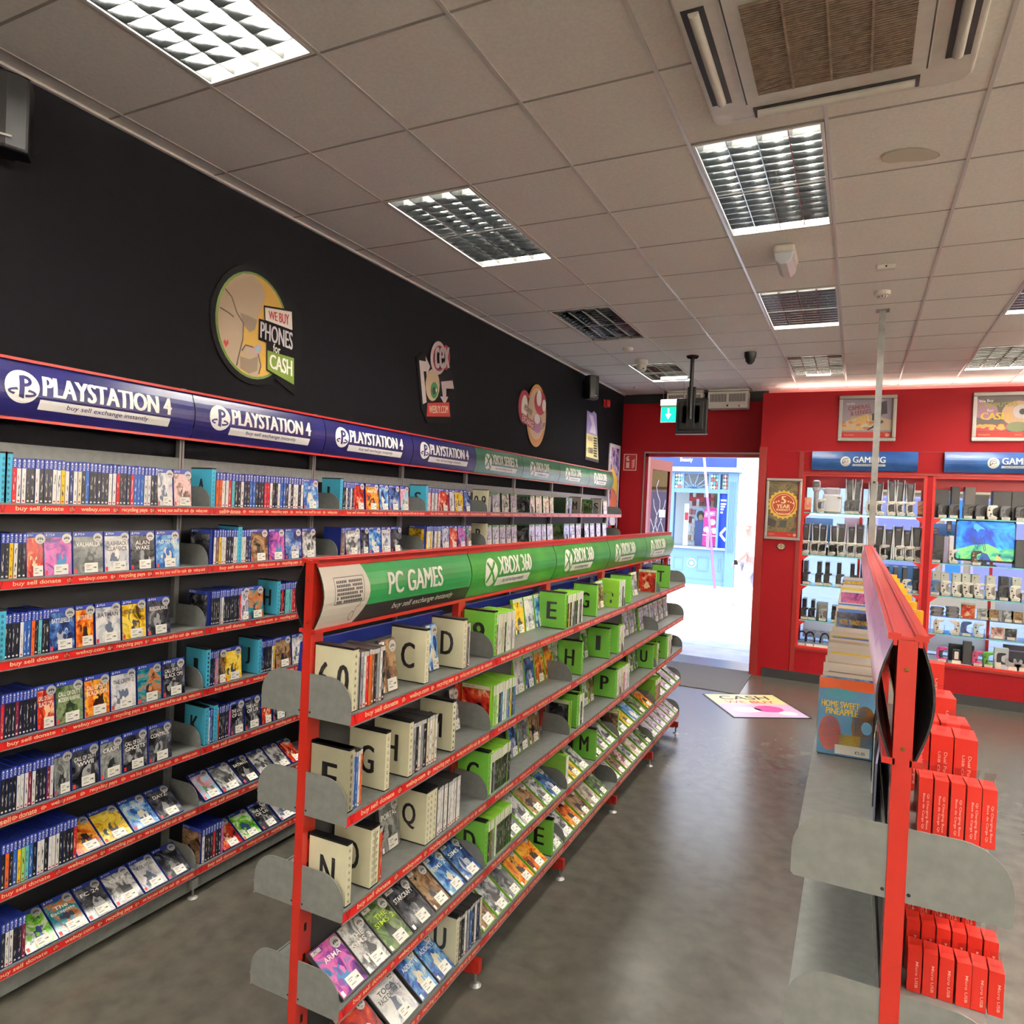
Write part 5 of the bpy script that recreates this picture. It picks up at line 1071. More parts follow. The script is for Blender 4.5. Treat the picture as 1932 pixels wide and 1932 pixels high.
# header signs over the display cabinets
GB = noisy('header_blue', (30,70,130), (38,86,150), 5, .32, 3)
for k, (x0, x1) in enumerate(((2.605, 3.775), (4.045, 5.215))):
    e = empty('gaming_sign', (0,0,0)); tag(e, ('blue curved gaming sign over the cabinet of white consoles', 'blue curved gaming sign over the cabinet with the screen')[k], 'sign', 'gaming signs over the display cabinets')
    b = MB(); n = 10; z0, z1 = 2.71, 2.95; pr = [(YR-.02-.05*math.sin(PI*i/n), z0+(z1-z0)*i/n) for i in range(n+1)]
    for i in range(n): b.poly([(x0,pr[i][0],pr[i][1]),(x1,pr[i][0],pr[i][1]),(x1,pr[i+1][0],pr[i+1][1]),(x0,pr[i+1][0],pr[i+1][1])], GB)
    for xx, q in ((x0, 0), (x1, 1)): b.poly([(xx, a, c) for a, c in pr][::-1 if q else 1], GB)
    b.build('panel', e)
    def dg(b, f, L, h):
        g = lambda u, v: f(u, v, .002); cx = L*(.41 if k else .33); ik = mat('sign_ink_green', (50,70,66), .4); o = -2.71; b.disc(cx, .112, .058, .062, f, WHITE, 24)
        b.stroke([(cx-.03,.08),(cx-.034,.12),(cx-.02,.145),(cx+.03,.15)], .008, g, ik); b.ring(cx+.006, .118, .026, .018, .006, g, ik, 14); b.stroke([(cx-.03,.085),(cx-.01,.105)], .008, g, ik); b.stroke([(cx-.008,.118),(cx+.006,.118)], .005, g, ik)
        b.text('GAMING', cx+.26, .135, .36, .075, f, WHITE, .03); b.poly([f(cx+.075,.055),f(cx+.44,.055),f(cx+.44,.08),f(cx+.08,.08)], WHITE); b.text('buy sell exchange instantly', cx+.26, .067, .3, .016, g, INK, .01)
    b = MB(); draw_curved(b, dg, x1-x0, .24, 10, lambda z: .05*math.sin(PI*z/.24), lambda x, u, v: (x0+u, YR-.02-x, 2.71+v))
    b.build('lettering', e)
# ================================================================== DISPLAY CABINETS AND WHAT STANDS IN THEM
SHZ = [2.172, 1.632, 1.245, .792]           # glass shelf tops
gls = glassy('shelf_glass', (222,244,240), .14, .02); gedge = mat('shelf_glass_edge', (120,196,190), .12, spec=.8); cab_in = mat('cabinet_white', (222,222,224), .5); cr = mat('cabinet_red', (196,30,26), .4)
CY0, CY1 = YR+.03, CYB-.02
led = mat('cabinet_lamp_lit', (240,246,255), .5, emit=3.5, ecol=(225,238,255))
for k, (x0, x1) in enumerate(CX):
    e = empty('display_cabinet', ((x0+x1)/2, YR, 0)); w = (x1-x0)/2; tag(e, ('red display cabinet with five rows of white consoles under the first gaming sign', 'red display cabinet with a lit screen under the second gaming sign')[k], 'cabinet', 'display cabinets in the red wall')
    b = MB()
    for q in ((-w,-.004,CZ0,-w+.028,.045,CZ1), (w-.028,-.004,CZ0,w,.045,CZ1), (-w+.001,-.003,CZ1-.03,w-.001,.044,CZ1-.0005), (-w+.001,-.0055,CZ0-.0,w-.001,.051,CZ0+.0205), (-w,.45,CZ0,-w+.025,.5,CZ1), (w-.025,.45,CZ0,w,.5,CZ1), (-w+.001,.441,CZ1-.16,w-.001,.499,CZ1-.001), (-.015,.46,CZ0+.001,.015,.49,CZ1-.002)): b.box(q[:3], q[3:], cr)
    b.build('frame', e)
    b = MB(); b.box((-w, .05, CZ0), (w, .5, CZ0+.02), cab_in); b.build('base', e)
    b = MB(); b.box((-w, .0, CZ1), (w, .5, CZ1+.02), cr); b.build('top', e)
    b = MB(); b.box((-w+.04,.10,CZ1-.022), (w-.04,.13,CZ1-.004), led); b.build('lamp', e)
    for z in SHZ:
        b = MB(); b.box((-w+.012, .012, z-.012), (w-.012, .43, z), gls); b.box((-w+.012, .008, z-.0125), (w-.012, .012, z+.0005), gedge); b.build('glass_shelf', e)
        b = MB(); b.box((-w+.03,.40,z-.03), (w-.03,.42,z-.014), led); b.build('lamp', e)
        for s in (-1, 1): b = MB(); b.prism([(s*(w-.028), z-.012), (s*(w-.115), z-.012), (s*(w-.028), z-.085)], 1, .0, .004, cr); b.build('gusset', e)
for k, (x0, x1) in enumerate(CX):
    b = MB(); b.box((x0-.02, CYB, CZ0-.02), (x1+.02, CYB+.008, CZ1+.06), glassy('window_glass', (176,188,202), .1)); struct(b.build('window_%d' % (k+1)))
pb_ = mat('poster_back', (214,212,222), .7); pbl = mat('poster_back_blue', (120,160,214), .6); pbp = mat('poster_back_pink', (226,186,200), .6)
for k, (x0, x1) in enumerate(CX):
    for i, (a, c, z0, z1, m, t) in enumerate(((.02,.26,1.75,2.1,pbl,'blue'),(.36,.52,1.7,2.12,pbp,'pink'),(.55,.96,.95,1.2,pb_,'white'),(.04,.5,.5,.74,pb_,'white low'),(.62,.98,1.3,1.55,pbl,'blue low'))[:5 if k == 0 else 4]):
        w = x1-x0; b = MB(); b.box((x0+a*w, CYB-.008, z0), (x0+c*w, CYB-.002, z1), m); o = b.build('window_poster'); tag(o, 'back of a %s poster stuck on the window behind the %s cabinet' % (t, ('white console', 'screen')[k]), 'poster', 'posters on the shop window')
def cx_(px, z, y=YR+.12): return col(px, (0, y, z), (1, 0, 0))
# ---- consoles
cw = mat('console_white', (226,226,230), .35); cb = mat('console_black', (20,20,24), .25); cgl = mat('console_light', (120,110,160), .2)
def tower(name, o_x, z, hgt, y, slim, label, disc=False, yaw=0.):
    """tall white console: two flared side panels around a black core"""
    e = empty(name, (o_x, y, z), yaw); tag(e, label, 'games console', 'consoles in the display cabinets')
    t = .052 if not slim else .045; d = .12
    b = MB(); b.prism([(-t*.5,.01),(t*.5,.01),(t*.8,hgt*.97),(-t*.8,hgt*.97)], 1, -d+.012, d, cb); b.build('core', e, bevel=.006)
    b = MB(); b.box((-t*.42, -d+.008, hgt*.86), (t*.42, -d+.013, hgt*.9), cgl); b.box((-.012,-d+.008,hgt*.55), (-.009,-d+.013,hgt*.6), mat('port_grey', (90,90,96), .3)); b.build('light_bar', e)
    for s in (-1, 1):
        b = MB(); b.prism([(s*t*.52,0),(s*t*.92,.0),(s*t*1.0,hgt*.5),(s*t*1.12,hgt),(s*t*.94,hgt*1.0),(s*t*.72,hgt*.55)], 1, -d, d, cw); b.build('side_panel', e, bevel=.004)
        if slim: b = MB(); b.prism([(s*t*.99,hgt*.42),(s*t*1.06,hgt*.5),(s*t*1.06,hgt*.51),(s*t*.99,hgt*.43)], 1, -d-.0005, d, cb); b.build('panel_slot', e)
    b = MB(); b.box((-t*1.0,-.06,-.0), (t*1.0,.06,.006), cb); b.build('stand', e)
    return e
CTRL = [(0,.03),(0,.135),(.018,.162),(.06,.166),(.098,.166),(.112,.158),(.108,.142),(.07,.126),(.058,.11),(.058,.056),(.07,.04),(.108,.024),(.112,.008),(.098,0),(.06,0),(.018,.004)]
def pad(x, z, y, body, face_m, btn, label, stand=True, style='x', s=1.0, yaw=0., flip=False):
    """game controller standing on its side in a clear stand, grips pointing right"""
    e = empty('game_controller', (x, y, z+.012), yaw); tag(e, label, 'controller', 'controllers in the display cabinets')
    m = -1 if flip else 1
    b = MB(); b.prism([(m*(u-.056)*s, v*s) for u, v in CTRL], 1, -.021, .021, body); b.build('body', e, bevel=.010, seg=3)
    if style == 'p':
        b = MB(); b.prism([(m*(u-.056)*s, v*s) for u, v in [(.02,.052),(.02,.114),(.045,.128),(.075,.123),(.062,.11),(.061,.056),(.075,.043),(.045,.038)]], 1, -.0245, .0235, face_m); b.build('face_plate', e, bevel=.004)
    for v in (.058, .105):
        b = MB(); uu = .045 if style == 'p' else (.04 if v < .08 else .022); b.cyl((m*(uu-.056)*s, -.02, v*s), (m*(uu-.056)*s, -.031, v*s), .0105*s, btn, 14); b.build('thumbstick', e, bevel=.002)
    b = MB()
    for du, dv in ((-.008,0),(.008,0),(0,-.008),(0,.008)): b.cyl((m*(.024-.056+du)*s, -.02, (.135+dv)*s), (m*(.024-.056+du)*s, -.0235, (.135+dv)*s), .0038*s, btn, 8)
    b.box((m*(.034-.056)*s-.003, -.0235, .026*s), (m*(.034-.056)*s+.003, -.02, .042*s), btn); b.box((m*(.034-.056)*s-.008, -.0235, .031*s), (m*(.034-.056)*s+.008, -.02, .037*s), btn); b.build('button_pattern', e)
    b = MB(); b.box((-.04, -.045, -.008), (.04, -.0435, .022), mat('price_card', (226,222,206), .5)); b.stroke([(-.03,.012),(.03,.012)], .003, lambda u, v: (u, -.046, v), mat('label_ink', (150,148,144), .5)); b.stroke([(-.03,.004),(.015,.004)], .003, lambda u, v: (u, -.046, v), mat('label_ink', (150,148,144), .5)); b.build('price_card', e)
    b = MB(); b.box((-.055, -.043, -.0115), (.06, .04, -.009), glassy('acrylic', (236,240,244), .2)); b.box((.056,-.04,-.009), (.058,.035,.09), glassy('acrylic', (236,240,244), .2)); b.build('acrylic_stand', e)
    return e
def box_thing(name, x, z, w, d, h, y, m, label, cat, grp=None, extra=None, bevel=.004, yaw=0.):
    e = empty(name, (x, y, z), yaw); tag(e, label, cat, grp); b = MB(); b.box((-w/2,-d/2,0), (w/2,d/2,h), m); b.build('body', e, bevel=bevel)
    if extra: extra(e, w, d, h)
    return e
YF, YC = YR+.095, YR+.21       # controllers in front, consoles behind
pg = mat('pad_grey', (88,88,92), .35); pk = mat('pad_black', (26,26,30), .35); pw = mat('pad_white', (226,222,212), .35); dkb = mat('pad_dark_button', (44,44,46), .4)
z = SHZ[0]; cab1 = 'top shelf of the white console cabinet'
for i, px in enumerate((1604, 1616.5, 1646, 1657, 1683, 1695.5, 1716)): tower('console_tower', cx_(px, z+.2, YC), z, .44 if i not in (2, 3, 6) else .41, YC, i in (2, 3, 6), 'white flared console, %s towards the red post, %s' % (ordn(i+1), cab1))
for i, (px, dk) in enumerate(((1602,1),(1614,1),(1643,0),(1661,0),(1682,0),(1700,0),(1719,0))): pad(cx_(px, z+.1, YF), z, YF, pg if dk else pw, pg if dk else pk, dkb, '%s controller, %s towards the red post, %s' % ('grey' if dk else 'white', ordn(i+1), cab1), style='p' if not dk else 'x')
# headset kit at the near end of the top shelf
e = empty('headset', (cx_(1540, z+.2, YC), YC, z)); tag(e, 'white virtual reality headset standing upright at the end of the top cabinet shelf', 'headset')
b = MB(); b.box((-.045,-.08,.27), (.045,.06,.42), cw); b.build('visor', e, bevel=.03, seg=3); b = MB(); b.box((-.036,-.085,.33), (.036,-.079,.40), cb); b.build('lens_panel', e, bevel=.006); b = MB(); b.ring(0, .2, .055, .1, .02, lambda u, v: (u+.06, .02, v+.02), cw, 20); b.cyl((0,0,0), (0,0,.29), .03, cw); b.build('strap', e)
pad(cx_(1549, z+.1, YF), z, YF, pw, pk, dkb, 'white controller beside the headset, top shelf of the white console cabinet', style='p')
e = box_thing('printer', cx_(1570, z+.1, YC), z, .22, .2, .24, YC-.03, cw, 'bulky white box-shaped device on the top cabinet shelf', 'device', None, None, .02)
b = MB(); b.box((-.1,-.02,.24), (.09,.1,.33), cw); b.build('lid', e, bevel=.03, seg=3); b = MB(); b.box((.06,-.104,.19), (.1,-.1,.205), cb); b.box((-.02,-.102,.02), (.06,-.1,.04), mat('price_card', (226,222,206), .5)); b.build('slot', e)
for px, t in ((1521.5, 'at the headset end'), (1740, 'at the red post end')):
    e = empty('show_card', (cx_(px, z+.06, YF), YF, z)); tag(e, 'orange and cream card standing on the top cabinet shelf '+t, 'card'); b = MB(); b.prism([(-.0,-.0),(.006,0),(.03,.19),(.024,.19)], 0, -.05, .055, art('show_card_art', [(226,150,110),(236,196,160),(214,110,80),(226,206,170)], 9, .3)); b.build('card', e); b = MB(); b.box((-.05,-.002,.002), (.055,-.0006,.03), RED); b.build('card_foot', e)
z = SHZ[1]; cab1 = 'second shelf of the white console cabinet'
for i, px in enumerate((1521, 1540, 1553, 1574, 1587, 1606, 1622, 1643, 1658, 1676, 1693, 1710, 1728)): tower('console_tower', cx_(px, z+.2, YC), z, (.40,.40,.39,.39,.42,.39,.42,.42,.42,.38,.42,.38,.42)[i], YC, i in (0,1,2,3,5,9,11), 'white flared console, %s towards the red post, %s' % (ordn(i+1), cab1))
for i, px in enumerate((1520, 1537, 1553, 1571, 1588, 1605.5, 1622, 1648, 1669, 1698, 1716, 1733.5)): pad(cx_(px, z+.1, YF), z, YF, pw if i != 7 else pk, pk, dkb, '%s dark-centred controller, %s towards the red post, %s' % ('white' if i != 7 else 'black', ordn(i+1), cab1), style='p', yaw=-.15 if i not in (2, 3, 8) else -.4)
z = SHZ[2]; cab1 = 'third shelf of the white console cabinet'
for i, px in enumerate((1521, 1546, 1561, 1583, 1608, 1627, 1672, 1689, 1706, 1727)):
    box_thing('black_console', cx_(px, z+.15, YC), z, .05, .24, .30, YC, cb if i not in (7, 8) else mat('console_grey', (60,60,66), .35), 'upright slim console, %s towards the red post, %s' % (ordn(i+1), cab1), 'games console', 'consoles in the display cabinets', lambda e, w, d, h: MB.build((lambda q: (q.box((-w/2-.001,-d/2-.001,h*.45), (-w/2+.012,d/2,h*.47), mat('port_grey', (90,90,96), .3)), q)[1])(MB()), 'disc_slot', e))
for i, px in enumerate((1522, 1546, 1562, 1585, 1611, 1630, 1674, 1692, 1711, 1730)): pad(cx_(px, z+.1, YF), z, YF, pk if i != 8 else pw, pk, dkb, '%s controller, %s towards the red post, %s' % ('black' if i != 8 else 'white', ordn(i+1), cab1), s=.9)
z = SHZ[3]; cab1 = 'fourth shelf of the white console cabinet'
for i, (px, w, h, m) in enumerate(((1518,.05,.26,cb),(1534,.045,.25,cb),(1551,.13,.22,mat('console_grey2', (120,118,114), .4)),(1580,.13,.2,cb),(1700,.05,.24,cb),(1722,.06,.26,cb))): box_thing('boxy_console', cx_(px, z+.12, YC), z, w, .2, h, YC, m, '%s box-shaped console, %s towards the red post, %s' % ('grey' if i == 2 else 'black', ordn(i+1), cab1), 'games console', 'consoles in the display cabinets')
for i, px in enumerate((1518, 1532, 1552, 1576, 1708, 1728)): pad(cx_(px, z+.08, YF), z, YF, pk if i != 2 else mat('pad_silver', (150,150,150), .3), pk, dkb, '%s controller, %s towards the red post, %s' % ('black' if i != 2 else 'silver', ordn(i+1), cab1), s=.85)
z = CZ0+.02; cab1 = 'floor of the white console cabinet'
pink = mat('gadget_wine', (120,40,70), .35)
for i, px in enumerate((1513, 1528, 1543, 1556, 1690, 1712, 1732)):
    e = empty('packed_headphones', (cx_(px, z+.08, YF+.02), YF+.02, z)); tag(e, '%s packed headphones, %s towards the red post, %s' % (('wine red','black','white','black','white','black','grey')[i], ordn(i+1), cab1), 'headphones', 'headphones on the cabinet floor')
    m = (pink, pk, pw, pk, pw, pk, pg)[i]; b = MB(); b.ring(0, .11, .055, .07, .016, lambda u, v: (u, -.01, v), m, 20, -.3, PI+.3); b.ring(0, .11, .055, .07, .016, lambda u, v: (u, .012, v), m, 20, -.3, PI+.3); b.build('headband', e)
    for s in (-1, 1): b = MB(); b.cyl((s*.045,0,.075), (s*.062,0,.075), .034, m, 18); b.build('ear_cup', e, bevel=.006)
    b = MB(); b.box((-.04,-.05,0), (.04,-.048,.03), mat('price_card', (226,222,206), .5)); b.build('price_card', e); b = MB(); b.box((-.066,-.046,0), (.066,.04,.2), glassy('acrylic', (236,240,244), .2)); b.build('clear_box', e)
# ---- cabinet with the screen
z = SHZ[0]; cab2 = 'top shelf of the screen cabinet'
mk = mat('console_matt', (30,29,31), .5); mb_ = mat('console_bronze', (64,56,52), .35)
for i, (px, w, h, m) in enumerate(((1775,.16,.34,mk),(1801,.085,.38,mk),(1828,.11,.38,mb_),(1850,.14,.28,mk),(1889,.19,.34,mk),(1922,.18,.34,mk))): box_thing('boxy_console', cx_(px, z+.2, YC), z, w, .16, h, YC, m, '%s boxy console, %s from the red post, %s' % ('bronze' if i == 2 else 'black', ordn(i+1), cab2), 'games console', 'consoles in the display cabinets')
for i, (px, m) in enumerate(((1778,pk),(1799,pk),(1826,pk),(1849,pk),(1872,pw),(1897,pg),(1925,pk))): pad(cx_(px, z+.08, YF), z, YF, m, m, dkb, '%s controller, %s from the red post, %s' % ({id(pk):'black',id(pw):'white',id(pg):'grey'}[id(m)], ordn(i+1), cab2), s=.95)
z = SHZ[1]; cab2 = 'second shelf of the screen cabinet'
x0, x1 = cx_(1802, z+.3, YR+.2), cx_(1916, z+.3, YR+.2)
e = empty('monitor', ((x0+x1)/2, YR+.2, z)); w = (x1-x0)/2; tag(e, 'lit monitor showing a blue and green underwater game scene', 'monitor')
b = MB(); b.box((-w,-.012,.04), (w,.03,.535), BLACK); b.build('bezel', e, bevel=.004); b = MB(); b.box((-.12,-.06,0), (.12,.08,.01), BLACK); b.box((-.03,.0,.01), (.03,.03,.06), BLACK); b.build('stand', e)
def scr(name, c): return mat('screen_'+name, c, .3, emit=.9, ecol=c)
b = MB(); f = lambda d: (lambda u, v: (-w+.012+u*(2*w-.024), -.0125-d, .062+v*.455))
sm = art('screen_sea', [(6,30,110),(10,60,170),(20,110,190),(40,150,190)], 5, .3); n_, l_, b_ = nodes(sm); l_.new(n_['Color Ramp'].outputs['Color'], b_.inputs['Emission Color']); b_.inputs['Emission Strength'].default_value = .9
sg = art('screen_seabed', [(20,90,90),(50,140,110),(110,170,90),(30,110,120)], 6, .3); n_, l_, b_ = nodes(sg); l_.new(n_['Color Ramp'].outputs['Color'], b_.inputs['Emission Color']); b_.inputs['Emission Strength'].default_value = .9
g = f(.0); b.poly([g(.03,0),g(.97,0),g(1,.05),g(1,.95),g(.97,1),g(.03,1),g(0,.95),g(0,.05)], sm); g = f(.0006); b.poly([g(0,.05),g(.03,0),g(.97,0),g(1,.05),g(1,.34),g(.75,.3),g(.55,.42),g(.3,.38),g(.1,.28),g(0,.26)], sg)
g = f(.0012); q = scr('probe', (60,150,190)); b.poly([g(.29,.9),g(.33,.95),g(.48,.82),g(.5,.7),g(.43,.66),g(.3,.8)], q); b.disc(.44,.72,.06,.085,f(.0016),scr('probe_face', (14,70,180)),20)
for a in ([(.33,.8),(.31,.4),(.4,.24)], [(.42,.64),(.37,.26)], [(.42,.64),(.5,.22)], [(.47,.62),(.52,.24)]): b.stroke(a, .012, f(.0014), scr('strut', (10,50,80)))
b.poly([g(.42,.0),g(.62,0),g(.55,.16),g(.45,.2)], scr('shade', (10,50,110))); b.ring(.06,.2,.03,.045,.012,f(.0014),scr('hud', (60,220,240)),14,.6,5.4); b.ring(.76,.3,.025,.035,.01,f(.0014),scr('hud', (60,220,240)),14); b.poly([g(.7,0),g(.82,0),g(.76,.12),g(.71,.14)], scr('hand', (190,140,90))); b.disc(.76,.14,.022,.03,f(.0016),scr('dark', (20,30,50)),12)
b.build('screen', e)
box_thing('boxy_console', cx_(1771, z+.2, YC), z, .1, .2, .33, YC, mk, 'black upright console beside the red post, second shelf of the screen cabinet', 'games console', 'consoles in the display cabinets')
box_thing('slim_console', cx_(1784, z+.2, YC), z, .06, .22, .32, YC+.0, mat('console_lilac', (150,146,170), .35), 'lilac grey upright console beside the monitor', 'games console', 'consoles in the display cabinets')
box_thing('slim_console', cx_(1792, z+.2, YC), z, .055, .22, .33, YC, cw, 'white upright console touching the monitor', 'games console', 'consoles in the display cabinets')
box_thing('boxy_console', cx_(1929, z+.2, YC), z, .16, .18, .32, YC, mk, 'black console past the monitor at the picture edge', 'games console', 'consoles in the display cabinets')
e = box_thing('handheld_console', cx_(1791, z+.48, YR+.26), z+.38, .055, .02, .13, YR+.26, mat('handheld_grey', (120,120,140), .35), 'grey handheld console on a clear riser above the white console', 'handheld', None, None, .01); b = MB(); b.box((-.018,-.012,.03), (.018,-.0102,.08), mat('handheld_screen', (206,200,214), .2)); b.build('screen', e); b = MB(); b.box((-.02,-.0,-.38), (.02,.01,0), glassy('acrylic', (236,240,244), .2)); b.build('riser', e)
e = box_thing('handheld_console', cx_(1766, z+.38, YR+.1), z+.335, .07, .04, .075, YR+.2, mat('handheld_maroon', (110,24,40), .3), 'red and black handheld console resting on the black console by the post', 'handheld', None, None, .008); b = MB(); b.box((-.025,-.022,.042), (.025,-.0205,.068), cb); b.box((-.025,-.022,.008), (.025,-.0205,.034), cb); b.build('screens', e)
for px, m, t in ((1766,pk,'black'),(1799,pw,'white'),(1842,mat('pad_charcoal', (46,44,44), .35),'charcoal')): pad(cx_(px, z+.08, YF), z, YF, m, m, dkb if t != 'charcoal' else mat('pad_orange', (226,140,70), .35), t+' controller in front of the monitor, second shelf of the screen cabinet', s=.95)
z = SHZ[2]; cab2 = 'third shelf of the screen cabinet'
csw = mat('console_cream', (206,202,190), .4)
for i, px in enumerate((1765, 1781, 1803, 1821, 1839, 1867, 1893, 1915)): 
    e = box_thing('boxy_console', cx_(px, z+.15, YC), z, .085, .16, .27, YC, csw if i != 6 else mk, '%s upright console, %s from the red post, %s' % ('cream' if i != 6 else 'black', ordn(i+1), cab2), 'games console', 'consoles in the display cabinets'); b = MB(); b.cyl((-.015,-.081,.235), (-.015,-.08-.0018,.235), .007, BLACK, 12); b.cyl((-.015,-.081,.21), (-.015,-.0818,.21), .004, BLACK, 8); b.build('power_button', e)
blu = mat('pad_blue', (70,110,160), .35)
for i, px in enumerate((1764, 1784, 1805, 1826, 1847, 1869, 1893, 1915)): pad(cx_(px, z+.08, YF), z, YF, (blu,pw,pw,pw,pw,pw,pk,pw)[i], pk, dkb, '%s controller, %s from the red post, %s' % (('blue','white','white','white','white','white','black','white')[i], ordn(i+1), cab2))
z = SHZ[3]; cab2 = 'fourth shelf of the screen cabinet'
riser = glassy('acrylic', (236,240,244), .2)
b = MB(); xr0, xr1 = cx_(1755, z+.2, YC), cx_(1945, z+.2, YC); b.box((xr0, YC-.08, z+.19), (xr1, YC+.1, z+.196), riser); b.box((xr0, YC-.08, z+.0005), (xr0+.006, YC+.1, z+.19), riser); b.box((xr1-.006, YC-.08, z+.0005), (xr1, YC+.1, z+.19), riser); o = b.build('acrylic_riser'); tag(o, 'long clear acrylic riser on the fourth shelf of the screen cabinet', 'riser'); zr = z+.197
crt = [mat('cartridge_grey', (110,106,108), .5), mat('cartridge_dark', (60,58,62), .5), mat('cartridge_black', (34,32,36), .5)]
for q, (px, n, w) in enumerate(((1767, 6, .13), (1796, 7, .13))):
    for i in range(n): 
        b = MB(); b.box((-w/2,-.05,0), (w/2,.05,.0165), crt[(i+q) % 3]); b.box((-w*.3,-.0512,.004), (w*.3,-.0498,.0125), mat('cartridge_label', (160,156,160), .5)); o = b.build('game_cartridge', None, (cx_(px, zr, YC)+random.uniform(-.006,.006), YC-.02, zr+.0005+i*.0172), (0,0,random.uniform(-.08,.08)), .001); tag(o, 'grey game cartridge, %s up in the %s cartridge stack' % (ordn(i+1), ('taller', 'darker')[q]), 'cartridge', 'stacked game cartridges')
o = inst('green_game_case', face_mesh('xb', 'red', ''), None, (cx_(1824, zr, YC), YC-.06, zr+.0005), (0, 0, -PI/2), (1, 1, 1)); o.rotation_euler = (0, 0, -PI/2); tag(o, 'red-covered game case standing upright on the clear riser', 'game case')
for i, px in enumerate((1853, 1871, 1898, 1916)):
    e = box_thing('game_box', cx_(px, zr, YC), zr, .125, .02, .135, YC-.05, mat('game_box_clear', (206,204,196), .3), 'boxed game with brown cover on the riser, %s after the red case' % ordn(i+1), 'game box', 'boxed games on the riser'); b = MB(); b.poly([(-.055,-.0108,.006),(.058,-.0108,.006),(.058,-.0108,.13),(-.055,-.0108,.13)], pm('brown' if i % 2 else 'mono')); b.box((-.02,-.0125,.006), (.05,-.0112,.036), mat('price_card', (226,222,206), .5)); b.build('cover', e)
for i, (px, m, t) in enumerate(((1771,pw,'white'),(1801,pw,'white'),(1823,mat('pad_navy', (60,80,130), .35),'navy'),(1846,mat('pad_ice', (190,206,214), .3),'ice grey'))): pad(cx_(px, z+.06, YF), z, YF, m, pk, dkb, '%s controller under the riser, %s from the red post, screen cabinet' % (t, ordn(i+1)), flip=(i == 1), s=.95)
for i, px in enumerate((1881, 1906)):
    e = box_thing('game_box', cx_(px, z+.06, YF), z, .125, .02, .14, YF, mat('game_box_clear', (206,204,196), .3), ('boxed game with pink cover below the riser', 'boxed game with black cover below the riser')[i], 'game box', 'boxed games below the riser'); b = MB(); b.poly([(-.055,-.0108,.006),(.058,-.0108,.006),(.058,-.0108,.134),(-.055,-.0108,.134)], pm(('pink','black')[i])); b.box((-.03,-.0125,.006), (.045,-.0112,.036), mat('price_card', (226,222,206), .5)); b.build('cover', e)
z = CZ0+.02; cab2 = 'floor of the screen cabinet'
pad(cx_(1777, z+.08, YF), z, YF, mat('pad_pink', (206,60,140), .35), pk, dkb, 'bright pink controller with dark centre on the screen cabinet floor', style='p')
pad(cx_(1844, z+.06, YF), z, YF, mat('pad_rose', (196,80,120), .35), pk, dkb, 'rose pink controller on the screen cabinet floor'); pad(cx_(1864, z+.06, YF), z, YF, mat('pad_green', (80,150,50), .35), pk, dkb, 'green controller on the screen cabinet floor')
for i, (px, w, h, m, t) in enumerate(((1804,.07,.16,mk,'black handheld screen on a white price stand'),(1824,.09,.27,mk,'dark stack-shaped console standing on the screen cabinet floor'),(1813,.26,.2,mk,'black cardboard carton behind the gadgets on the screen cabinet floor'),(1888,.14,.24,mat('carton_white', (196,200,206), .4),'white and dark carton with a controller picture'),(1915,.24,.26,mat('carton_ink', (40,34,52), .4),'dark printed carton at the picture edge on the cabinet floor'))):
    yy = YC+.08 if i in (2, 4) else YF+.02
    e = box_thing(('handheld_console','boxy_console','carton','carton','carton')[i], cx_(px, z+.1, yy), z, w, .06, h, yy, m, t, ('handheld','games console','box','box','box')[i])
    if i == 0: b = MB(); b.box((-.02,-.032,.05), (.02,-.0302,.14), WHITE); b.box((-.045,-.05,0), (.045,-.032,.035), mat('price_card', (226,222,206), .5)); b.build('screen', e)
    if i == 3: b = MB(); b.prism([((u-.056)*.8, .05+v*.8) for u, v in CTRL], 1, -.032, -.0302, pk); b.box((-.06,-.033,.004), (.0,-.0305,.07), mat('price_card', (226,222,206), .5)); b.build('print', e)
    if i == 4: b = MB(); b.text('PLAY', 0, .2, .1, .02, lambda u, v: (u, -.0308, v), WHITE) if False else b.box((-.1,-.0315,.19), (.1,-.0302,.2), mat('carton_print', (150,140,170), .4)); b.build('print', e)
for i, px in enumerate((1912, 1928)):
    e = empty('packed_controller', (cx_(px, z+.08, YF), YF, z)); tag(e, 'silver blister-packed controller, %s on the screen cabinet floor' % ordn(i+1), 'controller', 'packed controllers on the cabinet floor'); b = MB(); b.prism([(v-.083, .03+u*.9) for u, v in CTRL], 1, -.02, .02, mat('pad_silver', (150,150,150), .3)); b.build('body', e, bevel=.008); b = MB(); b.box((-.05,-.034,0), (.05,-.032,.04), mat('price_card', (226,222,206), .5)); b.build('price_card', e)
# ================================================================== THE STREET OUTSIDE
YS = 18.6
pave = noisy('street_paving', (196,194,192), (212,210,208), 3, .8, 4)
b = MB(); b.box((-16, YB+.1, -.3), (26, 24, -.001), pave); struct(b.build('street'))
b = MB()
for k in range(12): b.box((-16, 9.2+k*.8, -.0005), (26, 9.212+k*.8, .0005), mat('paving_joint', (160,158,156), .8))
struct(b.build('street_joint_lines'))
def sp(px, py, y=YS): return hit(px, py, 1, y)
blue = mat('shopfront_blue', (82,116,158), .45); deep = mat('fascia_blue', (16,48,124), .4); pale = mat('shopfront_pale', (130,158,186), .45); wht = mat('sign_white_letters', (246,244,240), .4)
stone = noisy('pale_stone', (214,212,206), (228,226,222), 2, .8, 4)
zF0 = sp(1320, 888.5).z; zF1 = zF0 + .95; zT1 = sp(1310, 894).z; zT0 = sp(1310, 922).z; zW1 = sp(1310, 927).z; zW0 = sp(1310, 1031).z; zB = sp(1310, 1084).z
X = lambda px: col(px, (0, YS, 1.8), (1, 0, 0))
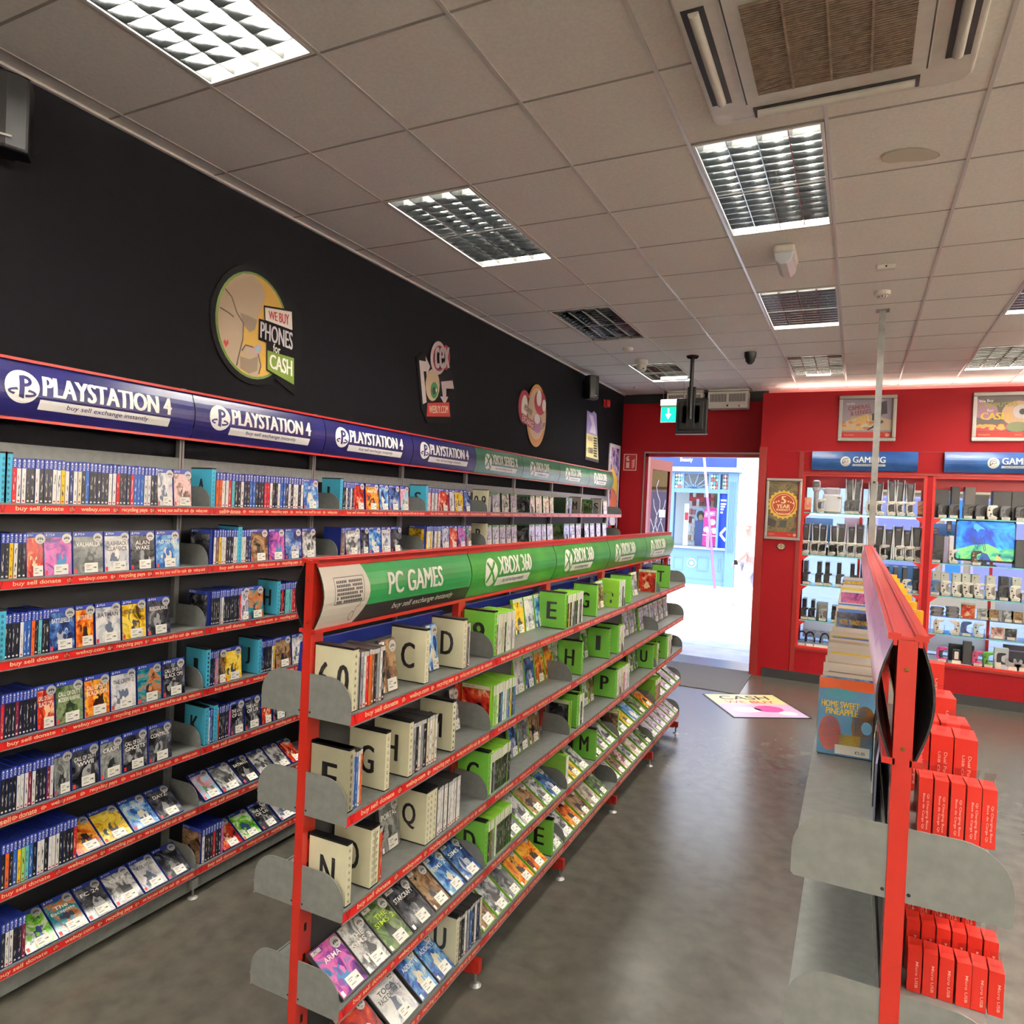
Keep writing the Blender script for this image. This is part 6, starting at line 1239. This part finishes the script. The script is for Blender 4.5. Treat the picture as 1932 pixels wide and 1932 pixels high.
xL, xP0, xW0, xW1, xM1, xN1, xR = -5.2, X(1258), X(1270.5), X(1352), X(1356), X(1371), X(1388)
e = empty('shop_front', (0, YS, 0)); tag(e, 'light blue wooden beauty shop front across the street', 'shop front')
def q(name, bx, m, bv=0., parent=None):
    b = MB()
    for a in bx: b.box((a[0], a[1], a[2]), (a[3], a[4], a[5]), m)
    return b.build(name, parent or e, bevel=bv)
q('stall_riser', [(xL,-.02,.12,xN1,.3,zW0-.04),(xL,-.06,0,xN1,.3,.14)], blue)
q('window_sill', [(xL,-.1,zW0-.06,xN1,.3,zW0)], pale)
q('pilaster', [(xP0,-.06,zW0,xW0,.2,zF0)], blue); q('pilaster', [(xW1,-.06,zW0,xM1,.2,zF0)], blue)
q('pilaster', [(xN1,-.08,0,xR,.3,zF0)] + [(xN1+(xR-xN1)*(.15+.17*k),-.1,1.0,xN1+(xR-xN1)*(.24+.17*k),-.08,zF0-.3) for k in range(5)], blue)
q('transom_rail', [(xL,-.05,zT0-.12,xN1,.1,zT0)], blue); q('head_rail', [(xL,-.05,zT1,xN1,.1,zF0)], blue)
q('cornice', [(xL,-.22,zF0-.03,xR+.12,.3,zF0+.10),(xR-.02,-.2,zF0+.1,xR+.14,.3,zF1+.3)], pale)
o = q('fascia', [(xL,-.12,zF0+.1,xR-.03,.3,zF1+.4)], deep)
b = MB(); f = lambda u, v: (u, -.125, v); p = sp(1297, 868.5); b.text('Beauty', p.x, p.z, .36, .15, f, wht, .02)
b.build('fascia_lettering', o)
# panels of the stall riser
b = MB()
def frame2(x0, x1, z0, z1): b.box((x0,-.035,z0),(x1,-.02,z0+.025),blue); b.box((x0,-.035,z1-.025),(x1,-.02,z1),blue); b.box((x0,-.0346,z0+.025),(x0+.025,-.02,z1-.025),blue); b.box((x1-.025,-.0346,z0+.025),(x1,-.02,z1-.025),blue)
frame2(X(1274), X(1292), sp(1280,1074).z, sp(1280,1049).z); frame2(X(1318), X(1340), sp(1330,1077).z, sp(1330,1050).z); frame2(X(1357), X(1363), sp(1360,1078).z, sp(1360,1054).z); frame2(X(1375), X(1383), sp(1380,1078).z, sp(1380,1042).z)
pp = sp(1305, 1062); b.ring(pp.x, pp.z, .14, .14, .03, lambda u, v: (u, -.03, v), pale, 24); b.disc(pp.x, pp.z, .06, .06, lambda u, v: (u, -.03, v), pale, 16); b.build('riser_moulding', e)
# fan light and leaded lights
zc = zT0; pc = (X(1270.5)+X(1336))/2+.03; f = lambda u, v: (u, -.03, v)
cols = [mat('leaded_%d' % i, c, .3) for i, c in enumerate(((206,200,180),(40,150,190),(150,60,60),(110,180,140),(226,220,200)))]
for (a, c) in ((1270.5,1285),(1337,1352),(1360,1370)):
    b = MB(); x0, x1 = X(a), X(c); random.seed(int(a))
    for i in range(3):
        for j in range(4):
            u = x0+(x1-x0)*(i+.5)/3; v = zT0+(zT1-zT0)*(j+.5)/4; du, dv = (x1-x0)/6*.95, (zT1-zT0)/8*1.6
            b.poly([f(u,v-dv*.6),f(u+du,v),f(u,v+dv*.6),f(u-du,v)], random.choice(cols))
    b.build('leaded_light', e)
b = MB(); f = lambda u, v: (u, -.02, v)
for k in range(8): a = PI*(.06+.88*k/7); b.stroke([(pc, zT0-.02), (pc+.75*math.cos(a), zT0+.42*math.sin(a)*1.05)], .022, f, blue)
b.disc(pc, zT0, .15, .12, f, blue, 16, 0, PI); b.text('VICTOR', pc+.15, zT0+.27, .35, .09, f, mat('glass_letters', (110,130,150), .4), .02) if False else None
for xx in (X(1286), X(1336)): b.box((xx-.03,-.05,zT0),(xx+.03,.05,zT1), blue)
b.build('fanlight', e)
q('window_glass', [(xL,.05,zW0,xN1,.056,zT1)], glassy('shop_glass', (236,242,246), .06))
# inside the window
q('window_back', [(xL,1.6,0,xN1+.1,1.7,zF0),(xL,.1,zT1,xN1,1.7,zT1+.05),(xN1,.1,0,xN1+.1,1.7,zF0)], mat('shop_inner_wall', (206,200,196), .6)); q('window_floor', [(xL,.1,0,xN1,1.7,zW0)], mat('shop_inner_floor', (200,196,190), .6))
q('blue_panel', [(xM1,.06,zW0,xN1,.1,zT0-.12)], mat('panel_blue', (10,60,200), .35))
b = MB(); f = lambda u, v: (u, .055, v)
for k, (py, w) in enumerate(((944,.9),(951,.85),(956,.7),(961,.5),(967,.4))): z_ = sp(1363, py).z; b.stroke([(xM1+.02, z_), (xM1+.02+(xN1-xM1)*w*.8, z_)], .05, f, wht)
a0 = sp(1369,996); a1 = sp(1358,1008); a2 = sp(1368,1021); b.stroke([(a0.x,a0.z),(a1.x,a1.z),(a2.x,a2.z)], .07, f, wht); b.build('panel_lettering', e)
# shop goods seen through the glass
g = empty('cosmetics_shelf', (0, YS, 0)); tag(g, 'tall cosmetics shelving with red header inside the beauty shop window', 'shelving')
x0, x1 = X(1281), X(1331); q('unit', [(x0,1.3,zW0,x1,1.58,zW1-.1)], mat('unit_white', (226,220,218), .5), 0, g); q('header', [(x0,1.26,zW1-.26,x1,1.3,zW1-.1)], mat('unit_red', (206,50,60), .4), 0, g)
pal = [(150,60,66),(206,120,120),(110,40,50),(226,206,196),(60,40,50),(196,150,110),(240,226,220)]; random.seed(11)
n_ = 0
for r in range(6):
    for c in range(7):
        n_ += 1; b = MB(); ww = (x1-x0)/7; xx = x0+ww*(c+.5); zz = zW0+.12+r*.27; hh = random.uniform(.13,.22); b.box((-ww*.4,-.03,0),(ww*.4,.03,hh), mat('cosmetic_%d' % random.randrange(7), pal[n_*5 % 7], .4)); o = b.build('cosmetics_box', None, (xx, YS+1.25, zz))
        tag(o, 'cosmetics box, %s across on the %s row of the beauty shop shelving' % (ordn(c+1), ORD[r+1]), 'box', 'cosmetics boxes in the shop window')
g = empty('portrait_display', (0, YS, 0)); tag(g, 'arched grey display card with a portrait in the beauty shop window', 'display')
xa, xb = X(1301), X(1321); za, zb = sp(1310,1010).z, sp(1310,957).z; cxm = (xa+xb)/2; rr = (xb-xa)/2
b = MB(); pts = [(xa,za),(xb,za)]+[(cxm+rr*math.cos(PI*k/12), zb-rr+rr*math.sin(PI*k/12)) for k in range(13)]; b.prism(pts, 1, .78, .8, mat('arch_grey', (150,160,180), .4)); b.build('card', g)
b = MB(); f = lambda d: (lambda u, v: (u, .779-d, v)); zc = zb-rr*1.6; b.disc(cxm, zc+.02, rr*.75, rr*.9, f(.0), mat('portrait_hair', (50,34,34), .5), 20); b.disc(cxm+.01, zc-.05, rr*.42, rr*.58, f(.002), mat('portrait_skin', (196,140,110), .5), 20); b.poly([f(.001)(xa+.03,za+.1),f(.001)(xb-.03,za+.1),f(.001)(cxm+rr*.5,zc-rr*.6),f(.001)(cxm-rr*.5,zc-rr*.6)], mat('portrait_blouse', (90,90,110), .5)); b.build('portrait', g)
g = empty('pink_stand', (0, YS, 0)); tag(g, 'pink promotion stand with white circles in the beauty shop window', 'display'); xa, xb = X(1320), X(1350); za, zb = zW0+.02, sp(1335,957).z
b = MB(); b.prism([(xa,za),(xb,za),(xb,zb-.08),(xb-.08,zb),(xa+.1,zb),(xa+.02,zb-.1)], 1, .5, .58, mat('stand_pink', (226,40,130), .4)); b.build('board', g); b = MB(); f = lambda d: (lambda u, v: (u, .4985-d, v)); wd = xb-xa
for u, v, r in ((.6,.62,.2),(.25,.42,.2),(.72,.4,.2)): b.disc(xa+wd*u, za+(zb-za)*v, wd*r, wd*r, f(0), wht, 18)
b.poly([f(.0)(xa+.03,zb-.3),f(0)(xb-.1,zb-.24),f(0)(xb-.1,zb-.1),f(0)(xa+.05,zb-.12)], mat('stand_light_pink', (240,150,200), .4)); b.stroke([(xa+.08,zb-.2),(xb-.16,zb-.17)], .05, f(.001), wht); b.stroke([(xa,za+(zb-za)*.28),(xb-.02,za+(zb-za)*.26)], .03, f(.001), wht); b.text('£1.55', xa+wd*.4, za+(zb-za)*.36, wd*.5, .1, f(.002), mat('stand_red', (206,20,90), .4), .02); b.text('33', xa+wd*.4, za+(zb-za)*.16, wd*.4, .1, f(.002), wht, .02); b.build('print', g)
g = empty('dark_plinth', (X(1313), YS+.6, zW0)); tag(g, 'dark blue plinth between the portrait and the pink stand', 'plinth'); b = MB(); b.box((-.12,-.1,0),(.12,.1,.75), mat('plinth_blue', (50,60,110), .4)); b.build('body', g, bevel=.01)
g = empty('white_banner', (X(1291), YS+.5, zW0)); tag(g, 'white and red banner leaning at the side of the shop window', 'banner'); b = MB(); b.box((-.12,-.02,0),(.02,.0,1.25), WHITE); b.box((-.1,-.022,.75),(.01,-.02,.98), mat('unit_red', (206,50,60), .4)); b.build('board', g)
# leaning violet pole
p0, p1 = sp(1348.5, 1111, 17.9), sp(1327.5, 850, 17.9); p0 = Vector((p0.x, 17.9, 0)); p1 = Vector((p1.x, 17.9, p1.z)); pm_ = p0.lerp(p1, .66)
e2 = empty('street_pole', p0); tag(e2, 'slim leaning violet pole with a small box, standing before the shop front', 'pole')
b = MB(); b.cyl((0,0,0), pm_-p0, .036, mat('pole_violet', (120,84,170), .4), 14); b.build('lower_shaft', e2, smooth=True); b = MB(); b.cyl(pm_-p0, (p1-p0)*1.25, .034, mat('pole_pink', (226,160,206), .4), 14); b.build('upper_shaft', e2, smooth=True)
pb = p0.lerp(p1, .35)-p0; b = MB(); b.box((pb.x-.12, -.05, pb.z-.25), (pb.x-.03, .05, pb.z+.22), mat('pole_box', (130,90,180), .4)); b.build('control_box', e2, bevel=.01)
# buildings
def facade(name, x0, x1, y, h, m, label, wins, wm, band=None, zb=0):
    e = empty(name, (0, y, 0)); tag(e, label, 'building'); b = MB(); b.box((x0,0,zb),(x1,3,h), m); b.build('wall', e)
    for (a, c, z0, z1, mm) in wins:
        b = MB(); b.box((a,-.06,z0),(c,-.0,z1), wm); fr = b.build('window', e); b = MB(); b.box((a+.06,-.064,z0+.06),(c-.06,-.06,z1-.06), mm); b.build('pane', fr)
    if band: b = MB(); b.box((x0,-.12,band[0]),(x1,0,band[1]), band[2]); b.build('sign_band', e)
    return e
facade('stone_building', xR+.004, 3.4, 18.75, 7.5, stone, 'pale stone building right of the beauty shop across the street', [(1.2,2.2,4.2,6.0,mat('pane_grey', (110,124,140), .1))], stone)
b = MB()
for k in range(6): b.box((xR+.004, -.012, .55+k*.62), (3.4, .0, .565+k*.62), mat('stone_joint', (180,178,174), .8))
o = b.build('stone_course'); o.parent = bpy.data.objects['stone_building']; o.location = (0, 0, 0)
e = facade('upper_building', xL, xR, 18.95, 8, stone, 'upper storey over the beauty shop', [(-3.5,-2.6,5.2,7,mat('pane_grey', (110,124,140), .1))], stone, None, zF1+.42)
facade('brick_shop', 3.45, 9.5, 18.7, 7.5, mat('facade_tan', (206,170,130), .7), 'tan fronted shop seen through the display cabinets', [(3.6,5.0,.5,2.75,mat('pane_lilac', (176,160,196), .2)),(5.15,5.6,.5,2.75,mat('pane_sky', (90,150,220), .2)),(5.75,7.2,.5,2.75,mat('pane_lilac', (176,160,196), .2)),(7.35,9.3,.5,2.75,mat('pane_blue', (120,160,206), .2))], mat('frame_pink', (226,190,200), .5), (2.85, 3.35, mat('band_tan', (220,180,120), .6)))
facade('far_shop', 9.55, 18, 18.9, 7, mat('facade_rose', (206,150,150), .7), 'rose fronted shop at the far side of the street', [(9.8,12,.4,2.6,mat('pane_blue', (120,160,206), .2)),(12.2,15,.4,2.6,mat('pane_lilac', (176,160,196), .2))], mat('frame_white', (230,228,226), .5), (2.8, 3.3, mat('band_teal', (120,190,200), .6)))
facade('left_shop', -16, xL-.05, 18.9, 7, mat('facade_grey', (180,180,184), .7), 'grey fronted shop beyond the beauty shop', [(-9,-5.6,.4,2.6,mat('pane_blue', (120,160,206), .2))], mat('frame_white', (230,228,226), .5))
# ---------------------------------------------------------------- the passer-by
def skin(name, joints, edges, root, m, parent=None, sub=2):
    me = bpy.data.meshes.new(name); me.from_pydata([j[0] for j in joints], edges, []); o = bpy.data.objects.new(name, me); COL.objects.link(o)
    me.materials.append(m); sm = o.modifiers.new('skin', 'SKIN'); sm.use_smooth_shade = True
    for i, j in enumerate(joints):
        r = j[1]; me.skin_vertices[0].data[i].radius = (r, r) if not isinstance(r, tuple) else r; me.skin_vertices[0].data[i].use_root = (i == root)
    s = o.modifiers.new('sub', 'SUBSURF'); s.levels = sub; s.render_levels = sub
    if parent: o.parent = parent
    return o
px0, py0 = 1.10, 13.92
pe = empty('person', (px0, py0, 0)); tag(pe, 'person in pale striped shirt and light trousers striding past outside the door', 'person')
skm = mat('person_skin', (206,130,116), .5)
# figure faces -x; y is sideways
J = [((.04,0,1.04),(.15,.11)), ((.03,0,1.22),(.15,.11)), ((.0,0,1.45),(.17,.12)), ((-.02,0,1.60),.06), ((-.05,0,1.70),.06), ((-.07,0,1.80),(.095,.08)), ((-.06,0,1.90),(.085,.07)),
     ((.0,-.18,1.54),.07), ((-.06,-.23,1.26),.05), ((-.22,-.2,1.08),.036), ((-.29,-.19,1.04),.03),
     ((.0,.18,1.54),.07), ((.12,.23,1.28),.05), ((.10,.22,1.02),.036), ((.08,.21,.94),.03),
     ((.02,-.1,.98),.1), ((-.15,-.1,.55),.068), ((-.30,-.1,.11),.042), ((-.42,-.1,.045),.035),
     ((.05,.1,.98),.1), ((.13,.1,.54),.068), ((.40,.1,.26),.042), ((.36,.1,.14),.035)]
Ed = [(0,1),(1,2),(2,3),(3,4),(4,5),(5,6),(2,7),(7,8),(8,9),(9,10),(2,11),(11,12),(12,13),(13,14),(0,15),(15,16),(16,17),(17,18),(0,19),(19,20),(20,21),(21,22)]
for hnd, sgn_ in ((10, -1), (14, 1)):
    hx, hy, hz = J[hnd][0]
    for k in range(4):
        i0 = len(J); J.append(((hx-.03, hy+(k-1.5)*.018, hz-.035), .010)); J.append(((hx-.045-.006*(k in (1,2)), hy+(k-1.5)*.02, hz-.07-.008*(k in (1,2))), .009)); J.append(((hx-.04, hy+(k-1.5)*.02, hz-.10), .008)); Ed += [(hnd, i0), (i0, i0+1), (i0+1, i0+2)]
    i0 = len(J); J.append(((hx-.04, hy-.03*sgn_, hz-.01), .011)); J.append(((hx-.065, hy-.035*sgn_, hz-.04), .009)); Ed += [(hnd, i0), (i0, i0+1)]
skin('body', J, Ed, 0, skm, pe)
def shell(ids, k, m, name, extra=()):
    mp = {a: i for i, a in enumerate(ids)}; js = []
    for a in ids:
        r = J[a][1]; js.append((J[a][0], tuple(x*k for x in r) if isinstance(r, tuple) else r*k))
    return skin(name, js, [(mp[a], mp[c]) for a, c in Ed if a in mp and c in mp], 0, m, pe)
stp = mat('striped_shirt', (226,224,232), .8); n__, l__, b__ = nodes(stp); wv = n__.new('ShaderNodeTexWave'); wv.bands_direction = 'Z'; wv.inputs['Scale'].default_value = 9; tc = n__.new('ShaderNodeTexCoord'); l__.new(tc.outputs['Object'], wv.inputs['Vector']); cr_ = n__.new('ShaderNodeValToRGB'); cr_.color_ramp.elements[0].position = .12; cr_.color_ramp.elements[1].position = .2; cr_.color_ramp.elements[0].color = (*lin((120,120,150)),1); cr_.color_ramp.elements[1].color = (*lin((232,230,236)),1); l__.new(wv.outputs['Fac'], cr_.inputs['Fac']); l__.new(cr_.outputs['Color'], b__.inputs['Base Color'])
shell([0,1,2,7,8,11,12], 1.16, stp, 'shirt'); shell([0,15,16,17,19,20,21], 1.28, mat('trousers_pale', (160,156,176), .8), 'trousers')
for (a, c) in ((17,18),(21,22)):
    p, r = Vector(J[a][0]), Vector(J[c][0]); d = (r-p); b = MB(); ce = p + Vector((-.06,0,-.05)); b.prism([(-.17,-.05),(.07,-.05),(.08,.03),(.03,.07),(-.03,.05),(-.16,-.0)], 1, -.045, .045, mat('sneaker_white', (230,228,232), .6)); o = b.build('shoe', pe, ce + Vector((0,0,.0)), (0, 0 if a == 17 else .9, 0), .02, True, 3)
b = MB(); b.lathe([(0,.125),(.05,.115),(.085,.07),(.092,.02),(.085,-.01)], mat('hair_grey', (170,150,140), .8), n=18); b.build('hair', pe, (-.055,0,1.86), (0,.12,0), 0, True)
b = MB(); b.cyl((-.165,-.022,1.815),(-.19,0,1.80),.012,skm,8,.016); b.box((-.163,-.045,1.83),(-.155,-.02,1.838),mat('eye_dark',(50,36,34),.4)); b.box((-.163,.02,1.83),(-.155,.045,1.838),mat('eye_dark',(50,36,34),.4)); b.box((-.163,-.025,1.745),(-.15,.025,1.755),mat('lips',(170,80,80),.5)); b.cyl((-.06,-.09,1.79),(-.06,-.1,1.80),.025,skm,10); b.cyl((-.06,.09,1.79),(-.06,.1,1.80),.025,skm,10); b.build('face', pe)
b = MB(); b.box((-.3,-.23,1.0),(-.22,-.2,1.1), BLACK); o = b.build('phone', None, (px0, py0, 0)); tag(o, 'small dark phone held in the hand of the passer-by', 'phone')
# ================================================================== LIGHT
upl = mat('added_uplight_tube', (255,247,236), .5, emit=UP_E, ecol=(255,246,232))  # uplights added out of view to brighten the ceiling, not known fittings
def uplight(x, y, z, L, ax, t):
    e = empty('added_uplight_trough', (x, y, z), 0 if ax == 0 else PI/2); tag(e, t, 'lamp', 'uplighters added out of view to brighten the ceiling')
    b = MB(); b.box((-L/2,-.12,-.06),(L/2,.12,-.05), WHITE); b.box((-L/2,-.12,-.05),(L/2,-.11,.06), WHITE); b.box((-L/2,.11,-.05),(L/2,.12,.06), WHITE); b.build('trough', e)
    b = MB(); b.cyl((-L/2+.03,0,0),(L/2-.03,0,0),.02,upl,10); b.build('lamp_tube', e)
for k in range(4): uplight(XE-.2, -4.5+3.2*k, 2.75, 2.4, 1, 'added white uplight trough on the unseen side wall, %s from the back of the shop' % ordn(k+1))
for k in range(2): uplight(1.6+3.4*k, Y0+.2, 2.75, 2.4, 0, 'added white uplight trough on the unseen back wall, %s from the black wall' % ordn(k+1))
w = bpy.data.worlds.new('world'); SC.world = w; w.use_nodes = True; n = w.node_tree.nodes; l = w.node_tree.links
sky = n.new('ShaderNodeTexSky'); sky.sky_type = 'NISHITA'; sky.sun_disc = False; sky.sun_elevation = math.radians(52); sky.sun_rotation = math.radians(170); sky.air_density = 1.2; sky.dust_density = 1.5
bg = n['Background']; bg.inputs['Strength'].default_value = SKY_S; l.new(sky.outputs['Color'], bg.inputs['Color'])
sd = bpy.data.lights.new('sun', 'SUN'); sd.energy = SUN_E; sd.angle = math.radians(.6); sd.color = (1,.97,.93); so = bpy.data.objects.new('sun', sd); COL.objects.link(so)
so.rotation_euler = Vector((.16, .26, -.95)).to_track_quat('-Z', 'Y').to_euler()
SC.view_settings.view_transform = 'Standard'; SC.view_settings.look = 'None'; SC.view_settings.gamma = 1; SC.view_settings.exposure = EXPO
SC.view_settings.use_curve_mapping = False
SC.cycles.use_denoising = True
SC.cycles.max_bounces = 8; SC.cycles.diffuse_bounces = 4; SC.cycles.glossy_bounces = 4; SC.cycles.transmission_bounces = 6; SC.cycles.transparent_max_bounces = 24
SC.cycles.sample_clamp_indirect = 6; SC.cycles.caustics_reflective = False; SC.cycles.caustics_refractive = False
